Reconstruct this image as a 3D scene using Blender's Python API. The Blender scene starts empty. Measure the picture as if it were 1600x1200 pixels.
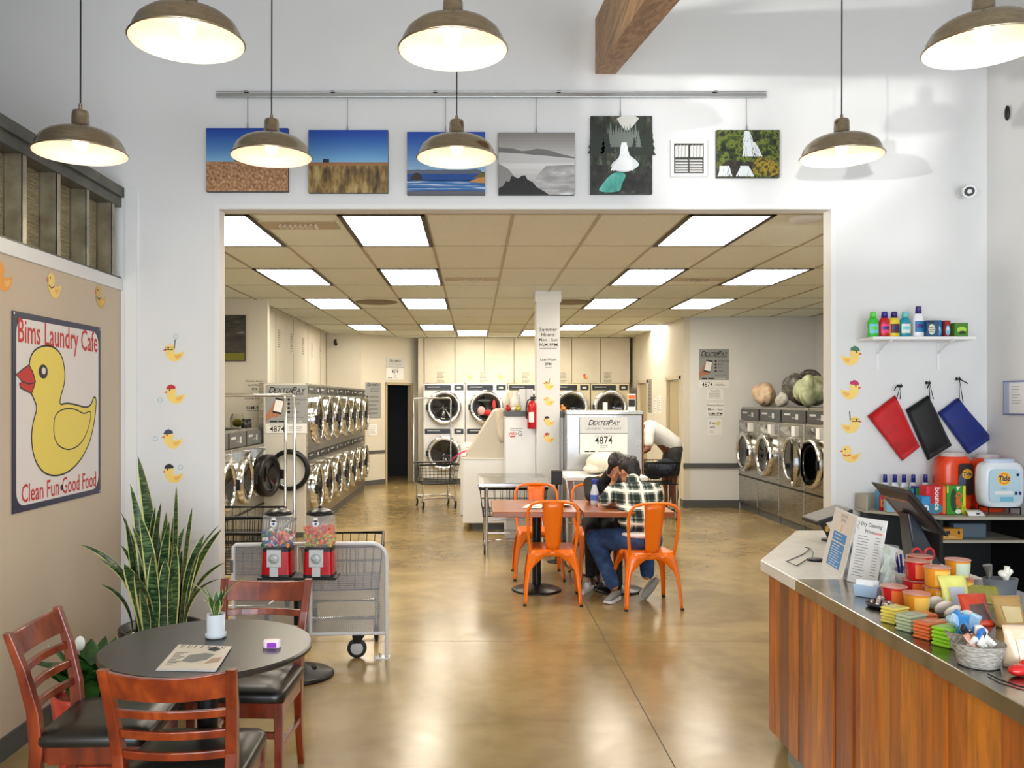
import bpy, math, random
from mathutils import Vector, Matrix, Euler
random.seed(7)
SC = bpy.context.scene
COL = SC.collection
PI = math.pi
# ---------------------------------------------------------------- camera
F, CX, CY, H = 1340.0, 741.0, 627.0, 1.65
cd = bpy.data.cameras.new('camera'); cam = bpy.data.objects.new('camera', cd); COL.objects.link(cam)
cam.location = (0, 0, H); cam.rotation_euler = (PI/2, 0, 0)
cd.sensor_width = 36; cd.lens = 36*F/1600; cd.shift_x = (800-CX)/1600; cd.shift_y = (CY-600)/1600
cd.clip_start = 0.05; cd.clip_end = 100
SC.camera = cam
# ---------------------------------------------------------------- exposure, world, lights
SC.view_settings.view_transform = 'Standard'; SC.view_settings.look = 'None'
SC.view_settings.gamma = 1; SC.view_settings.use_curve_mapping = False
SC.view_settings.exposure = 0.0
SC.cycles.max_bounces = 6; SC.cycles.diffuse_bounces = 4; SC.cycles.glossy_bounces = 3
SC.cycles.transmission_bounces = 5; SC.cycles.transparent_max_bounces = 8
SC.cycles.caustics_reflective = False; SC.cycles.caustics_refractive = False
SC.cycles.sample_clamp_indirect = 4.0
try:
    SC.cycles.use_denoising = True
except Exception: pass
W = bpy.data.worlds.new('daylight'); SC.world = W; W.use_nodes = True
bg = W.node_tree.nodes['Background']; bg.inputs[0].default_value = (0.80, 0.90, 1.0, 1); bg.inputs[1].default_value = 1.2
def light(name, kind, loc, energy, color, rot=None, target=None, **kw):
    l = bpy.data.lights.new(name, kind); l.energy = energy; l.color = color
    for k, v in kw.items(): setattr(l, k, v)
    o = bpy.data.objects.new(name, l); COL.objects.link(o); o.location = loc
    if rot: o.rotation_euler = rot
    if target is not None:
        o.rotation_euler = (Vector(target)-Vector(loc)).to_track_quat('-Z', 'Y').to_euler()
    return o
DAY = (0.86, 0.93, 1.0)
# daylight entering by the storefront glass behind the camera (just inside the panes)
light('storefront_daylight', 'AREA', (0.4, -1.35, 1.5), 268, DAY, rot=(PI/2, 0, 0), shape='RECTANGLE', size=5.2, size_y=2.4)
# sunlight glinting up off cars parked in front of the windows
light('car_glint', 'SPOT', (-6.45, -6.7, 1.15), 2900, (1.0, 0.98, 0.94), target=(2.95, 5.27, 3.12), spot_size=0.21, spot_blend=0.25, shadow_soft_size=0.10)
light('windshield_glint', 'SPOT', (-1.9, -5.7, 1.35), 2300, (1.0, 0.98, 0.94), target=(1.80, 5.27, 3.70), spot_size=0.19, spot_blend=0.2, shadow_soft_size=0.12)
# ---------------------------------------------------------------- helpers
def lin(c):
    c = c/255.0
    return c/12.92 if c <= 0.04045 else ((c+0.055)/1.055)**2.4
def rgb(c): return (lin(c[0]), lin(c[1]), lin(c[2]), 1.0)
_M = {}
def mat(name, col, rough=0.5, metal=0.0, spec=None, coat=0.0, trans=0.0, alpha=1.0, emit=None, es=1.0, ior=None, bump=0.0, bscale=40):
    if name in _M: return _M[name]
    m = bpy.data.materials.new(name); m.use_nodes = True
    nt = m.node_tree; b = nt.nodes['Principled BSDF']
    b.inputs['Base Color'].default_value = rgb(col); b.inputs['Roughness'].default_value = rough
    b.inputs['Metallic'].default_value = metal
    if spec is not None: b.inputs['Specular IOR Level'].default_value = spec
    if coat: b.inputs['Coat Weight'].default_value = coat; b.inputs['Coat Roughness'].default_value = 0.08
    if trans: b.inputs['Transmission Weight'].default_value = trans
    if alpha < 1: b.inputs['Alpha'].default_value = alpha
    if ior: b.inputs['IOR'].default_value = ior
    if emit: b.inputs['Emission Color'].default_value = rgb(emit); b.inputs['Emission Strength'].default_value = es
    tc = nt.nodes.new('ShaderNodeTexCoord')
    nz = nt.nodes.new('ShaderNodeTexNoise'); nz.inputs['Scale'].default_value = bscale; nz.inputs['Detail'].default_value = 2
    nt.links.new(tc.outputs['Object'], nz.inputs['Vector'])
    mr = nt.nodes.new('ShaderNodeMapRange'); mr.inputs['To Min'].default_value = max(0, rough-0.03); mr.inputs['To Max'].default_value = min(1, rough+0.03)
    nt.links.new(nz.outputs[0], mr.inputs['Value']); nt.links.new(mr.outputs[0], b.inputs['Roughness'])
    if bump:
        bp = nt.nodes.new('ShaderNodeBump'); bp.inputs['Strength'].default_value = bump; bp.inputs['Distance'].default_value = 0.01
        nt.links.new(nz.outputs[0], bp.inputs['Height']); nt.links.new(bp.outputs[0], b.inputs['Normal'])
    _M[name] = m; return m
def mixmat(name, stops, scale=5.0, stretch=(1, 1, 1), rough=0.5, metal=0.0, coat=0.0, detail=4.0, dist=0.0, bump=0.0, kind='noise', rr=None, spec=None):
    """noise driven colour ramp; stops = [(pos, rgb255)...]"""
    if name in _M: return _M[name]
    m = bpy.data.materials.new(name); m.use_nodes = True
    nt = m.node_tree; b = nt.nodes['Principled BSDF']; L = nt.links.new
    tc = nt.nodes.new('ShaderNodeTexCoord'); mp = nt.nodes.new('ShaderNodeMapping'); mp.inputs['Scale'].default_value = stretch
    L(tc.outputs['Object'], mp.inputs[0])
    if kind == 'noise':
        nz = nt.nodes.new('ShaderNodeTexNoise'); nz.inputs['Scale'].default_value = scale; nz.inputs['Detail'].default_value = detail
        nz.inputs['Distortion'].default_value = dist; L(mp.outputs[0], nz.inputs['Vector']); out = nz.outputs[0]
    else:
        nz = nt.nodes.new('ShaderNodeTexVoronoi'); nz.inputs['Scale'].default_value = scale; L(mp.outputs[0], nz.inputs['Vector'])
        sp = nt.nodes.new('ShaderNodeSeparateColor'); L(nz.outputs['Color'], sp.inputs[0]); out = sp.outputs[0]
    cr = nt.nodes.new('ShaderNodeValToRGB'); e = cr.color_ramp.elements
    while len(e) < len(stops): e.new(0.5)
    for i, (p, c) in enumerate(stops): e[i].position = p; e[i].color = rgb(c)
    L(out, cr.inputs[0]); L(cr.outputs[0], b.inputs['Base Color'])
    b.inputs['Roughness'].default_value = rough; b.inputs['Metallic'].default_value = metal
    if spec is not None: b.inputs['Specular IOR Level'].default_value = spec
    if coat: b.inputs['Coat Weight'].default_value = coat; b.inputs['Coat Roughness'].default_value = 0.1
    if rr:
        mr = nt.nodes.new('ShaderNodeMapRange'); mr.inputs['To Min'].default_value = rr[0]; mr.inputs['To Max'].default_value = rr[1]
        L(out, mr.inputs['Value']); L(mr.outputs[0], b.inputs['Roughness'])
    if bump:
        bp = nt.nodes.new('ShaderNodeBump'); bp.inputs['Strength'].default_value = bump; bp.inputs['Distance'].default_value = 0.01
        L(out, bp.inputs['Height']); L(bp.outputs[0], b.inputs['Normal'])
    _M[name] = m; return m

def frames(pts):
    """parallel transported frames along a polyline"""
    n = len(pts); T = []
    for i in range(n):
        a = pts[max(0, i-1)]; b = pts[min(n-1, i+1)]; t = (b-a)
        T.append(t.normalized() if t.length > 1e-9 else Vector((0, 0, 1)))
    up = Vector((0, 0, 1)) if abs(T[0].z) < 0.9 else Vector((1, 0, 0))
    u = T[0].cross(up).normalized(); out = []
    for t in T:
        u = (u - t*u.dot(t)); u = u.normalized() if u.length > 1e-6 else t.orthogonal().normalized()
        out.append((t, u, t.cross(u)))
    return out
class MB:
    def __init__(s, m=None, M=None):
        s.v = []; s.f = []; s.mi = []; s.sm = []; s.mats = []; s.cur = 0; s.M = M
        if m: s.mat(m)
    def mat(s, m):
        if m not in s.mats: s.mats.append(m)
        s.cur = s.mats.index(m); return s
    def add(s, vs, fs, smooth=False, M=None):
        b = len(s.v)
        for p in vs:
            p = Vector(p)
            if M is not None: p = M @ p
            if s.M is not None: p = s.M @ p
            s.v.append(p)
        for f in fs:
            s.f.append([b+i for i in f]); s.mi.append(s.cur); s.sm.append(smooth)
        return s
    def box(s, x0, x1, y0, y1, z0, z1, M=None):
        vs = [(x, y, z) for z in (z0, z1) for y in (y0, y1) for x in (x0, x1)]
        return s.add(vs, [(0, 2, 3, 1), (4, 5, 7, 6), (0, 1, 5, 4), (2, 6, 7, 3), (0, 4, 6, 2), (1, 3, 7, 5)], False, M)
    def cbox(s, c, d, rot=None, M=None):
        R = Matrix.Translation(Vector(c))
        if rot: R = R @ Euler(rot).to_matrix().to_4x4()
        if M is not None: R = M @ R
        return s.box(-d[0]/2, d[0]/2, -d[1]/2, d[1]/2, -d[2]/2, d[2]/2, R)
    def hexa(s, p):      # 8 points: bottom ring 0-3, top ring 4-7
        return s.add(p, [(3, 2, 1, 0), (4, 5, 6, 7), (0, 1, 5, 4), (1, 2, 6, 5), (2, 3, 7, 6), (3, 0, 4, 7)])
    def loft(s, rings, closed=True, cap=True, smooth=True):
        n = len(rings[0]); vs = [p for r in rings for p in r]; fs = []
        for i in range(len(rings)-1):
            for j in range(n if closed else n-1):
                k = (j+1) % n
                fs.append((i*n+j, i*n+k, (i+1)*n+k, (i+1)*n+j))
        s.add(vs, fs, smooth)
        if cap and closed:
            s.add(rings[0], [tuple(range(n-1, -1, -1))]); s.add(rings[-1], [tuple(range(n))])
        return s
    def tube(s, pts, r, n=8, cap=True, closed=False):
        pts = [Vector(p) for p in pts]
        if closed: pts = pts + [pts[0], pts[1]]
        rr = r if isinstance(r, (list, tuple)) else [r]*len(pts)
        rings = []
        for p, (t, u, w), q in zip(pts, frames(pts), rr):
            rings.append([p + (u*math.cos(2*PI*k/n) + w*math.sin(2*PI*k/n))*q for k in range(n)])
        if closed: rings = rings[:-1]; rings[0] = rings[-1] if False else rings[0]
        return s.loft(rings, True, cap and not closed)
    def cyl(s, a, b, r0, r1=None, n=16, cap=True):
        return s.tube([a, b], [r0, r0 if r1 is None else r1], n, cap)
    def lathe(s, prof, c=(0, 0, 0), n=24, M=None, axis='Z', smooth=True):
        c = Vector(c); vs = []; fs = []
        for (r, z) in prof:
            for k in range(n):
                a = 2*PI*k/n; p = Vector((r*math.cos(a), r*math.sin(a), z))
                if axis == 'Y': p = Vector((p.x, p.z, p.y))
                if axis == 'X': p = Vector((p.z, p.x, p.y))
                if M is not None: p = M @ p
                vs.append(p + c)
        for i in range(len(prof)-1):
            for j in range(n):
                k = (j+1) % n; fs.append((i*n+j, i*n+k, (i+1)*n+k, (i+1)*n+j))
        return s.add(vs, fs, smooth)
    def ell(s, c, r, n=12, rot=None, m=8):
        R = Euler(rot).to_matrix() if rot else Matrix.Identity(3)
        if not isinstance(r, (tuple, list)): r = (r, r, r)
        c = Vector(c); vs = []; fs = []
        for i in range(m+1):
            t = PI*i/m
            for k in range(n):
                a = 2*PI*k/n
                vs.append(c + R @ Vector((r[0]*math.sin(t)*math.cos(a), r[1]*math.sin(t)*math.sin(a), r[2]*math.cos(t))))
        for i in range(m):
            for j in range(n):
                k = (j+1) % n; fs.append(((i+1)*n+j, (i+1)*n+k, i*n+k, i*n+j))
        return s.add(vs, fs, True)
    def prism(s, pts, w0, w1, M=None):        # 2-D outline (u,v) pushed from w0 to w1
        n = len(pts); vs = [(u, v, w0) for u, v in pts] + [(u, v, w1) for u, v in pts]
        fs = [tuple(range(n-1, -1, -1)), tuple(range(n, 2*n))] + [(i, (i+1) % n, n+(i+1) % n, n+i) for i in range(n)]
        return s.add(vs, fs, False, M)
    def flat(s, pts, w=0.001): return s.add([(u, v, w) for u, v in pts], [tuple(range(len(pts)))])
    def rect(s, u0, v0, u1, v1, w=0.001): return s.flat([(u0, v0), (u1, v0), (u1, v1), (u0, v1)], w)
    def disc(s, u, v, r, w=0.001, n=20, ry=None):
        ry = ry or r
        return s.flat([(u+r*math.cos(2*PI*k/n), v+ry*math.sin(2*PI*k/n)) for k in range(n)], w)
    def stroke(s, pts, wd, w=0.001, closed=True):
        n = len(pts); P = [Vector(p) for p in pts]; vs = []; fs = []
        for i in range(n):
            a = P[(i-1) % n] if closed or i else P[i]; b = P[(i+1) % n] if closed or i < n-1 else P[i]
            t = b-a; t = t.normalized() if t.length else Vector((1, 0)); q = Vector((-t.y, t.x))*wd/2
            vs += [(P[i].x+q.x, P[i].y+q.y, w), (P[i].x-q.x, P[i].y-q.y, w)]
        for i in range(n if closed else n-1):
            k = (i+1) % n; fs.append((2*i, 2*i+1, 2*k+1, 2*k))
        return s.add(vs, fs)
    def text(s, t, u, v, size, sx=1.0, align='CENTER', shear=0.0, bold=0.0, w=0.0015, rot=0.0, fn=None):
        c = bpy.data.curves.new('t', 'FONT'); c.body = t; c.size = size; c.align_x = align; c.align_y = 'CENTER'
        c.resolution_u = 2; c.shear = shear; c.offset = bold*size
        o = bpy.data.objects.new('t', c); me = bpy.data.meshes.new_from_object(o)
        ca, sa = math.cos(rot), math.sin(rot); vs = []
        for p in me.vertices:
            x, y = p.co.x*sx, p.co.y; q = (u+x*ca-y*sa, v+x*sa+y*ca)
            if fn: q = fn(*q)
            vs.append((q[0], q[1], w))
        s.add(vs, [tuple(p.vertices) for p in me.polygons])
        bpy.data.meshes.remove(me); bpy.data.objects.remove(o); bpy.data.curves.remove(c)
        return s
    def lines(s, u0, u1, v0, n, dv, th, w=0.001, jag=0.35):  # rows of small print
        for i in range(n):
            e = u1 - (u1-u0)*jag*random.random(); x = u0
            while x < e:
                q = min(e, x + (u1-u0)*random.uniform(0.05, 0.16)); s.rect(x, v0-i*dv-th/2, q, v0-i*dv+th/2, w); x = q + (u1-u0)*0.025
        return s
    def build(s, name, parent=None, loc=None, bevel=0, seg=2, remesh=0, smooth=0, sub=0, solid=0, rot=None, auto=False):
        """link as ONE mesh object; verts are given in the frame of the parent, or of the world"""
        me = bpy.data.meshes.new(name)
        if parent is None and loc is None:
            xs = [p.x for p in s.v]; ys = [p.y for p in s.v]; zs = [p.z for p in s.v]
            loc = Vector(((min(xs)+max(xs))/2, (min(ys)+max(ys))/2, min(zs))); vs = [p-loc for p in s.v]
        else:
            vs = s.v
            if parent is not None and parent.get('_abs'):
                a = Vector(parent['_abs']); vs = [p-a for p in s.v]
        me.from_pydata([tuple(p) for p in vs], [], s.f)
        for m in s.mats: me.materials.append(m)
        me.polygons.foreach_set('material_index', s.mi); me.polygons.foreach_set('use_smooth', s.sm)
        me.update()
        o = bpy.data.objects.new(name, me); COL.objects.link(o)
        if loc is not None: o.location = loc
        if rot is not None: o.rotation_euler = rot
        if parent is not None:
            o.parent = parent
            if parent.get('_abs') and loc is None: o['_abs'] = list(parent['_abs'])
        if remesh:
            q = o.modifiers.new('r', 'REMESH'); q.mode = 'VOXEL'; q.voxel_size = remesh; q.use_smooth_shade = True
        if smooth:
            q = o.modifiers.new('s', 'SMOOTH'); q.iterations = smooth; q.factor = 0.6
        if solid:
            q = o.modifiers.new('t', 'SOLIDIFY'); q.thickness = solid; q.offset = 0
        if bevel:
            q = o.modifiers.new('b', 'BEVEL'); q.width = bevel; q.segments = seg; q.limit_method = 'ANGLE'; q.angle_limit = 0.9
        if sub:
            q = o.modifiers.new('u', 'SUBSURF'); q.levels = sub; q.render_levels = sub
        return o
def tag(o, label, cat, group=None, kind=None):
    o['label'] = label; o['category'] = cat
    if group: o['group'] = group
    if kind: o['kind'] = kind
    return o
def thing(name, label, cat, loc=(0, 0, 0), rotz=0, group=None, world=False):
    """Empty at the base of a thing. world=True: its parts are written in world coordinates"""
    o = bpy.data.objects.new(name, None); COL.objects.link(o); o.location = loc; o.rotation_euler = (0, 0, rotz)
    o.empty_display_size = 0.1
    tag(o, label, cat, group)
    if world: o['_abs'] = list(loc)
    return o
def struct(o): o['kind'] = 'structure'; return o
def dup(root, loc, rotz, label, group=None):
    def cp(o, par):
        c = o.copy(); COL.objects.link(c); c.parent = par
        for ch in KIDS(o): cp(ch, c)
        return c
    r = cp(root, None); r.location = loc; r.rotation_euler = (0, 0, rotz); r['label'] = label
    if group: r['group'] = group
    return r
def KIDS(o): return [c for c in list(COL.objects) if c.parent is o]
def at(px, py, d): return Vector(((px-CX)*d/F, d, H-(py-CY)*d/F))
def gnd(px, py, z=0.0):
    d = (H-z)*F/(py-CY); return Vector(((px-CX)*d/F, d, z))
def FRM(o, u, v):
    u = Vector(u).normalized(); v = Vector(v).normalized(); n = u.cross(v)
    return Matrix(((u.x, v.x, n.x, o[0]), (u.y, v.y, n.y, o[1]), (u.z, v.z, n.z, o[2]), (0, 0, 0, 1)))
def FRONT(x, y, z): return FRM((x, y, z), (1, 0, 0), (0, 0, 1))       # faces the camera
def LEFTW(x, y, z): return FRM((x, y, z), (0, 1, 0), (0, 0, 1))       # faces +X
def RIGHTW(x, y, z): return FRM((x, y, z), (0, -1, 0), (0, 0, 1))     # faces -X
def TOP(x, y, z, a=0): return FRM((x, y, z), (math.cos(a), math.sin(a), 0), (-math.sin(a), math.cos(a), 0))

# ---------------------------------------------------------------- materials
M_wall = mixmat('white_wall_paint', [(0.3, (222, 222, 222)), (0.7, (230, 230, 229))], scale=1.2, rough=0.6)
M_wallb = mixmat('cream_wall_paint', [(0.3, (216, 209, 192)), (0.7, (224, 218, 203))], scale=1.2, rough=0.6)
M_tan = mixmat('tan_wall_paint', [(0.3, (205, 188, 164)), (0.7, (212, 196, 172))], scale=0.8, rough=0.55)
M_trim = mat('white_trim', (232, 232, 230), 0.4)
M_base = mat('grey_vinyl_base', (84, 86, 86), 0.45)
M_tile = mixmat('ceiling_tile', [(0.35, (232, 236, 222)), (0.65, (240, 243, 230))], scale=60, rough=0.85, detail=3)
M_bar = mat('ceiling_grid_bar', (176, 164, 138), 0.5)
M_black = mat('black_plastic', (16, 16, 18), 0.48)
M_blackm = mat('black_metal', (22, 22, 24), 0.3, 0.3)
M_rubber = mat('dark_rubber', (32, 32, 33), 0.6)
M_chrome = mat('chrome', (215, 215, 215), 0.12, 1.0)
M_steel = mixmat('brushed_steel', [(0.35, (150, 147, 140)), (0.65, (190, 187, 180))], scale=4, stretch=(1, 1, 60), rough=0.28, metal=1.0, rr=(0.22, 0.36))
M_steelh = mixmat('steel_sheet', [(0.3, (182, 184, 184)), (0.7, (205, 206, 206))], scale=3, rough=0.25, metal=1.0, rr=(0.18, 0.34))
M_white = mat('white_plastic', (236, 236, 236), 0.35)
M_paper = mat('white_paper', (238, 238, 236), 0.7)
M_ink = mat('black_ink', (25, 24, 26), 0.6)
M_inkg = mat('grey_ink', (120, 118, 116), 0.7)
M_glass = mat('clear_glass', (245, 248, 248), 0.02, trans=1.0, ior=1.15)
M_dglass = mat('dark_door_glass', (14, 14, 16), 0.06, 0.0, spec=0.6)
M_orange = mat('orange_powder_coat', (252, 120, 4), 0.3, coat=0.3)
M_beam = mixmat('timber_beam', [(0.3, (132, 94, 56)), (0.55, (176, 134, 86)), (0.75, (200, 160, 110))], scale=3, stretch=(14, 0.9, 14), rough=0.55, dist=0.6)
M_red = mat('red_gloss', (190, 10, 24), 0.25)
M_galv = mixmat('galvanised_steel', [(0.35, (150, 142, 120)), (0.65, (186, 178, 156))], scale=9, rough=0.35, metal=0.8, rr=(0.25, 0.5))

# ---------------------------------------------------------------- setting
LW, RW, FW, FT = -2.17, 3.15, 5.27, 0.11      # partition x, right wall x, dividing wall y and its thickness
OX0, OX1, OZ = -1.565, 2.19, 2.83             # opening in the dividing wall
CZ = 2.96
def floor_mat():
    m = bpy.data.materials.new('stained_concrete'); m.use_nodes = True; nt = m.node_tree; L = nt.links.new; b = nt.nodes['Principled BSDF']
    tc = nt.nodes.new('ShaderNodeTexCoord')
    def nz(s, d, dist=0):
        n = nt.nodes.new('ShaderNodeTexNoise'); n.inputs['Scale'].default_value = s; n.inputs['Detail'].default_value = d; n.inputs['Distortion'].default_value = dist
        L(tc.outputs['Object'], n.inputs['Vector']); return n
    a = nz(0.9, 8, 0.8); c = nz(7, 9, 0.4)
    r1 = nt.nodes.new('ShaderNodeValToRGB'); e = r1.color_ramp.elements
    e[0].position = 0.3; e[0].color = rgb((134, 112, 72)); e[1].position = 0.72; e[1].color = rgb((180, 156, 108))
    L(a.outputs[0], r1.inputs[0])
    r2 = nt.nodes.new('ShaderNodeValToRGB'); e = r2.color_ramp.elements
    e[0].position = 0.36; e[0].color = rgb((232, 229, 222)); e[1].position = 0.62; e[1].color = rgb((255, 255, 255))
    L(c.outputs[0], r2.inputs[0])
    mx = nt.nodes.new('ShaderNodeMix'); mx.data_type = 'RGBA'; mx.blend_type = 'MULTIPLY'; mx.inputs[0].default_value = 0.55
    L(r1.outputs[0], mx.inputs[6]); L(r2.outputs[0], mx.inputs[7]); L(mx.outputs[2], b.inputs['Base Color'])
    mr = nt.nodes.new('ShaderNodeMapRange'); mr.inputs['To Min'].default_value = 0.15; mr.inputs['To Max'].default_value = 0.27
    L(c.outputs[0], mr.inputs['Value']); L(mr.outputs[0], b.inputs['Roughness']); b.inputs['Specular IOR Level'].default_value = 0.55
    return m
M_floor = floor_mat()
fl = MB(M_floor); fl.box(-5.2, 6.2, -1.8, 19.5, -0.1, 0)
struct(fl.build('floor', loc=(0, 0, 0)))
M_joint = mat('floor_joint', (84, 72, 52), 0.6)
j = MB(M_joint)
for x in (0.905, -2.9, 4.4): j.box(x-0.003, x+0.003, -1.4, 17.5, 0.0, 0.0006)
for y in (5.9, 10.0, 14.0): j.box(-2.1, 4.1, y-0.003, y+0.003, 0.0, 0.0006)
struct(j.build('trim_1', loc=(0, 0, 0)))
# dividing wall with its wide opening (one solid)
w = MB(M_wall)
w.box(-5.1, OX0, FW, FW+FT, 0, 5.0); w.box(OX1, RW+0.12, FW, FW+FT, 0, 5.0); w.box(OX0, OX1, FW, FW+FT, OZ, 5.0)
struct(w.build('wall_front', loc=(0, 0, 0)))
t = MB(M_trim)
t.box(LW+0.03, LW+0.10, FW-0.012, FW, 0.0, 2.95)                       # batten by the partition
t.box(OX0-0.03, OX0, FW-0.006, FW, 0, OZ); t.box(OX1, OX1+0.03, FW-0.006, FW, 0, OZ); t.box(OX0-0.03, OX1+0.03, FW-0.006, FW, OZ, OZ+0.03)
t.box(LW+0.10, OX0-0.03, FW-0.014, FW, 0.80, 0.86)                     # rail on the wall panel
struct(t.build('trim_2', loc=(0, 0, 0)))
# left partition
w = MB(M_tan); w.box(LW-0.12, LW, 0.0, FW, 0, 2.33)
struct(w.build('wall_left', loc=(0, 0, 0)))
t = MB(M_trim); t.box(LW-0.13, LW+0.012, 0.0, FW-0.001, 2.33, 2.40)
struct(t.build('trim_3', loc=(0, 0, 0), bevel=0.003))
s_ = MB(M_galv)
for k in range(14):
    y = 5.16-k*0.34
    if y < 0.1: break
    s_.box(LW-0.115, LW-0.002, y-0.02, y-0.016, 2.40, 2.90)           # web
    s_.box(LW-0.006, LW-0.002, y-0.02, y+0.022, 2.40, 2.90); s_.box(LW-0.115, LW-0.111, y-0.02, y+0.022, 2.40, 2.90)
s_.mat(mixmat('dull_track', [(0.3, (84, 84, 74)), (0.7, (112, 110, 98))], 6, rough=0.4, metal=0.5)); s_.box(LW-0.12, LW, 0, FW-0.002, 2.40, 2.412); s_.box(LW-0.125, LW+0.004, 0, FW-0.002, 2.84, 2.90); s_.box(LW-0.16, LW+0.02, 0, FW-0.002, 2.90, 2.96)
struct(s_.build('trim_4', loc=(0, 0, 0)))
# expanded lath sheets behind the studs
M_lath = mixmat('lath_sheet', [(0.3, (134, 122, 94)), (0.7, (176, 164, 136))], scale=40, stretch=(1, 0.3, 3), rough=0.4, metal=0.6, bump=0.4)
s_ = MB(M_lath)
for k in range(14):
    y = 5.16-k*0.34
    if y < 0.3: break
    s_.box(LW-0.10, LW-0.092, y-0.21, y-0.03, 2.41, 2.90)
struct(s_.build('trim_5', loc=(0, 0, 0)))
# room beyond the partition
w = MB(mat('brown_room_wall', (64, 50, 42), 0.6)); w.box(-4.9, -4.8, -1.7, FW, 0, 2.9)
w.mat(M_wallb); w.box(-4.9, -4.8, -1.7, FW, 2.9, 4.9)
struct(w.build('wall_side', loc=(0, 0, 0)))
# right wall of the front room
w = MB(M_wall); w.box(RW, RW+0.12, -1.7, FW, 0, 5.0); struct(w.build('wall_right', loc=(0, 0, 0)))
b = MB(M_base); b.box(LW, LW+0.012, 0.0, FW-0.01, 0, 0.105); struct(b.build('baseboard_left', loc=(0, 0, 0)))
b = MB(M_base); b.box(LW+0.012, OX0, FW-0.02, FW-0.015, 0, 0.105); b.box(OX1, RW, FW-0.02, FW-0.015, 0, 0.105); struct(b.build('baseboard_front', loc=(0, 0, 0)))
# sloped roof of the front room
cl = MB(M_wall)
def rz(y): return 4.62-0.21*(FW-y)
cl.hexa([(-4.95, -1.75, rz(-1.75)), (RW+0.12, -1.75, rz(-1.75)), (RW+0.12, FW, rz(FW)), (-4.95, FW, rz(FW)),
         (-4.95, -1.75, rz(-1.75)+0.1), (RW+0.12, -1.75, rz(-1.75)+0.1), (RW+0.12, FW, rz(FW)+0.1), (-4.95, FW, rz(FW)+0.1)])
struct(cl.build('ceiling', loc=(0, 0, 0)))
# storefront behind the camera: frame of mullions, panes open to the street
M_alu = mat('storefront_aluminium', (150, 150, 150), 0.35, 0.8)
t = MB(M_alu)
for x in (-4.8, -3.4, -2.35, -0.88, -0.505, 0.35, 1.4, 2.3, 3.1): t.box(x-0.03, x+0.03, -1.56, -1.46, 0, 3.1)
for z in (0.12, 2.50): t.box(-4.8, 3.12, -1.56, -1.46, z-0.04, z+0.04)
t.mat(M_wall); t.box(-4.9, RW+0.1, -1.60, -1.48, 2.54, 3.4)
t.box(-4.8, -2.2, -1.54, -1.48, 0, 1.74)                                  # unseen solid panels in the side bays, added to cut off the car glint
t.tube([(-0.46+0.0*k, -1.5, 2.10+0.0*k) for k in range(1)]+[(-0.46, -1.5, 2.13), (-0.46, -1.5, 2.22), (-0.43, -1.5, 2.25), (-0.18, -1.5, 2.25), (-0.15, -1.5, 2.22), (-0.15, -1.5, 2.10), (-0.46, -1.5, 2.10)], 0.014, 6)
for x_, z_, a_, c_ in ((-0.40, 2.2, 0.05, 0.04), (-0.30, 2.14, 0.03, 0.09), (-0.22, 2.19, 0.07, 0.03), (-0.24, 2.12, 0.03, 0.05), (-0.37, 2.15, 0.10, 0.02)): t.box(x_-a_/2, x_+a_/2, -1.505, -1.495, z_-c_/2, z_+c_/2)
struct(t.build('window_1', loc=(0, 0, 0)))
# timber beam
b = MB(M_beam)
x0, x1 = 0.743, 0.869
def bz(y): return 3.66-0.216*(FW-y)
b.hexa([(x0-0.062, 3.2, bz(3.2)), (x1-0.045, 3.2, bz(3.2)), (x1, FW-0.001, bz(FW)), (x0, FW-0.001, bz(FW)),
        (x0-0.062, 3.2, bz(3.2)+0.34), (x1-0.045, 3.2, bz(3.2)+0.34), (x1, FW-0.001, bz(FW)+0.34), (x0, FW-0.001, bz(FW)+0.34)])
b.hexa([(x0-0.2, -1.4, bz(-1.4)), (x1-0.18, -1.4, bz(-1.4)), (x1-0.045, 3.2, bz(3.2)), (x0-0.062, 3.2, bz(3.2)),
        (x0-0.2, -1.4, bz(-1.4)+0.34), (x1-0.18, -1.4, bz(-1.4)+0.34), (x1-0.045, 3.2, bz(3.2)+0.34), (x0-0.062, 3.2, bz(3.2)+0.34)])
tag(b.build('roof_beam'), 'brown timber beam running out of the white wall above the picture rail', 'beam')
# ---- laundry hall shell
BY = 17.9
w = MB(M_wallb)
w.box(-3.5, -2.66, 11.04, 11.14, 0, 3.4)                               # short wall left
w.box(-2.97, -2.87, 11.14, 16.75, 1.9, CZ+0.3)                         # soffit side over the stacked dryers
w.box(-3.5, -2.93, 11.14, 16.75, 0, 1.9)
struct(w.build('wall_hall_left', loc=(0, 0, 0)))
w = MB(M_wallb); w.box(-3.6, -3.5, FW+FT, 11.14, 0, 3.2); struct(w.build('wall_side_left', loc=(0, 0, 0)))
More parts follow.
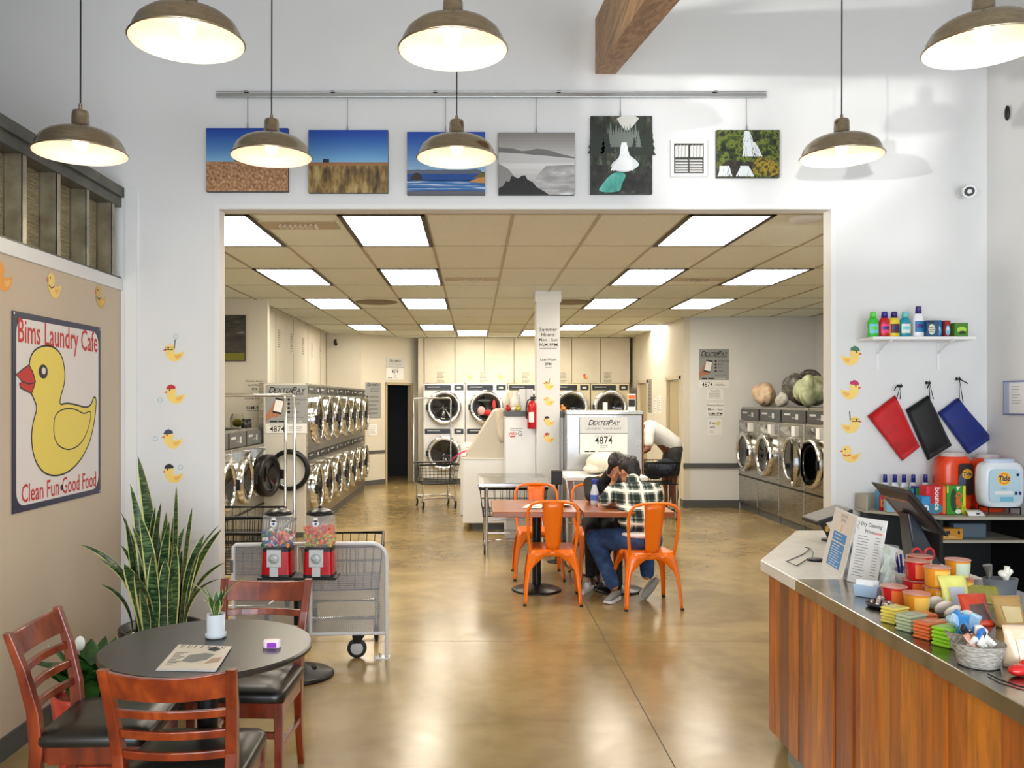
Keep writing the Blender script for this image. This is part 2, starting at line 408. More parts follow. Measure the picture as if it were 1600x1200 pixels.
# closing piece and the slanted wall with the dark doorway
w = MB(M_wallb)
w.box(-2.97, -2.19, 16.6, 16.7, 0, CZ+0.3)
def slab(mb, a, b2, z0, z1, th=0.1):
    a = Vector((a[0], a[1], 0)); b2 = Vector((b2[0], b2[1], 0)); d = (b2-a).normalized(); n = Vector((-d.y, d.x, 0))*th
    mb.hexa([(a.x, a.y, z0), (b2.x, b2.y, z0), (b2.x+n.x, b2.y+n.y, z0), (a.x+n.x, a.y+n.y, z0), (a.x, a.y, z1), (b2.x, b2.y, z1), (b2.x+n.x, b2.y+n.y, z1), (a.x+n.x, a.y+n.y, z1)])
SA, SB = Vector((-2.19, 16.62)), Vector((-1.13, 17.9))
def sp(t): return SA+(SB-SA)*t
D0, D1 = 0.42, 0.84
slab(w, sp(0), sp(D0), 0, CZ+0.3); slab(w, sp(D1), sp(1), 0, CZ+0.3); slab(w, sp(D0), sp(D1), 1.98, CZ+0.3)
struct(w.build('wall_slanted', loc=(0, 0, 0)))
t = MB(mat('tan_door_frame', (176, 160, 128), 0.5))
for a_, b_ in ((D0-0.03, D0), (D1, D1+0.03)):
    n = Vector((SB.y-SA.y, -(SB.x-SA.x))).normalized()*0.012
    slab(t, sp(a_)+n, sp(b_)+n, 0, 2.03, 0.11)
slab(t, sp(D0-0.03)+n, sp(D1+0.03)+n, 1.98, 2.03, 0.11)
struct(t.build('door_1', loc=(0, 0, 0)))
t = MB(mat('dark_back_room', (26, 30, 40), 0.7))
t.box(-2.6, -0.6, 18.9, 19.0, 0, 3.0); t.box(-2.7, -2.6, 17.2, 19.0, 0, 3.0); t.box(-0.6, -0.5, 18.1, 19.0, 0, 3.0); t.box(-2.6, -0.5, 18.05, 19, 2.4, 2.5)
struct(t.build('wall_back_room', loc=(0, 0, 0)))
b = MB(M_base); n = Vector((SB.y-SA.y, -(SB.x-SA.x))).normalized()*0.012
slab(b, sp(0)+n, sp(D0-0.03)+n, 0.62, 0.68, 0.012); slab(b, sp(0)+n, sp(D0-0.03)+n, 0, 0.1, 0.012)
struct(b.build('baseboard_slanted', loc=(0, 0, 0)))
w = MB(M_wallb); w.box(-1.2, 3.3, BY, BY+0.1, 0, 3.3); struct(w.build('wall_back', loc=(0, 0, 0)))
w = MB(M_wallb)
def rwall(y0, y1, z0=0, z1=3.3): w.box(3.25, 3.35, y0, y1, z0, z1)
rwall(13.3, 13.55); rwall(13.55, 14.45, 2.03, 3.3); rwall(14.45, 16.1); rwall(16.1, 17.0, 2.03, 3.3); rwall(17.0, 17.9)
struct(w.build('wall_hall_right', loc=(0, 0, 0)))
for i, (y0, y1) in enumerate(((13.55, 14.45), (16.1, 17.0))):
    t = MB(mat('cream_door', (196, 182, 146), 0.45)); t.box(3.29, 3.33, y0+0.03, y1-0.03, 0.01, 1.99)
    t.mat(mat('cream_door_frame', (214, 203, 176), 0.45))
    t.box(3.235, 3.36, y0-0.05, y0+0.02, 0, 2.05); t.box(3.235, 3.36, y1-0.02, y1+0.05, 0, 2.05); t.box(3.235, 3.36, y0-0.05, y1+0.05, 2.0, 2.06)
    o = struct(t.build('door_%d' % (i+2), loc=(0, 0, 0)))
    h = MB(M_black); h.box(3.25, 3.29, y0+0.06, y0+0.10, 1.02, 1.32); h.build('door_handle', o, loc=(0, 0, 0))
w = MB(M_wall); w.box(3.35, 5.4, 13.3, 13.4, 0, 3.3); struct(w.build('wall_hall_end', loc=(0, 0, 0)))
w = MB(M_wall); w.box(5.3, 5.4, FW+FT, 13.3, 0, 3.3); struct(w.build('wall_hall_side', loc=(0, 0, 0)))
b = MB(M_base); b.box(3.24, 4.1, 13.28, 13.3, 0, 0.12); b.box(3.24, 4.1, 13.27, 13.3, 0.62, 0.69); b.box(3.235, 3.25, 13.3, 13.5, 0, 0.12); struct(b.build('baseboard_hall', loc=(0, 0, 0)))
# suspended ceiling: tiles and grid
GX, GS, RY, RS = 0.27, 0.615, 5.99, 1.22
cl = MB(M_tile); cl.box(-3.6, 5.4, FW+FT, 18.0, CZ, CZ+0.05); struct(cl.build('ceiling_hall', loc=(0, 0, 0)))
g = MB(M_bar)
for k in range(-6, 9):
    x = GX+k*GS; g.box(x-0.012, x+0.012, FW+FT, 17.9, CZ-0.006, CZ+0.001)
for k in range(0, 10):
    y = RY+k*RS; g.box(-3.5, 5.3, y-0.012, y+0.012, CZ-0.0055, CZ+0.001)
struct(g.build('trim_6', loc=(0, 0, 0)))
# troffers
M_diff = mat('troffer_diffuser', (255, 250, 240), 0.4, emit=(255, 244, 224), es=16.5)
M_slot = mat('troffer_frame', (38, 32, 26), 0.5)
cells = [(-4, 0, 'cut by the left edge of the opening'), (-2, 0, 'nearest on the left half of the hall ceiling'), (2, 0, 'nearest on the right half of the hall ceiling'),
         (-4, 2, 'second row, far left'), (-2, 2, 'second row, left of centre'), (2, 2, 'second row, right of centre'), (4, 2, 'second row, far right'),
         (-4, 4, 'third row, far left'), (-2, 4, 'third row, left of the pillar'), (2, 4, 'third row, just right of the pillar'), (4, 4, 'third row, far right'),
         (-4, 7, 'fourth row, far left above the stacked dryers'), (-2, 7, 'fourth row, left of centre'), (2, 7, 'fourth row, right behind the pillar'), (4, 7, 'fourth row, against the right wall'),
         (-1, 8, 'farthest row, left of the pillar'), (1, 8, 'farthest row, hidden partly by the pillar')]
for c, r, lab in cells:
    x0, y0 = GX+c*GS, RY+r*RS
    o = thing('troffer_light', 'rectangular fluorescent ceiling light, '+lab, 'ceiling light', (x0+GS/2, y0+RS/2, CZ), group='fluorescent ceiling lights')
    m = MB(M_slot)
    m.box(-GS/2, -GS/2+0.035, -RS/2, RS/2, -0.012, -0.001); m.box(GS/2-0.035, GS/2, -RS/2, RS/2, -0.012, -0.001)
    m.box(-GS/2, GS/2, -RS/2, -RS/2+0.03, -0.012, -0.001); m.box(-GS/2, GS/2, RS/2-0.03, RS/2, -0.012, -0.001)
    m.build('frame', o)
    m = MB(M_diff); m.box(-GS/2+0.035, GS/2-0.035, -RS/2+0.03, RS/2-0.03, -0.007, -0.002); m.build('diffuser', o)
# pendant lamps
M_brass = mixmat('brushed_nickel_brass', [(0.3, (160, 146, 122)), (0.7, (192, 178, 152))], scale=30, stretch=(1, 1, 12), rough=0.3, metal=1.0, rr=(0.16, 0.28))
M_enam = mat('white_enamel', (250, 246, 236), 0.4)
M_bulb = mat('warm_bulb', (255, 240, 210), 0.4, emit=(255, 226, 180), es=14)
def lamp(x, y, z, lab, r=0.205):
    o = thing('pendant_lamp', lab, 'pendant lamp', (x, y, z), group='pendant lamps over the front room')
    k = r/0.205
    m = MB(M_brass)
    prof = [(0.203, -0.004), (0.208, 0.0), (0.203, 0.005), (0.196, 0.012), (0.190, 0.034), (0.176, 0.060), (0.148, 0.084), (0.110, 0.100), (0.065, 0.110), (0.039, 0.114), (0.038, 0.175), (0.034, 0.190), (0.02, 0.195), (0.0, 0.196)]
    m.lathe([(a*k, b_*k) for a, b_ in prof], n=40)
    m.mat(M_enam); m.lathe([(a*k, b_*k) for a, b_ in [(0.0, 0.104), (0.065, 0.102), (0.110, 0.092), (0.146, 0.077), (0.172, 0.055), (0.186, 0.032), (0.192, 0.010), (0.203, -0.004)]], n=40)
    m.build('shade', o)
    m = MB(M_brass); m.cyl((0, 0, 0.17), (0, 0, 0.215), 0.008); m.build('socket_cap', o)
    m = MB(M_black); m.cyl((0, 0, 0.185), (0.003, 0, rz(y)-z), 0.0035, n=6); m.build('cord', o)
    m = MB(M_bulb); m.ell((0, 0, 0.045), (0.032, 0.032, 0.036)); m.build('bulb', o)
    l = light('lamp_glow', 'POINT', (0, 0, 0.0), 0.55, (1.0, 0.80, 0.55), shadow_soft_size=0.05)
    l.parent = o; l.location = (0, 0, 0.012)
    return o
lamp(-1.722, 3.75, 2.735, 'brass dome pendant lamp hanging in front of the steel studs, farthest left', 0.197)
lamp(-1.04, 4.4, 2.905, 'brass dome pendant lamp overlapping the first wheat field canvas')
lamp(-0.09, 4.4, 2.90, 'brass dome pendant lamp overlapping the beach canvas')
lamp(1.885, 4.4, 2.905, 'brass dome pendant lamp hanging alone beyond the waterfall canvas')
lamp(-1.045, 3.12, 2.96, 'large near brass pendant lamp at top left')
lamp(-0.08, 3.22, 2.97, 'large near brass pendant lamp at top centre')
lamp(1.87, 3.15, 2.95, 'large near brass pendant lamp in the top right corner')
lamp(0.9, 2.0, 2.95, 'brass pendant lamp hanging above the counter nearest the windows')
# ================================================================ walls of the front room: signs, canvases, stickers
M_pred = mat('sign_red', (205, 42, 36), 0.5); M_navy = mat('sign_navy', (38, 36, 66), 0.35); M_cream = mat('sign_white', (238, 230, 226), 0.35)
M_yel = mat('duck_yellow', (246, 222, 92), 0.4); M_outl = mat('sign_outline', (30, 28, 34), 0.5)
# --- big tin sign, drawn in the plane of the partition (u = distance along the wall, v = height)
def pz(zx, zy):
    px, py = zx/2.8575, 400+zy/2.857; d = -LW*F/(CX-px); return (d, H-(py-CY)*d/F)
o = thing('wall_sign', 'large white cafe sign with a yellow duck and red lettering on the tan wall', 'sign', (LW, 4.49, 1.12), world=True)
M = FRM((LW, 0, 0), (0, 1, 0), (0, 0, 1))
y0, y1, z0, z1 = 4.02, 4.965, 1.12, 2.076
def rr(u0, v0, u1, v1, r, n=5):
    P = []
    for (cx, cy, a) in ((u1-r, v0+r, -PI/2), (u1-r, v1-r, 0), (u0+r, v1-r, PI/2), (u0+r, v0+r, PI)):
        for k in range(n+1): P.append((cx+r*math.cos(a+PI/2*k/n), cy+r*math.sin(a+PI/2*k/n)))
    return P
m = MB(M_navy, M); m.prism([(y0, z0), (y1, z0), (y1, z1), (y0, z1)], 0.001, 0.006); m.mat(M_cream); m.flat(rr(y0+0.03, z0+0.03, y1-0.03, z1-0.03, 0.07), 0.0068)
m.build('panel', o)
def smooth2(P, it=2):
    for _ in range(it):
        Q = []
        for i in range(len(P)):
            a, b = P[i], P[(i+1) % len(P)]
            Q += [(a[0]*0.75+b[0]*0.25, a[1]*0.75+b[1]*0.25), (a[0]*0.25+b[0]*0.75, a[1]*0.25+b[1]*0.75)]
        P = Q
    return P
body = [pz(*q) for q in smooth2([(124, 500), (126, 455), (150, 415), (195, 398), (240, 408), (270, 445), (284, 510), (282, 570), (266, 620), (258, 666), (290, 656), (335, 664), (378, 678), (402, 664), (412, 628), (424, 632), (422, 690), (412, 760), (395, 830), (362, 900), (312, 958), (250, 984), (195, 974), (158, 932), (138, 870), (133, 800), (142, 735), (160, 680), (146, 640), (126, 600)], 2)]
wing = [pz(*q) for q in smooth2([(232, 760), (240, 705), (280, 680), (330, 682), (370, 708), (400, 686), (398, 735), (376, 805), (345, 848), (300, 868), (256, 850), (236, 815)], 2)]
beak = [pz(*q) for q in [(64, 530), (95, 505), (122, 486), (140, 520), (151, 560), (142, 590), (134, 614), (105, 600), (84, 588), (80, 570), (90, 558)]]
m = MB(M_yel, M); m.flat(body, 0.0074); m.mat(M_outl); m.stroke(body, 0.009, 0.0078)
m.mat(M_yel); m.mat(M_outl); m.stroke(wing, 0.007, 0.0079)
m.mat(M_pred); m.flat(beak, 0.0082); m.mat(M_outl); m.stroke(beak, 0.007, 0.0086); m.stroke([pz(90, 560), pz(120, 572), pz(148, 566)], 0.006, 0.0087, False)
e = pz(186, 516); m.disc(e[0], e[1], 0.045, 0.0084, ry=0.036); m.mat(M_cream); m.disc(e[0]+0.004, e[1]+0.004, 0.020, 0.0088, ry=0.018)
m.build('duck_emblem', o)
m = MB(M_pred, M)
m.text('Bims Laundry Cafe', (y0+y1)/2, z1-0.094, 0.165, 0.69, bold=0.010, w=0.0078)
m.build('lettering', o); m = MB(M_pred, M)
m.text('Clean Fun', y0+0.262, z0+0.082, 0.125, 0.74, bold=0.008, w=0.0078); m.text('Good Food', y1-0.262, z0+0.082, 0.125, 0.70, bold=0.008, w=0.0078)
m.mat(M_outl); m.disc((y0+y1)/2+0.004, z0+0.078, 0.016, 0.0079); m.mat(M_chrome)
for a_, b_ in ((y0+0.012, z0+0.012), (y1-0.012, z0+0.012), (y0+0.012, z1-0.012), (y1-0.012, z1-0.012)): m.disc(a_, b_, 0.005, 0.0075)
m.build('lettering', o)
# --- little rubber duck stickers
HATS = {'red': (196, 40, 50), 'black': (28, 26, 30), 'navy': (60, 66, 100), 'pink': (196, 50, 110), 'green': (70, 120, 90), 'orange': (226, 100, 40), 'white': (240, 236, 225), 'brown': (120, 66, 40)}
M_dy = mat('sticker_yellow', (250, 216, 120), 0.55); M_do = mat('sticker_orange', (244, 186, 96), 0.55); M_bub = mat('sticker_bubble', (150, 196, 210), 0.4)
def duck(M, s, lab, hat=None, flip=False, bubble=None, ring=None, snorkel=False, bodycol=None, grp='rubber duck stickers', base=0.0):
    f = -1 if flip else 1
    m = MB(bodycol or M_dy, M)
    T = lambda P: [(f*u*s, v*s) for u, v in P]
    b0 = smooth2([(-0.42, 0.0), (-0.15, -0.28), (0.2, -0.28), (0.42, -0.05), (0.5, 0.26), (0.3, 0.14), (0.05, 0.12), (-0.1, 0.2), (-0.42, 0.2)], 2)
    def F_(P, w): m.flat([q for q in (T(P) if f == 1 else list(reversed(T(P))))], base+w)
    F_(b0, 0.0010)
    F_([(-0.2+0.24*math.cos(2*PI*k/16), 0.32+0.24*math.sin(2*PI*k/16)) for k in range(16)], 0.0013)
    m.mat(M_do); F_(smooth2([(-0.02, 0.02), (0.12, -0.16), (0.32, -0.06), (0.38, 0.12), (0.2, 0.06)], 1), 0.0014)
    m.mat(mat('sticker_beak', (232, 110, 40), 0.5)); F_([(-0.40, 0.36), (-0.56, 0.27), (-0.40, 0.22)], 0.0016)
    m.mat(M_ink); F_([(-0.28+0.035*math.cos(2*PI*k/8), 0.38+0.045*math.sin(2*PI*k/8)) for k in range(8)], 0.0017)
    if hat:
        m.mat(mat('sticker_hat_'+hat, HATS[hat], 0.5)); F_([(-0.46, 0.44), (-0.28, 0.42), (0.02, 0.46), (0.0, 0.58), (-0.2, 0.68), (-0.38, 0.6)], 0.0019)
    if ring:
        m.mat(mat('sticker_ring_'+ring, HATS[ring], 0.5)); P = T([(-0.38+0.1*0, 0.12), (-0.2, 0.04), (0.02, 0.12)]); m.stroke(P, 0.05*s, base+0.0018, False)
    if snorkel:
        m.mat(M_ink); P = T([(-0.42, 0.42), (-0.05, 0.42), (-0.05, 0.3), (-0.42, 0.3)]); m.stroke(P, 0.035*s, base+0.0019); P = T([(0.02, 0.36), (0.06, 0.8)]); m.stroke(P, 0.04*s, base+0.0019, False)
    if bubble:
        m.mat(M_bub); P = [(bubble[0]*s+0.11*s*math.cos(2*PI*k/14), bubble[1]*s+0.11*s*math.sin(2*PI*k/14)) for k in range(14)]; m.stroke(P, 0.03*s, base+0.0012)
    return tag(m.build('duck_sticker'), lab, 'sticker', grp)
def fw(px, py): p = at(px, py, FW); return FRONT(p.x, p.y-0.001, p.z)
duck(fw(272, 556), 0.125, 'snorkel duck sticker at the top of the left column beside the tan wall', snorkel=True, bubble=(0.1, 0.95))
duck(fw(274, 622), 0.125, 'duck sticker in a red hat, second from the top on the left white wall', 'red', bubble=(-0.75, -0.1))
duck(fw(270, 692), 0.125, 'duck sticker in a navy cap, third from the top on the left white wall', 'navy', bubble=(-0.85, 0.2))
duck(fw(271, 746), 0.125, 'duck sticker in a black pirate hat just above the tall plant', 'black', bubble=(0.35, 0.5))
duck(fw(1329, 562), 0.125, 'duck sticker in a flowery cap at the top of the right column', 'green', flip=True)
duck(fw(1328, 615), 0.125, 'duck sticker in a pink swim cap, second in the right column', 'pink', flip=True)
duck(fw(1329, 668), 0.125, 'duck sticker with diving goggles, third in the right column', flip=True, snorkel=True)
duck(fw(1329, 714), 0.125, 'duck sticker with a red bead collar, lowest in the right column', ring='red')
def lwp(px, py): d = -LW*F/(CX-px); return LEFTW(LW+0.001, d, H-(py-CY)*d/F)
duck(lwp(5, 440), 0.16, 'large orange duck sticker cut by the left edge of the picture', bodycol=mat('sticker_deep_orange', (238, 160, 50), 0.5))
duck(lwp(84, 453), 0.15, 'duck sticker sitting in a brown basket above the cafe sign', ring='brown', bubble=(0.4, 0.8))
duck(lwp(157, 470), 0.15, 'faint duck sticker on the tan wall nearest the white corner', ring='navy', bubble=(0.3, 0.9), bodycol=mat('sticker_dull_yellow', (214, 178, 92), 0.5))

# --- picture rail, wires and canvases
M_rail = mat('rail_aluminium', (188, 190, 190), 0.3, 0.9)
o = thing('picture_rail', 'long silver picture hanging rail fixed high on the white wall', 'picture rail', (0, FW, at(741, 150, 5.25).z), world=True)
a, b = at(338, 148, 5.245), at(1197, 151, 5.245); zr = at(700, 149, 5.245).z
m = MB(M_rail); m.box(a.x, b.x, 5.238, 5.262, zr-0.011, zr+0.011); m.cyl((a.x, 5.234, zr+0.02), (b.x, 5.234, zr+0.02), 0.004, n=6); m.build('rail', o, bevel=0.003)
for px in (385, 680, 873, 1117, 520): m = MB(M_black); p = at(px, 145, 5.26); m.box(p.x-0.012, p.x+0.012, 5.24, 5.27, zr+0.02, zr+0.028); m.build('bracket', o)
def canvas(px0, px1, py0, py1, wire, lab, paint):
    a = at(px0, py1, 5.235); b = at(px1, py0, 5.235)
    o = thing('canvas_picture', lab, 'picture', ((a.x+b.x)/2, 5.25, a.z), group='landscape canvases under the picture rail', world=True)
    m = MB(M_black); m.box(a.x, b.x, 5.236, 5.268, a.z, b.z); m.build('stretcher', o)
    W_, H_ = b.x-a.x, b.z-a.z
    m = MB(None, FRM((a.x, 5.236, a.z), (W_, 0, 0), (0, 0, 1)))
    m.M = Matrix(((W_, 0, 0, a.x), (0, 0, -1, 5.236), (0, H_, 0, a.z), (0, 0, 0, 1)))
    paint(m); m.build('print', o)
    m = MB(M_rail); x = at(wire, 0, 5.25).x; m.cyl((x, 5.246, b.z), (x, 5.246, zr-0.01), 0.0018, n=5); m.cyl((x, 5.246, b.z), (x, 5.246, b.z+0.04), 0.006, 0.002, n=6); m.build('hanging_wire', o)
def pmat(n, stops, sc=8, st=(1, 1, 1), d=6, dist=0): return mixmat(n, stops, sc, st, 0.45, detail=d, dist=dist)
def ragged(x0, x1, y, amp, n, base=0.0, fn=None):
    P = [(x0, base)]
    for i in range(n+1):
        x = x0+(x1-x0)*i/n; yy = (fn((x-x0)/(x1-x0)) if fn else y)+random.uniform(-amp, amp); P.append((x, yy))
    return P + [(x1, base)]
def skybands(m, cols, y0=0.0, y1=1.0):
    n = len(cols)
    for i, c in enumerate(cols):
        m.mat(mat('pic_%d_%d_%d' % c, c, 0.45)); m.rect(0, y0+(y1-y0)*i/n, 1, y0+(y1-y0)*(i+1)/n, 0.0008)
def blend(a, b, n): return [tuple(int(a[k]+(b[k]-a[k])*i/(n-1)) for k in range(3)) for i in range(n)]
BLUE = blend((122, 178, 218), (10, 62, 160), 16)
def wheat1(m):
    skybands(m, BLUE, 0.47, 1.0)
    m.mat(pmat('wheat_gold', [(0.3, (112, 76, 50)), (0.5, (170, 124, 86)), (0.7, (206, 168, 128))], 60)); m.rect(0, 0, 1, 0.47, 0.001)
    m.mat(mat('pic_tree', (20, 34, 50), 0.5)); m.flat(smooth2([(0.33, 0.47), (0.37, 0.51), (0.41, 0.52), (0.46, 0.49), (0.45, 0.47)], 1), 0.0012)
def wheat2(m):
    skybands(m, BLUE, 0.48, 1.0)
    m.mat(pmat('wheat_green', [(0.3, (58, 46, 24)), (0.5, (128, 100, 52)), (0.72, (190, 168, 104))], 30, (1, 1, 0.35))); m.rect(0, 0, 1, 0.48, 0.001)
    m.mat(mat('pic_wheat_far', (158, 108, 66), 0.5)); m.rect(0, 0.43, 1, 0.485, 0.0012)
    m.mat(mat('pic_tree', (20, 34, 50), 0.5)); m.flat([(0.18, 0.48), (0.18, 0.53), (0.21, 0.54), (0.26, 0.53), (0.26, 0.48)], 0.0014)
def beach(m):
    skybands(m, blend((150, 190, 220), (12, 70, 170), 14), 0.36, 1.0)
    m.mat(mat('pic_cloud', (96, 104, 124), 0.5)); m.flat(ragged(0, 0.95, 0.40, 0.012, 14, 0.33), 0.0010)
    m.mat(pmat('sea_stripes', [(0.38, (14, 60, 130)), (0.55, (60, 120, 180)), (0.64, (236, 240, 244))], 7, (0.3, 1, 9), 3)); m.rect(0, 0.06, 1, 0.23, 0.0012)
    m.mat(mat('pic_sea', (20, 74, 150), 0.4)); m.rect(0, 0.22, 1, 0.33, 0.0012)
    m.mat(mat('pic_wet_sand', (90, 90, 100), 0.4)); m.rect(0, 0, 1, 0.06, 0.0013)
    m.mat(mat('pic_rock', (46, 36, 34), 0.5)); m.flat(smooth2([(0.04, 0.22), (0.06, 0.30), (0.11, 0.35), (0.16, 0.34), (0.19, 0.28), (0.20, 0.22)], 1), 0.0014)
    m.mat(mat('pic_dune', (196, 140, 66), 0.5)); m.flat([(0.78, 0.20), (0.88, 0.25), (1, 0.34), (1, 0.18)], 0.0014)
    m.mat(mat('pic_dune_grass', (110, 96, 40), 0.5)); m.flat([(0.84, 0.26), (0.94, 0.34), (1, 0.36), (1, 0.28)], 0.0015)
def mist(m):
    skybands(m, blend((206, 204, 202), (132, 128, 124), 10), 0.5, 1.0)
    skybands(m, blend((160, 158, 156), (214, 212, 210), 6), 0.0, 0.5)
    m.mat(mat('pic_hill_far', (112, 110, 108), 0.5)); m.flat([(0, 0.6)]+[(x/10, (0.76, 0.75, 0.74, 0.70, 0.71, 0.74, 0.73, 0.70, 0.66, 0.63, 0.60)[x]) for x in range(11)]+[(1, 0.58), (0.5, 0.64)], 0.001)
    m.mat(mat('pic_mist', (196, 194, 192), 0.5)); m.flat([(0, 0.68), (0.3, 0.66), (0.6, 0.62), (1, 0.58), (1, 0.52), (0, 0.5)], 0.0012)
    m.mat(mat('pic_slope', (140, 138, 136), 0.5)); m.flat([(0, 0), (0, 0.5), (0.12, 0.42), (0.22, 0.28), (0.3, 0.05), (0.3, 0)], 0.0014)
    m.mat(pmat('pic_sea_grey', [(0.4, (150, 148, 146)), (0.6, (184, 182, 180)), (0.7, (226, 226, 226))], 14, (0.6, 1, 3), 5)); m.flat([(0.45, 0), (0.5, 0.3), (0.62, 0.46), (1, 0.48), (1, 0)], 0.0013)
    m.mat(mat('pic_dark_trees', (16, 16, 16), 0.5)); m.flat([(0, 0), (0, 0.1), (0.06, 0.14), (0.1, 0.22), (0.14, 0.2), (0.17, 0.3), (0.22, 0.28), (0.26, 0.26), (0.3, 0.3), (0.35, 0.31), (0.38, 0.24), (0.45, 0.2), (0.5, 0.12), (0.6, 0.05), (0.66, 0)], 0.0016)
def conifer(m, x, y, h, w=0.05):
    w *= 2.0
    P = [(x-w*0.15, y)]
    for k in range(5): t = k/5; P += [(x-w*(1-t)*0.9, y+h*t*0.95), (x-w*(1-t)*0.45, y+h*(t+0.12))]
    P += [(x, y+h)]
    for k in range(4, -1, -1): t = k/5; P += [(x+w*(1-t)*0.45, y+h*(t+0.12)), (x+w*(1-t)*0.9, y+h*t*0.95)]
    m.flat(P+[(x+w*0.15, y)], 0.00125+0.0001*random.random())
def streaks(m, x0, y0, x1, y1, w0, w1, n, w=0.0015):
    for k in range(n):
        s = k/(n-1)-0.5; P = []
        for i in range(7): t = i/6; P.append((x0+(x1-x0)*t+s*(w0+(w1-w0)*t)+random.uniform(-0.008, 0.008), y0+(y1-y0)*t))
        m.stroke(P, (w0+(w1-w0)*0.5)/n*random.uniform(0.8, 1.7), w+0.0001*(k % 3), False)
def river(m):
    m.mat(pmat('pic_gorge', [(0.35, (16, 20, 16)), (0.55, (44, 52, 40)), (0.75, (110, 106, 92))], 26, (1, 1, 0.5), 9)); m.rect(0, 0, 1, 1, 0.0008)
    m.mat(mat('pic_pale_sky', (206, 206, 200), 0.5)); m.flat(smooth2([(0.40, 1), (0.5, 0.86), (0.6, 0.80), (0.7, 0.88), (0.82, 1)], 1), 0.001)
    m.mat(mat('pic_fog_trees', (112, 120, 114), 0.5)); random.seed(6)
    for k in range(12): conifer(m, 0.28+0.045*k, 0.60, 0.20+0.12*abs(math.sin(k*1.7)), 0.035)
    m.mat(mat('pic_near_trees', (34, 42, 34), 0.5))
    for k in range(7): conifer(m, 0.03+0.05*k, 0.52, 0.42-0.03*k, 0.045); conifer(m, 0.98-0.045*k, 0.5, 0.44-0.035*k, 0.045)
    m.mat(mat('pic_foam', (216, 222, 224), 0.5)); m.flat(smooth2([(0.50, 0.66), (0.58, 0.67), (0.60, 0.56), (0.62, 0.50), (0.76, 0.42), (0.80, 0.36), (0.6, 0.27), (0.36, 0.30), (0.32, 0.38), (0.46, 0.46), (0.48, 0.56)], 2), 0.0013)
    m.mat(mat('pic_foam2', (244, 246, 246), 0.5)); streaks(m, 0.54, 0.66, 0.55, 0.46, 0.06, 0.14, 7); streaks(m, 0.56, 0.46, 0.5, 0.3, 0.18, 0.34, 10)
    m.mat(pmat('pic_teal_pool', [(0.35, (58, 150, 136)), (0.6, (104, 196, 180)), (0.75, (200, 232, 226))], 18, (1, 1, 0.5))); m.flat(smooth2([(0.1, 0.02), (0.2, 0.14), (0.36, 0.28), (0.6, 0.27), (0.5, 0.12), (0.48, 0.02)], 2), 0.0019)
    m.mat(pmat('pic_rock_dark', [(0.4, (14, 15, 14)), (0.65, (46, 44, 40)), (0.75, (84, 80, 72))], 20)); m.flat(smooth2([(0.5, 0.005), (0.52, 0.16), (0.62, 0.24), (0.72, 0.24), (0.84, 0.31), (0.99, 0.40), (0.99, 0.005)], 1), 0.0021); m.flat(smooth2([(0.005, 0.08), (0.005, 0.42), (0.14, 0.36), (0.3, 0.38), (0.28, 0.26), (0.12, 0.12)], 1), 0.0020)
def falls(m):
    m.mat(pmat('pic_moss', [(0.36, (12, 18, 8)), (0.48, (52, 66, 22)), (0.56, (110, 122, 44)), (0.66, (26, 32, 16))], 32, (1, 1, 1), 9)); m.rect(0, 0, 1, 1, 0.0008)
    m.mat(pmat('pic_black_rock', [(0.4, (14, 13, 12)), (0.7, (62, 56, 48))], 24)); m.flat(smooth2([(0.005, 0.12), (0.1, 0.32), (0.28, 0.38), (0.42, 0.3), (0.6, 0.34), (0.62, 0.005), (0.005, 0.005)], 1), 0.001)
    m.mat(pmat('pic_yellow_bush', [(0.4, (60, 58, 18)), (0.52, (168, 140, 40)), (0.62, (90, 92, 30))], 44)); m.flat(smooth2([(0.58, 0.04), (0.56, 0.26), (0.66, 0.42), (0.84, 0.40), (0.99, 0.28), (0.99, 0.02)], 1), 0.0011)
    m.mat(mat('pic_foam', (216, 222, 224), 0.5)); random.seed(8); streaks(m, 0.48, 0.98, 0.50, 0.72, 0.06, 0.16, 7, 0.0013); streaks(m, 0.52, 0.74, 0.57, 0.44, 0.16, 0.30, 11, 0.0014); streaks(m, 0.44, 0.24, 0.45, 0.02, 0.10, 0.26, 9, 0.0015); streaks(m, 0.12, 0.24, 0.13, 0.02, 0.12, 0.20, 7, 0.0015)
canvas(322, 450, 200, 299, 387, 'golden wheat field canvas under a deep blue sky, leftmost under the rail', wheat1)
canvas(482, 606, 203, 301, 543, 'green and brown wheat field canvas, second from the left under the rail', wheat2)
canvas(636, 758, 206, 304, 696, 'beach canvas with a sea stack and blue surf partly behind a lamp', beach)
canvas(779, 898, 207, 304, 838, 'black and white misty coast canvas with dark trees', mist)
canvas(923, 1019, 181, 303, 969, 'tall canvas of a river gorge with a turquoise pool', river)
canvas(1120, 1218, 203, 277, 1166, 'small canvas of a waterfall among mossy rocks, rightmost under the rail', falls)
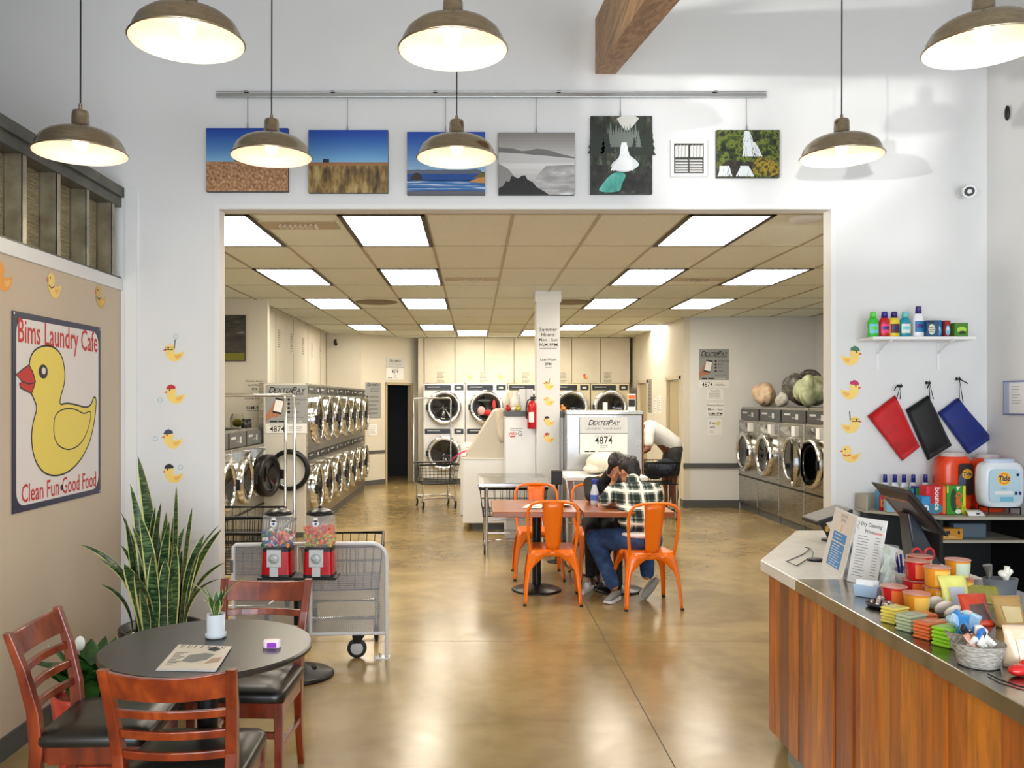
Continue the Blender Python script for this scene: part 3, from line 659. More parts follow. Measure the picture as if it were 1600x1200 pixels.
# --- louvred vent
a, b = at(1047, 277, 5.26), at(1104, 220, 5.26)
o = thing('wall_vent', 'square white louvred vent between the two waterfall canvases', 'vent', ((a.x+b.x)/2, 5.265, a.z), world=True)
m = MB(M_trim); m.M = FRONT(a.x, 5.262, a.z); S = b.x-a.x
for r_ in ((0, 0, S, 0.02), (0, S-0.02, S, S), (0, 0.02, 0.02, S-0.02), (S-0.02, 0.02, S, S-0.02)): m.box(r_[0], r_[2], r_[1], r_[3], 0, 0.02)
m.build('frame', o)
m = MB(mat('vent_shadow_board', (60, 58, 54), 0.8)); m.M = FRONT(a.x, 5.262, a.z); m.box(0.02, S-0.02, 0.02, S-0.02, 0, 0.003); m.build('backing', o)
m = MB(M_trim); m.M = FRONT(a.x, 5.262, a.z)
hh = S/2
for k in range(4):
    for q in (0, 1):
        m.cbox((0.028+(hh-0.03)*(k+0.5)/4+q*(hh-0.02), hh+0.045, 0.01), (0.004, hh-0.04, 0.022), (0, 0.6, 0))
for k in range(5):
    for q in (0, 1): m.cbox((hh/2+0.012+q*(hh-0.024), 0.028+(hh-0.03)*(k+0.5)/5, 0.01), (hh-0.034, 0.004, 0.022), (0.6, 0, 0))
m.build('louvre', o)
# --- bullet camera
p = at(1497, 304, FW)
o = thing('security_camera', 'small white bullet security camera high on the right of the white wall', 'camera', (p.x, p.y, p.z), world=True)
m = MB(M_white); m.cyl((p.x+0.02, FW-0.001, p.z+0.01), (p.x+0.02, FW-0.02, p.z+0.01), 0.035, n=20); m.cyl((p.x+0.02, FW-0.02, p.z+0.01), (p.x+0.012, FW-0.05, p.z+0.006), 0.014, n=10); m.build('mount', o)
m = MB(M_white); m.tube([(p.x+0.03, FW-0.045, p.z+0.012), (p.x-0.005, FW-0.13, p.z-0.012)], [0.036, 0.038], 20); m.build('housing', o)
m = MB(M_black); m.tube([(p.x-0.004, FW-0.128, p.z-0.0115), (p.x-0.008, FW-0.137, p.z-0.014)], [0.029, 0.025], 20); m.mat(M_white); m.tube([(p.x-0.0075, FW-0.136, p.z-0.0138), (p.x-0.009, FW-0.1395, p.z-0.0148)], [0.014, 0.012], 14); m.build('lens', o)
p = at(1553, 172, 5.0); m = MB(M_black); m.ell((RW-0.012, p.y+0.05, p.z), (0.012, 0.02, 0.045)); tag(m.build('wall_hook'), 'small dark oval hook high on the right hand wall', 'hook')  # plain dark oval on the right wall, not known to be a hook

# --- shelf with detergents
SY, SZ = 5.12, at(0, 527, 5.12).z
a, b = at(1357, 527, 5.11), at(1517, 527, 5.11)
o = thing('wall_shelf', 'white wall shelf on two brackets holding detergent bottles', 'shelf', ((a.x+b.x)/2, FW, SZ-0.2), world=True)
m = MB(M_white); m.box(a.x, b.x, 5.05, FW-0.001, SZ-0.018, SZ); m.build('board', o, bevel=0.003)
for px in (1379, 1475):
    x = at(px, 0, 5.2).x; m = MB(M_white); m.box(x-0.008, x+0.008, FW-0.006, FW-0.001, SZ-0.19, SZ-0.018); m.box(x-0.008, x+0.008, 5.09, FW-0.006, SZ-0.024, SZ-0.018)
    m.tube([(x, FW-0.006, SZ-0.09), (x, 5.2, SZ-0.05), (x, 5.12, SZ-0.024)], 0.005, 6); m.build('bracket', o)
def bottle(px, h, w, col, capcol, lab, labcol, d=5.12, z=SZ, name='detergent_bottle', grp=None, sc=None, capr=0.5, cat='bottle', dep=0.6):
    x = at(px, 0, d).x
    o = thing(name, lab, cat, (x, d, z), group=grp)
    m = MB(mat('plastic_%d_%d_%d' % col, col, 0.3)); r = w/2
    rings = []
    for rr_, zz in ((0.9, 0), (0.98, 0.02), (0.96, 0.3), (1.0, 0.58), (0.9, 0.68), (0.6, 0.76)):
        rings.append([(r*rr_*math.cos(2*PI*k/16), r*rr_*dep*math.sin(2*PI*k/16), zz*h) for k in range(16)])
    m.loft(rings); m.build('body', o)
    m = MB(mat('plastic_%d_%d_%d' % capcol, capcol, 0.35)); m.lathe([(0, 0.77*h), (r*capr*1.15, 0.77*h), (r*capr, h*0.99), (r*capr*0.9, h), (0, h)], n=14); m.build('cap', o)
    m = MB(mat('label_%d_%d_%d' % labcol, labcol, 0.5)); P = []
    n = 6; rg = []
    for zz in (0.16*h, 0.52*h): rg.append([(1.015*r*math.cos(a), 1.015*r*dep*math.sin(a), zz) for a in [(-PI/2-0.9)+1.8*k/n for k in range(n+1)]])
    m.loft(rg, closed=False, cap=False)
    m.mat(mat('plastic_%d_%d_%d' % capcol, capcol, 0.35)); rg = []
    for zz in (0.3*h, 0.42*h): rg.append([(1.03*r*math.cos(a), 1.03*r*dep*math.sin(a), zz) for a in [(-PI/2-0.6)+1.2*k/n for k in range(n+1)]])
    m.loft(rg, closed=False, cap=False); m.build('label', o)
    return o
bottle(1364, 0.150, 0.066, (52, 190, 60), (84, 214, 72), 'bright green detergent bottle at the left end of the wall shelf', (120, 200, 220))
bottle(1382, 0.152, 0.066, (196, 24, 34), (44, 34, 140), 'red detergent bottle with a blue cap on the wall shelf', (236, 60, 120))
bottle(1397, 0.152, 0.066, (232, 204, 50), (38, 30, 110), 'yellow detergent bottle with a dark blue cap on the wall shelf', (84, 30, 40))
bottle(1414, 0.152, 0.066, (24, 142, 170), (110, 206, 200), 'teal detergent bottle with a mint cap on the wall shelf', (226, 234, 226))
bottle(1435, 0.185, 0.068, (240, 240, 244), (66, 44, 128), 'white bleach bottle with a purple cap on the wall shelf', (40, 120, 170), capr=0.45)
def carton(x0, x1, y0, y1, z, h, col, lab, extra=None, name='detergent_box', rotz=0, cat='box', lean=0, grp=None, M_=None):
    cx, cy = (x0+x1)/2, (y0+y1)/2
    o = thing(name, lab, cat, (cx, cy, z), rotz, grp)
    w, d = (x1-x0)/2, (y1-y0)/2
    m = MB(M_ or mat('card_%d_%d_%d' % col, col, 0.45)); m.box(-w, w, -d, d, 0, h); m.build('carton', o, bevel=0.0015, seg=1)
    if extra:
        m = MB(None, FRM((0, -d-0.0005, 0), (1, 0, 0), (0, 0, 1))); extra(m, w, h); m.build('print', o)
    return o
def ex1(m, w, h):
    m.mat(mat('print_cream', (226, 222, 196), 0.5)); m.disc(-w*0.2, h*0.45, w*0.55, 0.0006, ry=h*0.32); m.mat(M_navy); m.rect(-w*0.9, h*0.82, w*0.2, h*0.93, 0.0006); m.lines(-w*0.6, w*0.3, h*0.55, 3, h*0.12, h*0.05, 0.001)
def ex2(m, w, h):
    m.mat(mat('print_sky', (120, 190, 226), 0.5)); m.disc(0, h*0.4, w*0.8, 0.0006, ry=h*0.3); m.mat(M_paper); m.disc(0, h*0.5, w*0.4, 0.001, ry=h*0.12)
def ex3(m, w, h):
    m.mat(mat('print_lime', (170, 214, 70), 0.5)); m.disc(0, h*0.5, w*0.7, 0.0006, ry=h*0.22); m.mat(mat('print_dk', (24, 50, 24), 0.5)); m.disc(0.004, h*0.3, w*0.5, 0.001, ry=h*0.12)
k = 5.11/F
carton((1444-CX)*k, (1463-CX)*k, 5.08, 5.16, SZ, 0.098, (34, 84, 120), 'dark blue laundry box beside the white bleach bottle', ex1)
carton((1460.5-CX)*k+0.012, (1474.5-CX)*k, 5.13, 5.19, SZ, 0.103, (30, 110, 170), 'brighter blue laundry box behind the dark blue one', ex2)
carton((1475-CX)*k, (1484-CX)*k, 5.10, 5.20, SZ, 0.099, (150, 30, 34), 'narrow dark red laundry box between blue and green boxes', ex2)
o = carton((1486-CX)*k, (1507-CX)*k, 5.07, 5.15, SZ, 0.082, (70, 130, 40), 'green laundry box at the right end of the wall shelf', ex3)
# --- three drawstring bags on hooks
def hookbag(hx, hy, pts, col, lab, strap):
    p = at(hx, hy, 5.25)
    h = MB(M_blackm); h.tube([(p.x, FW-0.001, p.z), (p.x, FW-0.03, p.z), (p.x, FW-0.036, p.z+0.012)], 0.004, 6); h.ell((p.x, FW-0.004, p.z), (0.01, 0.004, 0.01))
    tag(h.build('wall_hook'), 'black wall hook holding the %s laundry bag' % lab.split()[0], 'hook', 'hooks for the laundry bags')
    P = [at(x, y, 5.24) for x, y in pts]; C_ = sum(P, Vector())/len(P)
    o = thing('laundry_bag', lab, 'bag', (C_.x, 5.25, min(q.z for q in P)), group='flat laundry bags on hooks', world=True)
    n = 9; vs = []; A, B, C2, D = P   # bilinear patch, softly puffed
    for f in (0, 1):
        for i in range(n+1):
            for j in range(n+1):
                s_, t_ = i/n, j/n; q = A*(1-s_)*(1-t_)+B*s_*(1-t_)+C2*s_*t_+D*(1-s_)*t_
                puff = 0.004+0.016*math.sin(PI*s_)**0.5*math.sin(PI*t_)**0.5+0.003*math.sin(9*s_+4*t_+hx)
                vs.append((q.x, 5.243-(puff if f == 0 else -0.012), q.z))
    fs = []; N = (n+1)*(n+1)
    for i in range(n):
        for j in range(n):
            a_ = i*(n+1)+j; fs.append((a_, a_+1, a_+n+2, a_+n+1)); fs.append((N+a_+n+1, N+a_+n+2, N+a_+1, N+a_))
    rim = [i*(n+1) for i in range(n+1)]+[n*(n+1)+j for j in range(1, n+1)]+[i*(n+1)+n for i in range(n-1, -1, -1)]+[j for j in range(n-1, 0, -1)]
    for i in range(len(rim)): a_, b_ = rim[i], rim[(i+1) % len(rim)]; fs.append((b_, a_, N+a_, N+b_))
    m = MB(mixmat('nylon_'+lab.split()[0], [(0.3, tuple(int(c*0.85) for c in col)), (0.7, col)], 14, rough=0.6)); m.add(vs, fs, True); m.build('sack', o)
    m = MB(M_black); top = A+Vector((0.012, 0, -0.012)); m.tube([(top.x-0.01, 5.23, top.z-0.01), (p.x, FW-0.032, p.z+0.008), (top.x+0.012, 5.23, top.z-0.01)], 0.003, 5)
    m.tube([(p.x, FW-0.034, p.z)]+[(p.x+dx, FW-0.036, p.z+dz) for dx, dz in strap], 0.0035, 5); m.ell((p.x, FW-0.036, p.z-0.002), 0.009); m.build('drawcord', o)
hookbag(1406, 603, [(1396, 620), (1410, 621), (1438, 700), (1415, 720)][:0][:0] or [(1399, 618), (1437, 698), (1411, 720), (1357, 650)], (206, 20, 26), 'red drawstring laundry bag hanging leftmost by one corner', [(-0.02, 0.004), (-0.035, -0.012), (-0.04, -0.03)])
hookbag(1450, 598, [(1451, 618), (1487, 696), (1451, 719), (1417, 640)], (16, 16, 18), 'black drawstring laundry bag hanging between red and blue', [(-0.006, -0.015), (-0.012, -0.035)])
hookbag(1497, 592, [(1497, 622), (1550, 685), (1514, 709), (1467, 645)], (20, 40, 124), 'blue drawstring laundry bag hanging rightmost on the wall', [(0.02, -0.012), (0.04, -0.022), (0.05, -0.03)])
# --- framed notice on the right wall
m0 = thing('framed_notice', 'framed white notice on the right hand wall cut by the picture edge', 'notice', (RW, 4.95, 1.57), world=True)
M = RIGHTW(RW, 5.09, 1.57); w_ = 0.30; h_ = 0.20
m = MB(mat('notice_frame', (120, 130, 168), 0.4), M); m.prism([(0, 0), (w_, 0), (w_, h_), (0, h_)], 0.001, 0.012); m.build('frame', m0)
m = MB(mat('notice_blue', (176, 186, 216), 0.5), M); m.rect(0.008, 0.008, w_-0.008, h_-0.008, 0.0125); m.mat(M_paper); m.rect(0.06, 0.01, 0.24, h_-0.012, 0.013); m.mat(M_inkg); m.lines(0.085, 0.17, 0.165, 7, 0.016, 0.003, 0.0135); m.build('sheet', m0)
# ================================================================ laundry hall
def ring(mb, r0, r1, y0, y1, c, n=28, M=None):
    """annular ring about the local Y axis, front face at y0 (towards -Y)"""
    mb.lathe([(r0, y1), (r0, y0+0.008), (r0+0.01, y0), (r1-0.012, y0), (r1, y0+0.012), (r1, y1)], c, n, M, 'Y')
def door_parts(par, c, r, depth=0.09, M=None, opened=False, dark=M_dglass, chrome=M_chrome, handle=1, load=None):
    m = MB(chrome); ring(m, r*0.76, r, -depth, 0.0, c, M=M); d = m.build('door', par)
    m = MB(M_rubber); ring(m, r*0.66, r*0.77, -depth*0.8, -0.002, c, M=M); m.build('gasket', d)
    if not opened:
        m = MB(dark); m.lathe([(0, -depth*0.35), (r*0.3, -depth*0.42), (r*0.6, -depth*0.7), (r*0.7, -depth*0.75)], c, 28, M, 'Y'); m.build('door_glass', d)
    h = MB(M_black)
    p = Vector((c[0]+handle*r*0.98, -depth-0.012, c[2])); h.cbox(p, (0.035, 0.03, 0.11), M=M); h.build('handle', d)
    return d
def washer(lab, loc, rotz, w=0.69, hgt=1.34, dep=0.95, dr=0.25, dz=0.78, cab=M_steel, grp=None, linez=0.42, panel=(70, 72, 74), openang=None, plinth=0.1):
    o = thing('washing_machine', lab, 'washing machine', loc, rotz, grp)
    g = 0.004
    m = MB(cab); m.box(-w/2+g, w/2-g, 0, dep, plinth, hgt-0.2); m.box(-w/2+g, w/2-g, 0.05, dep, hgt-0.2, hgt); m.build('cabinet', o, bevel=0.006)
    m = MB(M_base); m.box(-w/2+g, w/2-g, 0.02, dep, 0, plinth); m.build('plinth', o)
    m = MB(mat('panel_%d_%d_%d' % panel, panel, 0.3)); m.box(-w/2+0.02, w/2-0.02, 0.028, 0.05, hgt-0.19, hgt-0.03)
    p = m.build('control_panel', o)
    m = MB(mat('panel_mark', (196, 200, 204), 0.4)); m.M = FRONT(0, 0.0275, 0)
    m.rect(-w*0.38, hgt-0.10, -w*0.12, hgt-0.075, 0.0005); m.rect(w*0.1, hgt-0.15, w*0.2, hgt-0.08, 0.0005)
    for k in range(4): m.disc(-w*0.05+k*0.03, hgt-0.13, 0.008, 0.0005, 8)
    m.build('buttons', p)
    m = MB(M_steelh); m.hexa([(-w*0.2, -0.004, hgt-0.36), (w*0.1, -0.004, hgt-0.36), (w*0.1, 0.01, hgt-0.36), (-w*0.2, 0.01, hgt-0.36), (-w*0.2, -0.10, hgt-0.24), (w*0.1, -0.10, hgt-0.24), (w*0.1, 0.01, hgt-0.24), (-w*0.2, 0.01, hgt-0.24)]); m.build('soap_dispenser', o)
    m = MB(M_white); m.box(w*0.16, w*0.30, -0.05, 0, hgt-0.36, hgt-0.235); m.build('coin_box', o)
    m = MB(M_black); m.box(-w/2+g, w/2-g, -0.006, 0.004, linez-0.012, linez+0.012); m.build('trim_strip', o)
    m = MB(M_dglass); m.lathe([(0, -0.004), (dr*0.8, -0.004)], (0, 0, dz), 28, None, 'Y'); m.build('drum_opening', o)
    if openang is None: door_parts(o, (0, 0, dz), dr, handle=1)
    else:
        m = MB(M_chrome); ring(m, dr*0.82, dr, -0.02, 0.0, (0, 0, dz)); m.build('door_rim', o)
        hx = -dr if openang > 0 else dr
        M = Matrix.Translation((hx, -0.03 if openang > -1 else -0.12, dz)) @ Matrix.Rotation(-openang, 4, 'Z') @ Matrix.Translation((-hx, 0, -dz))
        door_parts(o, (0, 0, dz), dr, M=M, opened=False, chrome=M_blackm if openang > 0 else M_chrome)
    return o
def dryer_stack(lab, loc, rotz, w=0.79, hgt=1.87, dep=1.0, dr=0.30, z1=1.42, z2=0.56, cab=M_steel, grp=None, pz_=None, ctl=None, tab=0.02):
    o = thing('stacked_dryer', lab, 'dryer', loc, rotz, grp); g = 0.004
    m = MB(cab); m.box(-w/2+g, w/2-g, 0, dep, 0.12, hgt); m.build('cabinet', o, bevel=0.005)
    m = MB(M_base); m.box(-w/2+g, w/2-g, 0.02, dep, 0, 0.12); m.build('plinth', o)
    c = ctl or (26, 26, 30)
    for zz in (hgt-0.13, (z1+z2)/2-0.07):
        m = MB(mat('panel_%d_%d_%d' % c, c, 0.25)); m.box(-w/2+0.03, w*0.16, -0.006, 0.004, zz, zz+0.10); m.box(w*0.24, w/2-0.03, -0.006, 0.004, zz, zz+0.10); p = m.build('control_panel', o)
        m = MB(mat('panel_mark', (196, 200, 204), 0.4)); m.M = FRONT(0, -0.0062, 0); m.rect(-w*0.4, zz+0.055, -w*0.1, zz+0.07, 0.0005); m.rect(w*0.3, zz+0.03, w*0.4, zz+0.07, 0.0005); m.build('display', p)
    for zz in (z1, z2): door_parts(o, (0, 0, zz), dr, handle=-1)
    return o
G = 'stacked dryers along the left of the hall'
nm = ['nearest', 'second', 'third', 'fourth', 'fifth', 'sixth', 'farthest']
d0 = dryer_stack('steel stacked dryer with round doors, nearest to the camera in the left row', (-2.04, 10.9, 0), PI/2, grp=G, dep=0.60)
for k in range(1, 7): dup(d0, (-2.04, 10.9+0.79*k, 0), PI/2, 'steel stacked dryer with round doors, %s in the left row' % nm[k])
G = 'front loading washers along the left of the hall'
w0 = washer('steel front loading washer against the end of the dryer row', (-2.55, 10.06, 0), PI/2, grp=G, openang=0.25, dep=0.9)
w1 = washer('steel front loading washer second from the dryer row', (-2.55, 9.36, 0), PI/2, grp=G, dep=0.9)
for k, lab in ((2, 'steel front loading washer beside the opening edge'), (3, 'steel front loading washer hidden mostly behind the left wall edge')): dup(w1, (-2.55, 9.36-0.70*(k-1), 0), PI/2, lab)
# open dryer door swung against the white end panel
o = thing('open_dryer_door', 'large round black door ring swung open against the white dryer end panel', 'dryer door', (-2.27, 10.36, 0.5), world=True)
c = at(451, 735, 10.35)
m = MB(M_blackm); m.lathe([(0.205, 0.02), (0.20, -0.02), (0.215, -0.03), (0.25, -0.02), (0.255, 0.02), (0.205, 0.02)], (c.x, 10.38, c.z), 32, None, 'Y'); m.build('ring', o)
m = MB(M_chrome); m.lathe([(0.19, 0.01), (0.195, -0.012), (0.205, -0.012), (0.205, 0.01)], (c.x, 10.38, c.z), 32, None, 'Y'); m.build('rim', o)
m = MB(M_blackm); m.box(c.x+0.24, -2.02, 10.36, 10.40, c.z-0.02, c.z+0.02); m.build('hinge', o)
# end panel of the dryer row
o = thing('end_panel', 'white end panel of the dryer row facing the opening', 'panel', (-2.3, 10.42, 0), world=True)
m = MB(mat('pale_panel', (212, 208, 196), 0.4)); m.box(-2.56, -2.055, 10.415, 10.50, 0.02, 1.865); m.build('board', o, bevel=0.004)
m = MB(M_base); m.box(-2.56, -2.055, 10.41, 10.414, 0, 0.06); m.build('kick', o)
# --- posters
def DEX(m, u, v, s, w=0.001):
    """the payment poster's title, in sheared small capitals"""
    m.mat(M_ink); x = u-0.5*s*4.15
    for t, sz, dx in (('D', 1.0, 0.62), ('EXTER', 0.78, 2.05), ('P', 1.0, 0.55), ('AY', 0.78, 0.9)):
        m.text(t, x, v+(0 if sz == 1 else -0.06*s), s*sz, 0.95, 'LEFT', 0.35, 0.012, w); x += dx*s*0.98
    m.rect(u-2.1*s, v-0.42*s, u+2.1*s, v-0.39*s, w)
def dexposter(par_lab, M, w, h, mode, name='payment_poster', gg=None):
    """mode 'full': phone, steps and number strip. mode 'wide': title and number only. mode 'steps': steps only"""
    p = M @ Vector((w/2, 0, 0)); o = thing(name, par_lab, 'poster', p, group=gg, world=True)
    gre = mat('poster_grey', (150, 152, 152), 0.45); m = MB(M_paper, M); m.prism([(0, 0), (w, 0), (w, h), (0, h)], 0.0005, 0.004)
    m.mat(gre)
    if mode == 'full': m.rect(0, h*0.20, w, h, 0.0045)
    elif mode == 'wide': m.mat(mat('poster_light_grey', (206, 207, 208), 0.4)); m.rect(0, h*0.56, w, h, 0.0045); m.mat(M_ink); m.rect(0, h*0.55, w, h*0.565, 0.0046)
    else: m.rect(0, 0, w, h, 0.0045)
    m.build('sheet', o)
    m = MB(M_ink, M)
    if mode == 'full':
        s = w*0.215; DEX(m, w*0.5, h*0.88, s, 0.005); m.mat(M_ink); m.text('LAUNDRY MADE EASY', w/2, h*0.80, w*0.085, 1, w=0.005)
        for k, t in enumerate(('DOWNLOAD', 'SELECT', 'PAY', 'WASH')):
            v = h*(0.69-0.085*k); m.mat(M_ink); m.disc(w*0.56, v, w*0.035, 0.005, 12); m.text(t, w*0.63, v, w*0.062, 1, 'LEFT', w=0.005)
        m.text('Get started in the app', w*0.52, h*0.33, w*0.045, 1, 'LEFT', w=0.005)
        m.rect(w*0.10, h*0.225, w*0.28, h*0.255, 0.005); m.rect(w*0.31, h*0.225, w*0.49, h*0.255, 0.005); m.mat(M_paper); m.text('Apple Pay  VISA', w*0.72, h*0.24, w*0.05, 1, w=0.005)
        m.mat(M_ink); m.text('4874', w*0.28, h*0.08, w*0.20, 0.9, bold=0.008, w=0.005); m.text('LOCATION NUMBER', w*0.27, h*0.165, w*0.04, 1, w=0.005); m.mat(M_inkg); m.rect(w*0.52, h*0.03, w*0.525, h*0.17, 0.005); m.lines(w*0.56, w*0.9, h*0.13, 3, h*0.035, h*0.01, 0.005)
        m.build('lettering', o)
        m = MB(mat('poster_skin', (176, 118, 88), 0.6), M); m.flat([(0, h*0.24), (0, h*0.36), (w*0.13, h*0.52), (w*0.2, h*0.66), (w*0.26, h*0.5), (w*0.4, h*0.44), (w*0.3, h*0.34), (w*0.12, h*0.32)], 0.0052)
        T = Matrix.Translation((w*0.31, h*0.56, 0)) @ Matrix.Rotation(-0.22, 4, 'Z')
        m.mat(M_ink); m.add([(x*w, y*h, 0.0056) for x, y in ((-0.11, -0.16), (0.11, -0.16), (0.11, 0.16), (-0.11, 0.16))], [(0, 1, 2, 3)], M=T)
        m.mat(M_paper); m.add([(x*w, y*h, 0.006) for x, y in ((-0.10, -0.12), (0.10, -0.12), (0.10, 0.12), (-0.10, 0.12))], [(0, 1, 2, 3)], M=T); m.build('phone_picture', o)
    elif mode == 'wide':
        s = w*0.16; DEX(m, w*0.5, h*0.85, s, 0.005); m.mat(M_inkg); m.text('LAUNDRY MADE EASY', w/2, h*0.69, w*0.075, 1, w=0.005)
        m.mat(M_ink); m.text('4874', w/2, h*0.36, w*0.22, 0.85, bold=0.008, w=0.005); m.text('LOCATION NUMBER', w/2, h*0.49, w*0.045, 1, w=0.005)
        m.rect(w*0.1, h*0.05, w*0.2, h*0.08, 0.005); m.rect(w*0.22, h*0.05, w*0.32, h*0.08, 0.005); m.mat(M_inkg); m.lines(w*0.38, w*0.85, h*0.065, 1, 1, h*0.012, 0.005); m.lines(w*0.42, w*0.6, h*0.22, 3, h*0.04, h*0.012, 0.005)
        m.build('lettering', o)
    else:
        DEX(m, w*0.5, h*0.93, w*0.19, 0.005); m.mat(M_ink); m.text('LOYALTY', w*0.6, h*0.82, w*0.13, 1, w=0.005); m.text('REWARDS', w*0.6, h*0.75, w*0.13, 1, w=0.005)
        for k in range(5): m.disc(w*0.12, h*(0.6-0.115*k), w*0.05, 0.005, 10); m.lines(w*0.22, w*0.9, h*(0.61-0.115*k), 2, h*0.03, h*0.012, 0.005)
        m.build('lettering', o)
    return o
k = 10.41/F
dexposter('tall payment poster with a phone on the white dryer end panel', FRONT((414-CX)*k+0.01, 10.41, H-(664-CY)*k-0.10), 0.50, 0.59, 'full')
k = 13.29/F
dexposter('tall payment poster with a phone on the white wall beside the right washers', FRONT((1092-CX)*k, 13.295, H-(606-CY)*k), 0.466, 0.60, 'full')
# notices (single sheets)
def notice(lab, M, w, h, rows, name='paper_notice', frame=None, small=True, grp=None, bgm=None, th=0.002):
    p = M @ Vector((w/2, 0, 0)); o = thing(name, lab, 'notice', p, group=grp, world=True)
    m = MB(bgm or M_paper, M); m.prism([(0, 0), (w, 0), (w, h), (0, h)], 0.0005, th)
    m.build('sheet', o)
    m = MB(M_ink, M)
    for r in rows:
        if r[0] == 'L': m.mat(M_inkg); m.lines(r[1]*w, r[2]*w, r[3]*h, r[4], r[5]*h, r[6]*h, th+0.001)
        elif r[0] == 'R': m.mat(r[5]); m.rect(r[1]*w, r[2]*h, r[3]*w, r[4]*h, th+0.001)
        elif r[0] == 'T': m.mat(r[5] if len(r) > 5 else M_ink); m.text(r[1], r[2]*w, r[3]*h, r[4]*h, 1, bold=0.006, w=th+0.0012)
    m.build('print', o); return o
notice('small payment notice below the poster on the right hand white wall', FRONT((1104-CX)*k, 13.295, H-(625-CY)*k), 0.26, 0.17, [('T', 'DexterPay', 0.5, 0.85, 0.2), ('L', 0.15, 0.9, 0.6, 4, 0.14, 0.04)])
notice('summer hours notice on the right hand white wall', FRONT((1104-CX)*k, 13.295, H-(651-CY)*k), 0.27, 0.215, [('T', 'Summer Hours', 0.5, 0.82, 0.19), ('T', 'Mon - Sun', 0.5, 0.52, 0.26), ('T', '9AM-9PM', 0.5, 0.2, 0.26), ('R', 0.15, 0.05, 0.85, 0.07, M_ink)])
notice('free wifi notice lowest on the right hand white wall', FRONT((1106-CX)*k, 13.295, H-(680-CY)*k), 0.22, 0.25, [('T', 'free', 0.32, 0.75, 0.24), ('T', 'wifi', 0.32, 0.5, 0.24), ('R', 0.6, 0.62, 0.9, 0.85, mat('pale_yellow_ink', (220, 216, 150), 0.6)), ('L', 0.1, 0.5, 0.25, 2, 0.08, 0.02)])
k = 11.03/F
notice('last wash hours lettering high on the short wall at left', FRONT((381-CX)*k, 11.035, H-(612-CY)*k), 0.27, 0.17, [('T', 'Summer Hours', 0.5, 0.8, 0.2), ('T', 'Last Wash', 0.5, 0.5, 0.24), ('T', '8PM', 0.5, 0.2, 0.22), ('R', 0.4, 0.06, 0.6, 0.08, M_ink)], bgm=M_wallb)
notice('opening hours lettering on the short wall just above the left washers', FRONT((377-CX)*k, 11.035, H-(643-CY)*k), 0.32, 0.21, [('T', 'Summer Hours', 0.5, 0.8, 0.18), ('T', '9AM-9PM', 0.55, 0.22, 0.28), ('R', 0.2, 0.05, 0.9, 0.07, M_ink)], bgm=M_wallb)
a, b = at(345, 564, 11.0), at(383, 492, 11.0)
o = thing('dark_picture', 'dark framed picture on the short wall above the left washers', 'picture', ((a.x+b.x)/2, 11.02, a.z), world=True)
m = MB(mat('maroon_edge', (58, 26, 26), 0.5)); m.box(a.x, b.x, 11.0, 11.038, a.z, b.z); m.build('stretcher', o)
m = MB(pmat('dark_canvas', [(0.35, (40, 40, 38)), (0.6, (70, 68, 62)), (0.75, (130, 128, 120))], 4, (1, 1, 6))); m.box(a.x+0.008, b.x-0.008, 10.998, 11.0, a.z+0.10, b.z-0.006); m.mat(mat('pic_olive', (118, 116, 30), 0.5)); m.box(a.x+0.008, b.x-0.008, 10.998, 11.0, a.z+0.008, a.z+0.10); m.build('print', o)
# jar and tools on the washers
p = at(386, 668, 9.95); o = thing('snack_jar', 'small clear jar with yellow contents on top of the left washers', 'jar', (p.x-0.1, 9.9, 1.342))
m = MB(M_glass); m.lathe([(0, 0), (0.075, 0), (0.08, 0.03), (0.08, 0.12), (0.06, 0.15), (0.06, 0.165)], n=16); m.build('glass', o)
m = MB(mat('lemon_yellow', (214, 196, 40), 0.5)); m.ell((0, 0, 0.06), (0.05, 0.05, 0.045)); m.build('contents', o)
o = tag(MB(M_black).box(-2.95, -2.62, 9.2, 9.6, 1.342, 1.352).build('black_tray'), 'thin black tray lying on top of the left washers', 'tray')
for i, y_ in enumerate((9.98, 10.16)):
    m = MB(M_black); m.lathe([(0, 0), (0.045, 0), (0.045, 0.05), (0.028, 0.06), (0.04, 0.09), (0.04, 0.1), (0, 0.1)], (-2.68, y_, 1.342), 12); tag(m.build('black_pot'), 'small black pot on the washers beside the dryer panel, %s of two' % ('nearer', 'farther')[i], 'pot')
# panel joints + vent-like printed lists on the soffit over the dryers
M_seam = mat('panel_seam', (120, 108, 84), 0.7)
m = MB(M_seam)
for y in (12.4, 13.6, 14.8, 16.0): m.box(-2.871, -2.868, y-0.006, y+0.006, 1.9, CZ)
m.box(-2.875, -2.866, 16.585, 16.6, 1.9, CZ)
struct(m.build('trim_7', loc=(0, 0, 0)))
for i, (px, py0, py1) in enumerate(((436, 515, 545), (456, 521, 552), (474, 528, 556), (488, 536, 560), (501, 541, 562))):
    d = 2.865*F/(CX-px); z_ = H-(py1-CY)*d/F; h_ = (py1-py0)*d/F
    notice('narrow vertical price list on the cream soffit, %s from the short wall' % ('first', 'second', 'third', 'fourth', 'fifth')[i], LEFTW(-2.868, d-0.1, z_), 0.22, h_, [('L', 0.1, 0.9, 0.95, 8, 0.12, 0.05)], bgm=M_wallb, grp=None)
m = MB(M_black); p = at(522, 528, 16.4); m.tube([(p.x, 16.598, CZ-0.12), (p.x, 16.5, CZ-0.16), (p.x+0.03, 16.42, CZ-0.22)], [0.02, 0.03, 0.035], 8); tag(m.build('ceiling_camera'), 'tiny black security camera in the far left ceiling corner', 'camera')
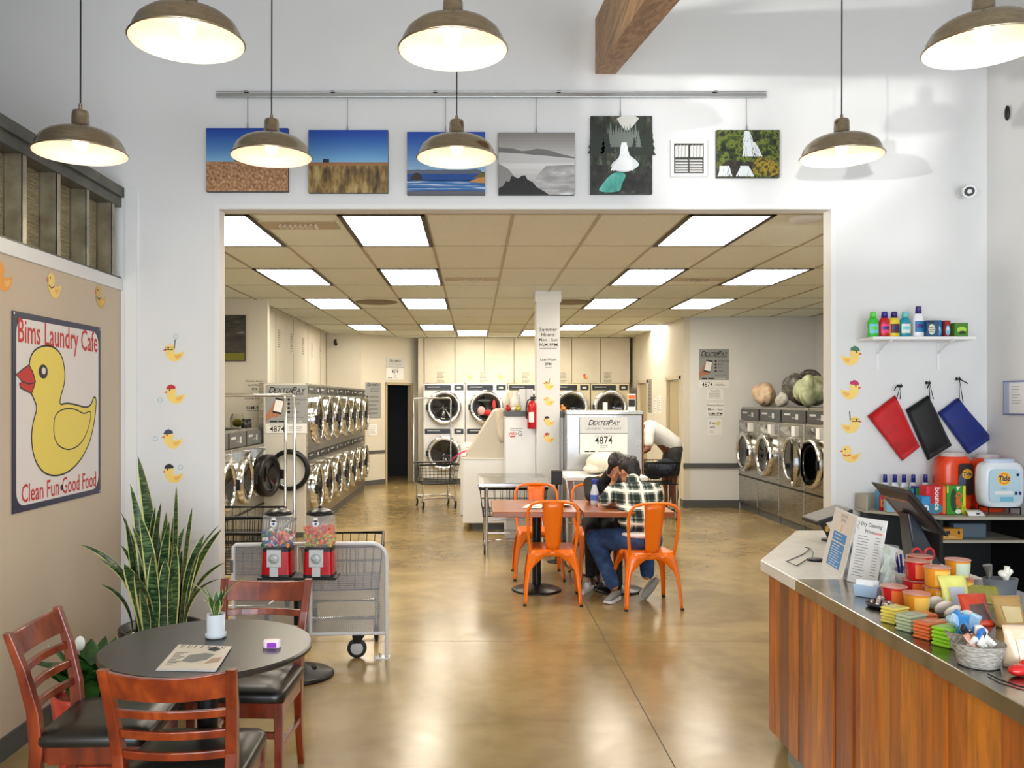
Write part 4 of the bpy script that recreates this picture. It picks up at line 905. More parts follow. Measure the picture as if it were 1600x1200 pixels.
# slanted wall posters
n2 = Vector((SB.y-SA.y, -(SB.x-SA.x))).normalized(); u2 = (SB-SA).normalized()
def slant(t, z, off=0.004): q = sp(t)+n2*off; return FRM((q.x, q.y, z), (u2.x, u2.y, 0), (0, 0, 1))
dexposter('wide payment poster above the dark doorway', slant(0.40, 2.03+0.06), 0.50, 0.44, 'wide')
dexposter('narrow grey steps poster beside the dark doorway', slant(0.06, 1.32), 0.42, 0.70, 'steps')
notice('small white notice under the grey poster beside the dark doorway', slant(0.12, 0.98), 0.22, 0.22, [('L', 0.1, 0.9, 0.85, 5, 0.16, 0.04)])
# --- back wall: overhead panels, twin dryers
M_pan = mixmat('back_panel', [(0.35, (212, 203, 182)), (0.65, (222, 214, 195))], 2, rough=0.45)
m = MB(M_pan); bx = [at(px, 0, 17.6).x for px in (663, 711, 757, 803, 849, 893, 938, 984)]
for i in range(7): m.box(bx[i]+0.006, bx[i+1]-0.006, 17.56, 17.6, 2.02, CZ-0.01)
m.mat(M_seam); m.box(bx[0], bx[-1], 17.6, 17.64, 2.0, CZ-0.01); m.mat(M_pan); m.box(-1.15, bx[0]-0.01, 17.56, 17.6, 0, CZ-0.01)
struct(m.build('wall_panels_back', loc=(0, 0, 0)))
G = 'twin stacked dryers on the back wall'
wd = 66*17.2/F
x0 = at(661, 0, 17.0).x
lab = ['white twin dryer nearest the dark doorway with a pole cart in front', 'white twin dryer with red laundry behind its upper glass', 'cream twin dryer partly behind the white folding partition', 'twin dryer hidden mostly by the pillar', 'cream twin dryer just right of the pillar', 'cream twin dryer at the right end of the back wall']
M_dlit = mixmat('dryer_white', [(0.35, (226, 228, 230)), (0.65, (236, 237, 238))], 3, rough=0.3); M_dc = mixmat('dryer_cream_steel', [(0.35, (196, 184, 150)), (0.65, (216, 204, 172))], 3, rough=0.3, metal=0.5)  # whiter copy puts the light on the left dryers into their colour
xs = [at(px, 0, 17.0).x for px in (694, 760, 826, 0, 892, 953)]
for i in range(6):
    if i == 3: continue
    o = dryer_stack(lab[i], (xs[i], 17.0, 0), 0, w=0.83 if i < 3 else 0.765, hgt=2.0, dep=0.5, dr=0.345, z1=1.53, z2=0.62, cab=M_dlit if i < 2 else M_dc, grp=G)
    if i == 1:
        for c_, p_, r_ in (((180, 30, 40), (0.02, -0.062, 1.42), (0.09, 0.03, 0.06)), ((200, 160, 160), (-0.1, -0.062, 1.46), (0.08, 0.03, 0.09)), ((190, 60, 60), (0.15, -0.062, 1.58), (0.035, 0.025, 0.11)), ((70, 76, 84), (-0.05, -0.06, 1.66), (0.14, 0.02, 0.025))):
            q = MB(mat('cloth_%d_%d_%d' % c_, c_, 0.8)); q.ell(p_, r_); q.build('clothes_seen_through_glass', o)
for i, px in enumerate((689, 756, 822, 880, 950)):
    p = at(px, 599, 17.55); notice('small printed list under the back wall panels, %s from the left' % ('first', 'second', 'third', 'fourth', 'fifth')[i], FRONT(p.x-0.09, 17.555, p.z), 0.18, 0.24, [('L', 0.05, 0.95, 0.95, 8, 0.12, 0.05)], bgm=M_pan)
for px, lab in ((735, 'tiny yellow duck sticker on the back wall panels, left of two'), (782, 'tiny yellow green duck sticker on the back wall panels, right of two'), (915, 'tiny orange duck sticker on the panel right of the pillar')):
    p = at(px, 590, 17.55); duck(FRONT(p.x, 17.556, p.z), 0.11, lab, 'red' if px > 900 else None, bodycol=mat('sticker_orange2', (226, 120, 50), 0.5) if px > 900 else None, grp='tiny duck stickers on the back wall')
# --- ceiling fittings
def vent(cx, cy, lab, w=0.3, d=0.36, rnd=False):
    m_ = M_bar; o = thing('ceiling_vent', lab, 'vent', (cx, cy, CZ-0.012), group=None)
    if rnd:
        m = MB(mat('round_diffuser', (120, 104, 72), 0.6)); m.lathe([(0, 0), (0.26, 0), (0.28, 0.006), (0.28, 0.012)], n=28); m.build('grille', o); return
    m = MB(mat('vent_frame', (186, 172, 140), 0.5)); m.box(-GS/2+0.02, GS/2-0.02, -d, d, 0.003, 0.012); m.build('plate', o)
    for q in range(8):
        m = MB(mat('vent_fin', (226, 220, 206), 0.5)); m.cbox((-w/2+w*(q+0.5)/8, 0, -0.006), (0.006, d*0.8, 0.024), (0, 0.7, 0)); m.build('fin', o)
vent(-1.30, 6.36, 'louvred ceiling vent between the two nearest left lights', 0.3, 0.14)
vent(-0.03, 9.15, 'small ceiling vent left of the pillar', 0.24, 0.12)
vent(2.40, 9.2, 'small ceiling vent among the right hand lights', 0.24, 0.12)
vent(-1.29, 11.3, 'round brown ceiling diffuser at the far left', rnd=True)
vent(1.27, 11.3, 'round brown ceiling diffuser just right of the pillar', rnd=True)
vent(0.57, 16.2, 'tiny dark ceiling vent at the back of the hall', 0.2, 0.1)
m = MB(M_trim); m.lathe([(0, -0.03), (0.07, -0.03), (0.105, -0.02), (0.115, 0.0)], (2.36, 6.12, CZ-0.001), 28); tag(m.build('smoke_detector'), 'round white ceiling detector in the top right corner of the opening', 'smoke detector')
# --- pillar
PX0, PX1, PY = at(838, 0, 10.2).x, at(875, 0, 10.2).x, 10.2
m = MB(M_wall); m.box(PX0, PX1, PY, PY+0.28, 0, CZ); struct(m.build('wall_pillar', loc=(0, 0, 0), bevel=0.006))
m = MB(M_trim); m.box(PX0-0.015, PX1+0.015, PY-0.012, PY+0.292, CZ-0.13, CZ-0.001); struct(m.build('trim_8', loc=(0, 0, 0)))
k = PY/F
PF = FRONT((PX0+PX1)/2, PY-0.001, 0)
def ptext(lab, rows, nm='pillar_notice'):
    m = MB(M_ink, PF)
    for t, py, s_ in rows:
        m.text(t, 0, H-(py-CY)*k, s_, 1, bold=0.006, w=0.001)
        if 'PM' in t: m.rect(-0.10 if 'AM' in t else -0.04, H-(py+5.5-CY)*k, 0.10 if 'AM' in t else 0.04, H-(py+5.5-CY)*k+0.005, 0.001)
    tag(m.build(nm), lab, 'lettering')
ptext('summer hours lettering on the upper part of the pillar', [('Summer', 515, 0.062), ('Hours:', 523, 0.062), ('Mon - Sun', 531, 0.055), ('9AM-9PM', 539, 0.056)])
ptext('last wash lettering on the middle of the pillar', [('Last Wash', 562, 0.045), ('8PM', 569, 0.045)])
for py, lab, hat, kw in ((604, 'snorkel duck sticker topmost on the pillar', None, dict(snorkel=True)), (629, 'plain duck sticker second on the pillar', None, {}), (661, 'duck sticker in a black hat third on the pillar', 'black', {}), (687, 'duck sticker in a red cap lowest on the pillar', 'red', {})):
    p = at(858, py, PY-0.002); duck(FRONT(p.x, PY-0.002, p.z), 0.125, lab, hat, grp='duck stickers down the pillar', **kw)
# --- central island: slanted end board, white cabinet, column board
IY = 10.9
a = at(723, 718, IY); b = at(838, 820, IY)
o = thing('island_cabinet', 'white cabinet end of the central laundry island', 'cabinet', ((a.x+PX0)/2, IY, 0), world=True)
m = MB(M_white); m.box(a.x, PX0+0.2, IY, IY+1.4, 0.10, a.z); m.build('body', o, bevel=0.008)
m = MB(M_base); m.box(a.x+0.12, PX0+0.15, IY+0.06, IY+1.3, 0, 0.10); m.build('kick', o)
m = MB(mat('pale_top', (236, 232, 222), 0.35)); m.box(a.x-0.01, PX0+0.2, IY-0.012, IY+1.4, a.z, a.z+0.02); m.build('top', o, bevel=0.004)
P = [at(x, y, IY+0.05) for x, y in ((727, 716), (772, 643), (778, 639), (796, 639), (838, 660), (838, 716))]
m = MB(mixmat('beige_board', [(0.3, (204, 196, 178)), (0.7, (212, 204, 188))], 2, rough=0.45)); m.M = FRONT(0, IY+0.05, 0); zt = a.z+0.0205
m.prism([(q.x, max(q.z, zt)) for q in reversed(P)], -1.1, 0.0); tag(m.build('slanted_divider'), 'beige slant topped divider standing on the white island', 'divider')
# row of white top loaders behind the divider's left edge
for i in range(2):
    o = thing('top_loading_washer', 'white top loading washer behind the beige divider, %s' % ('nearer', 'farther')[i], 'washing machine', (at(722, 0, 12.6).x, 12.7+0.75*i, 0), PI/2*0, 'white top loaders on the island')
    x_ = 0.0
    m = MB(M_white); m.box(-0.02, 0.64, -0.33, 0.33, 0, 0.98); m.build('cabinet', o, bevel=0.015)
    m = MB(M_white); m.box(0.42, 0.64, -0.33, 0.33, 0.985, 1.14); m.build('console', o, bevel=0.02)
    m = MB(M_trim); m.box(0.02, 0.40, -0.28, 0.28, 0.985, 1.0); m.build('lid', o, bevel=0.006)
# column board by the pillar
a = at(790, 650, 10.3); b = at(836, 0, 10.3)
o = thing('column_board', 'tall white board with grey cap left of the pillar', 'board', ((a.x+PX0)/2, 10.3, 0), world=True)
m = MB(M_white); m.box(a.x, PX0-0.002, 10.30, 10.86, 0.0, a.z-0.002); m.build('board', o, bevel=0.005)
m = MB(M_base); m.box(a.x-0.01, at(830, 0, 10.3).x, 10.28, 10.88, a.z, a.z+0.055); m.build('cap', o)
m = MB(M_ink, FRONT(0, 10.2995, 0)); q = at(797, 670, 10.3)
m.mat(M_inkg); m.rect(q.x, q.z-0.0, q.x+0.15, q.z+0.006, 0.0012); m.rect(q.x, q.z-0.02, q.x+0.12, q.z-0.015, 0.0012)
m.mat(mat('yelp_red', (206, 60, 40), 0.6)); m.text('yelp', q.x+0.03, q.z-0.055, 0.06, 1, bold=0.01, w=0.0012); m.rect(q.x, q.z-0.10, q.x+0.06, q.z-0.085, 0.0012)
m.mat(M_ink); m.text('G', q.x+0.12, q.z-0.06, 0.08, 1, w=0.0012)
m.build('print', o)
# things on the cap
cz = a.z+0.056
def sbottle(x, y, z, r, h, col, lab, cap=(230, 230, 230), name='bottle', cat='bottle'):
    o = thing(name, lab, cat, (x, y, z)); m = MB(mat('plastic_%d_%d_%d' % col, col, 0.35)); m.lathe([(0, 0), (r, 0), (r, h*0.6), (r*0.45, h*0.78), (r*0.4, h*0.82)], n=14); m.build('body', o)
    m = MB(mat('plastic_%d_%d_%d' % cap, cap, 0.35)); m.lathe([(r*0.5, h*0.8), (r*0.5, h*0.97), (0, h)], n=12); m.build('cap', o); return o
q = at(805, 640, 10.55); sbottle(q.x, 10.5, cz, 0.06, 0.24, (232, 232, 228), 'white jug with black script beside the white carton')
q = at(793, 640, 10.55); sbottle(q.x, 10.62, cz, 0.035, 0.27, (236, 226, 200), 'cream bottle at the left end of the grey cap')
q = at(821, 622, 10.55); o = thing('white_carton', 'plain white carton standing on the grey cap', 'box', (q.x, 10.6, cz)); m = MB(M_white); m.box(-0.07, 0.09, -0.1, 0.1, 0, 0.27); m.build('carton', o, bevel=0.004); m = MB(mat('carton_crease', (205, 203, 198), 0.5)); m.box(-0.005, 0.015, -0.101, -0.1, 0.0, 0.27); m.build('fold', o)
q = at(797, 640, 10.35)
for i, (dx, c, l) in enumerate(((0.0, (190, 40, 40), 'red'), (0.05, (236, 232, 220), 'white'), (0.10, (206, 196, 60), 'yellow'))):
    m = MB(mat('toy_%s' % l, c, 0.5)); m.ell((q.x-0.02+dx*1.2, 10.36, cz+0.031), (0.032, 0.03, 0.031)); m.ell((q.x-0.03+dx*1.2, 10.35, cz+0.065), 0.018); tag(m.build('toy_duck'), 'small %s toy duck on the grey cap of the board' % l, 'toy')
# draped towel
M_towel = mixmat('towel', [(0.3, (222, 208, 186)), (0.7, (236, 226, 208))], 60, rough=0.9, bump=0.5)
m = MB(M_towel)
tw = [[at(x, y, IY+0.03-0.02*math.sin(i*2.1+j)) for j, x in enumerate((x0_, (x0_+x1_)/2-1, (x0_+x1_)/2+2, x1_))] for i, (y, x0_, x1_) in enumerate(((639, 775, 791), (650, 774, 790), (663, 775, 789), (675, 777, 788), (684, 779, 787), (690, 780, 786)))]
m.loft([[Vector((p.x, p.y, p.z)) for p in r] for r in tw], closed=False, cap=False); tag(m.build('towel', solid=0.02), 'cream towel draped over the beige divider', 'towel')
# pink cloth on the island corner
m = MB(mat('pink_cloth', (206, 34, 92), 0.8)); q = at(719, 714, IY+0.2)
m.add([(q.x-0.14, IY+0.25, q.z-0.06), (q.x-0.02, IY+0.1, q.z+0.045), (q.x+0.10, IY+0.2, q.z+0.07), (q.x+0.12, IY+0.4, q.z+0.09), (q.x-0.04, IY+0.45, q.z+0.03), (q.x-0.13, IY+0.4, q.z-0.10), (q.x+0.0, IY+0.28, q.z+0.06)], [(0, 1, 6), (1, 2, 6), (2, 3, 6), (3, 4, 6), (4, 5, 6), (5, 0, 6)], True); tag(m.build('pink_cloth', solid=0.012, sub=2), 'crumpled bright pink cloth on the left corner of the island', 'cloth')
# fire extinguisher on the column board
q = at(831, 670, 10.25)
o = thing('fire_extinguisher', 'red fire extinguisher hung beside the pillar', 'fire extinguisher', (q.x, 10.22, q.z))
m = MB(M_red); m.lathe([(0, 0), (0.05, 0.002), (0.055, 0.02), (0.055, 0.27), (0.035, 0.32), (0.018, 0.335)], n=18); m.build('cylinder', o)
m = MB(M_black); m.cyl((0, 0, 0.33), (0, 0, 0.37), 0.015); m.box(-0.02, 0.05, -0.01, 0.01, 0.37, 0.385); m.box(-0.02, 0.05, -0.01, 0.01, 0.345, 0.355); m.build('valve_lever', o)
m = MB(M_black); m.tube([(-0.015, 0, 0.355), (-0.05, -0.01, 0.34), (-0.07, -0.01, 0.25), (-0.065, -0.01, 0.12)], 0.009, 6); m.build('hose', o)
m = MB(M_paper); m.loft([[(0.0565*math.cos(t), 0.0565*math.sin(t), zz) for t in [(-2.4+1.2*j/6) for j in range(7)]] for zz in (0.08, 0.2)], closed=False, cap=False); m.build('label', o)
# --- steel machine end behind the right folding table, with poster
SXa, SXb, SYm = at(885, 0, 9.9).x, at(1004, 0, 9.9).x, 9.9
zt = at(0, 645, 9.9).z
o = thing('steel_cabinet', 'large stainless cabinet with a payment poster right of the pillar', 'cabinet', ((SXa+SXb)/2, SYm, 0), world=True)
m = MB(M_steelh); m.box(SXa, SXb, SYm, SYm+1.2, 0.0, zt-0.02); m.build('body', o, bevel=0.01)
m = MB(M_steelh); m.box(SXa-0.0, SXb+0.01, SYm-0.02, SYm+1.21, zt-0.02, zt+0.02); m.build('lid', o, bevel=0.006)
m = MB(mat('copper_edge', (150, 104, 72), 0.4, 0.5)); m.box(SXb, SXb+0.012, SYm-0.01, SYm+0.02, 0.8, zt-0.02); m.build('edge_strip', o)
dexposter('wide payment poster on the stainless cabinet beyond the seated couple', FRONT(at(906, 0, SYm-0.035).x, SYm-0.034, at(0, 709, SYm).z), at(980, 0, SYm).x-at(906, 0, SYm).x, (709-652)*SYm/F, 'wide')
m = MB(M_base); q = at(876, 652, 10.25); m.box(PX1+0.005, SXa+0.02, 10.2, 10.6, 0, zt-0.05); m.build('x') if False else None
o = thing('filler_board', 'white board with grey cap between the pillar and the steel cabinet', 'board', (PX1+0.05, 10.25, 0), world=True)
m = MB(M_white); m.box(PX1+0.004, SXa-0.004, 10.22, 10.6, 0, 1.455); m.build('board', o); m = MB(M_base); m.box(PX1+0.004, SXa-0.002, 10.2, 10.62, 1.456, 1.53); m.build('cap', o)
m = MB(mat('toy_orange', (240, 150, 60), 0.5)); q = at(880, 640, 10.3); m.ell((q.x, 10.3, 1.56), (0.035, 0.03, 0.03)); m.ell((q.x-0.015, 10.29, 1.595), 0.018); tag(m.build('toy_duck'), 'small orange toy duck right of the pillar', 'toy')
m = MB(M_white); q = at(946, 0, 10.0); m.box(q.x-0.025, q.x+0.025, 10.0, 10.05, zt+0.0205, zt+0.12); tag(m.build('white_post', bevel=0.004), 'short white post standing on the steel cabinet', 'post')
o = thing('menu_card', 'tall white card with orange top on the steel cabinet corner', 'card', (at(987, 0, 9.99).x, 9.99, zt+0.0205))
m = MB(M_paper); m.box(-0.045, 0.045, -0.002, 0.002, 0, 0.20); m.build('card', o); m = MB(mat('card_orange', (206, 96, 40), 0.5)); m.box(-0.038, 0.038, -0.0035, -0.002, 0.14, 0.185); m.mat(M_ink); m.box(-0.038, 0.038, -0.0035, -0.002, 0.05, 0.135); m.build('print', o)
# --- folding tables
def ftable(lab, x0, x1, y0, y1, z, mt, thick=0.04, shelf=True):
    o = thing('folding_table', lab, 'table', ((x0+x1)/2, (y0+y1)/2, 0), world=True)
    m = MB(mt); m.box(x0, x1, y0, y1, z-thick, z); m.build('top', o, bevel=0.006)
    for x in (x0+0.09, x1-0.09):
        for y in (y0+0.09, y1-0.09): m = MB(M_chrome); m.cyl((x, y, 0.0), (x, y, z-thick), 0.016, n=10); m.build('leg', o)
    for y in (y0+0.09, y1-0.09): m = MB(M_chrome); m.cyl((x0+0.09, y, 0.27), (x1-0.09, y, 0.27), 0.011, n=8); m.build('stretcher', o)
    return o
ftable('stainless folding table in front of the pillar', at(747, 0, 8.9).x, at(862, 0, 8.9).x, 8.9, 10.1, 0.80, M_steelh)
ftable('white topped folding table in front of the steel cabinet', at(884, 0, 9.0).x, at(1010, 0, 9.0).x+0.02, 9.0, 9.82, 0.855, M_white)
# pile of white laundry on it
q = at(944, 715, 9.4); m = MB(mixmat('cream_cloth', [(0.3, (226, 218, 198)), (0.7, (242, 236, 220))], 18, rough=0.9, bump=0.4))
m.ell((q.x, 9.42, 0.975), (0.20, 0.22, 0.115), 16, m=10); m.ell((q.x-0.12, 9.36, 0.912), (0.12, 0.14, 0.05)); m.ell((q.x+0.13, 9.36, 0.912), (0.12, 0.14, 0.05)); tag(m.build('laundry_pile', remesh=0.012, smooth=4), 'heap of cream laundry on the white folding table', 'laundry')
# black box on a post with cable
q = at(869, 745, 8.85); o = thing('power_box', 'black box on a thin post between the two folding tables', 'power box', (q.x, 8.8, 0))
m = MB(M_black); m.box(-0.055, 0.055, -0.05, 0.05, 0.80, 0.94); m.build('box', o, bevel=0.008); m = MB(M_blackm); m.cyl((0, 0, 0.0), (0, 0, 0.8), 0.014); m.lathe([(0, 0), (0.1, 0), (0.1, 0.01), (0.02, 0.018)], n=18); m.build('post', o)
m = MB(M_white); m.tube([(0.05, -0.04, 0.88), (0.09, -0.05, 0.86), (0.12, -0.03, 0.7), (0.14, -0.02, 0.5)], 0.006, 6); m.build('cable', o)
# --- laundry carts
def cart(lab, x, y, rotz=0, w=0.60, l=0.78, pole=True, dark=True, ztop=0.70, fill=None, poleside=1, grp='wire laundry carts'):
    o = thing('laundry_cart', lab, 'laundry cart', (x, y, 0), rotz, grp)
    fm = M_chrome; bm_ = M_blackm if dark else M_chrome
    m = MB(bm_); zb = ztop-0.30
    T = lambda s, z: [(-w/2*s, -l/2*s, z), (w/2*s, -l/2*s, z), (w/2*s, l/2*s, z), (-w/2*s, l/2*s, z)]
    for s, z, r in ((1, ztop, 0.014), (0.97, ztop-0.10, 0.004), (0.94, ztop-0.2, 0.004), (0.9, zb, 0.007)): q = T(s, z); m.tube(q+[q[0]], r, 6)
    for i in range(4):
        a, b = Vector(T(1, ztop)[i]), Vector(T(1, ztop)[(i+1) % 4]); c, d = Vector(T(0.9, zb)[i]), Vector(T(0.9, zb)[(i+1) % 4])
        n = 9
        for k in range(n+1): m.tube([a.lerp(b, k/n), c.lerp(d, k/n)], 0.003, 4, False)
    for k in range(9):
        x_ = -w*0.45+w*0.9*k/8; m.tube([(x_, -l*0.45, zb), (x_, l*0.45, zb)], 0.003, 4, False)
        y_ = -l*0.45+l*0.9*k/8; m.tube([(-w*0.45, y_, zb), (w*0.45, y_, zb)], 0.003, 4, False)
    m.build('basket', o)
    m = MB(fm); q = [(-w*0.42, -l*0.42, 0.16), (w*0.42, -l*0.42, 0.16), (w*0.42, l*0.42, 0.16), (-w*0.42, l*0.42, 0.16)]; m.tube(q+[q[0]], 0.013, 8)
    for a in q: m.tube([a, (a[0], a[1], zb)], 0.012, 8)
    m.build('frame', o)
    for a in q:
        g = MB(M_chrome); g.cyl((a[0], a[1], 0.15), (a[0], a[1], 0.10), 0.02, n=8); g.hexa([(a[0]-0.02, a[1]-0.01, 0.045), (a[0]+0.02, a[1]-0.01, 0.045), (a[0]+0.02, a[1]+0.02, 0.045), (a[0]-0.02, a[1]+0.02, 0.045), (a[0]-0.02, a[1]-0.02, 0.105), (a[0]+0.02, a[1]-0.02, 0.105), (a[0]+0.02, a[1]+0.02, 0.105), (a[0]-0.02, a[1]+0.02, 0.105)]); c_ = g.build('caster', o)
        g = MB(M_rubber); g.lathe([(0.0, -0.014), (0.05, -0.014), (0.062, -0.010), (0.062, 0.010), (0.05, 0.014), (0, 0.014)], (a[0], a[1]+0.005, 0.0625), 18, None, 'X'); g.mat(mat('wheel_hub', (190, 192, 194), 0.4)); g.lathe([(0, -0.019), (0.04, -0.018), (0.042, -0.0145)], (a[0], a[1]+0.005, 0.0625), 14, None, 'X'); g.build('wheel', c_)
    if pole:
        m = MB(M_chrome); ys = poleside*l*0.46
        m.tube([(-w/2, ys, ztop-0.3), (-w/2, ys, 1.68), (-w/2+0.02, ys, 1.70), (w/2-0.02, ys, 1.70), (w/2, ys, 1.68), (w/2, ys, ztop-0.3)], 0.012, 8); m.build('hanger_frame', o)
    if fill:
        m = MB(fill); random.seed(3)
        for k in range(7): m.ell((random.uniform(-w*0.28, w*0.28), random.uniform(-l*0.28, l*0.28), zb+0.13+0.02*k), (0.14, 0.15, 0.09))
        m.build('heaped_cloth', o, remesh=0.016, smooth=3)
    return o
cart('laundry cart with tall hanging frame behind the mesh gate, outer of two', -1.76, 6.55, 0, w=0.62, l=0.8)
cart('laundry cart with tall hanging frame nested deeper behind the mesh gate', -2.0, 7.35, 0, w=0.62, l=0.7)
cart('black wire laundry cart seen through the right half of the mesh gate', -0.93, 6.15, 0.1, w=0.55, l=0.62, ztop=0.66, pole=False)
cart('black wire laundry cart with hanging frame in front of the back dryers', at(681, 0, 13.4).x, 13.4, 0.25, w=0.60, l=0.6, ztop=0.68)
cart('black wire cart pushed under the stainless folding table', at(800, 0, 9.5).x, 9.55, 0, w=0.72, l=0.85, ztop=0.72, pole=False)
cart('dark cart full of navy laundry where the standing person leans', 2.62, 12.15, 0, w=0.45, l=0.6, ztop=0.80, pole=False, fill=mixmat('navy_laundry', [(0.3, (18, 22, 34)), (0.7, (34, 42, 60))], 12, rough=0.85))
# --- right row of washers
G = 'large steel washers along the right wall'
RXp = 4.10
ys = [12.86, 11.98, 11.10, 10.26]
lab = ['large steel washer farthest along the right row beside the white wall', 'large steel washer second from the white wall under a peach laundry bag', 'large steel washer third from the white wall with its door ajar', 'large steel washer nearest the opening at the right']
kw = dict(w=0.86, hgt=1.565, dep=0.95, dr=0.30, dz=0.90, linez=0.52, grp=G, panel=(54, 56, 58))
r0 = washer(lab[0], (RXp, ys[0], 0), -PI/2, **kw); dup(r0, (RXp, ys[1], 0), -PI/2, lab[1])
washer(lab[2], (RXp, ys[2], 0), -PI/2, openang=-2.85, **kw); kw['w'] = 0.72; washer(lab[3], (RXp, ys[3]+0.02, 0), -PI/2, **kw)
m = MB(M_blackm); q = at(1297, 628, 9.8); m.box(q.x-0.02, q.x+0.25, 9.65, 9.88, 0, 1.78); tag(m.build('dark_machine', bevel=0.01), 'dark machine side just visible at the right edge of the opening', 'machine')
m = MB(mat('orange_button', (206, 76, 30), 0.4))
# bags of laundry on top
M_plas = mat('cling_plastic', (235, 235, 232), 0.12, alpha=0.35)
def lbag(lab, cx, cy, z, sx_, sy_, sz_, m_, seed, cat='laundry bag', knot=None):
    o = thing('bagged_laundry', lab, cat, (cx, cy, z+0.014)); random.seed(seed)
    m = MB(m_)
    for k in range(9): m.ell((random.uniform(-0.5, 0.5)*sx_*0.9, random.uniform(-0.5, 0.5)*sy_*0.8, sz_*random.uniform(0.3, 0.6)), (sx_*random.uniform(0.3, 0.5), sy_*random.uniform(0.3, 0.5), sz_*random.uniform(0.28, 0.42)), rot=(0, random.uniform(-0.3, 0.3), 0))
    m.ell((0, 0, sz_*0.42), (sx_*0.62, sy_*0.6, sz_*0.42))
    zm = min(p.z for p in m.v)+0.012
    for p in m.v: p.z -= zm
    m.build('bundle', o, remesh=0.014, smooth=2)
    if knot:
        m = MB(knot[0]); m.tube([(knot[1], 0, sz_*0.5), (knot[1]*1.25, 0, sz_*0.62), (knot[1]*1.45, -0.02, sz_*0.85)], [sz_*0.22, sz_*0.1, sz_*0.2], 10); m.build('twisted_neck', o)
    return o
M_dkbag = mixmat('dark_plastic_bag', [(0.4, (58, 58, 54)), (0.62, (110, 108, 100)), (0.7, (160, 158, 150))], 9, (1, 1, 3), rough=0.25, dist=1.2, bump=0.6)
M_grbag = mixmat('green_laundry', [(0.35, (128, 138, 100)), (0.6, (186, 194, 160)), (0.75, (226, 228, 214))], 7, rough=0.35, dist=0.8, bump=0.5)
M_pkbag = mixmat('peach_laundry', [(0.35, (206, 168, 136)), (0.55, (232, 206, 176)), (0.7, (196, 176, 110))], 9, rough=0.4, dist=0.5, bump=0.5)
M_gybag = mixmat('grey_plastic_bag', [(0.35, (140, 140, 134)), (0.6, (196, 196, 190)), (0.75, (232, 232, 228))], 8, rough=0.3, dist=1.0, bump=0.5)
tz = 1.566
lbag('peach laundry in a clear bag on the right washers', 4.36, 12.84, tz, 0.25, 0.28, 0.40, M_pkbag, 4)
lbag('long dark grey plastic bag lying on the right washers', 4.66, 12.10, tz, 0.40, 0.36, 0.56, M_dkbag, 6)
lbag('green and white bagged laundry on the right washers', 4.42, 11.15, tz, 0.30, 0.34, 0.42, M_grbag, 8)
lbag('crumpled white plastic bag between the peach and green bags', 4.22, 11.72, tz, 0.10, 0.22, 0.22, M_gybag, 12)
lbag('grey plastic bag at the right end over the washers', 4.36, 10.30, tz, 0.20, 0.28, 0.34, M_gybag, 10)
# small papers on the right side wall between the doors
def rw(px, py, w, h, lab, rows, bgm=None):
    d = 3.245*F/(px-CX); z = H-(py-CY)*d/F; notice(lab, RIGHTW(3.248, d+w, z), w, h, rows, bgm=bgm)
rw(1018, 645, 0.42, 0.62, 'dark grid poster on the cream wall between the two doors', [('L', 0.1, 0.9, 0.92, 9, 0.1, 0.05)], mat('grid_poster', (150, 146, 132), 0.6))
rw(1026, 646, 0.22, 0.26, 'small paper with two columns on the cream wall beyond the leaning person', [('L', 0.1, 0.9, 0.85, 5, 0.17, 0.05)])
rw(1033, 645, 0.22, 0.30, 'narrow paper nearest the second cream door', [('L', 0.1, 0.9, 0.85, 6, 0.14, 0.04)])
# ================================================================ dining tables, orange chairs, people
M_ttop = mixmat('red_brown_tabletop', [(0.3, (138, 76, 42)), (0.7, (166, 98, 56))], 4, (1, 8, 8), rough=0.28, coat=0.3)
def dtable(lab, x0, x1, y0, y1, z=0.75, bx_=None, by_=None):
    o = thing('dining_table', lab, 'table', ((x0+x1)/2, (y0+y1)/2, 0), world=True); cx = bx_ or (x0+x1)/2; cy = by_ or (y0+y1)/2
    m = MB(M_ttop); m.box(x0, x1, y0, y1, z-0.045, z); m.build('tabletop', o, bevel=0.005)
    m = MB(M_blackm); m.cyl((cx, cy, 0.03), (cx, cy, z-0.05), 0.038, n=16); m.box(cx-0.25, cx+0.25, cy-0.02, cy+0.02, z-0.065, z-0.046); m.box(cx-0.02, cx+0.02, cy-0.25, cy+0.25, z-0.065, z-0.046); m.build('column', o)
    m = MB(M_blackm); m.lathe([(0, 0), (0.215, 0), (0.22, 0.006), (0.2, 0.018), (0.08, 0.028), (0.04, 0.05), (0, 0.05)], (cx, cy, 0), 32); m.build('base', o)
    return o
dtable('red brown dining table with the open newspaper, left of the two', at(770, 0, 6.97).x, at(907, 0, 6.97).x, 6.97, 7.82, by_=7.5, bx_=0.545)
dtable('red brown dining table where two people sit, right of the two', at(912, 0, 6.97).x, 1.63, 6.97, 7.82, by_=7.5)
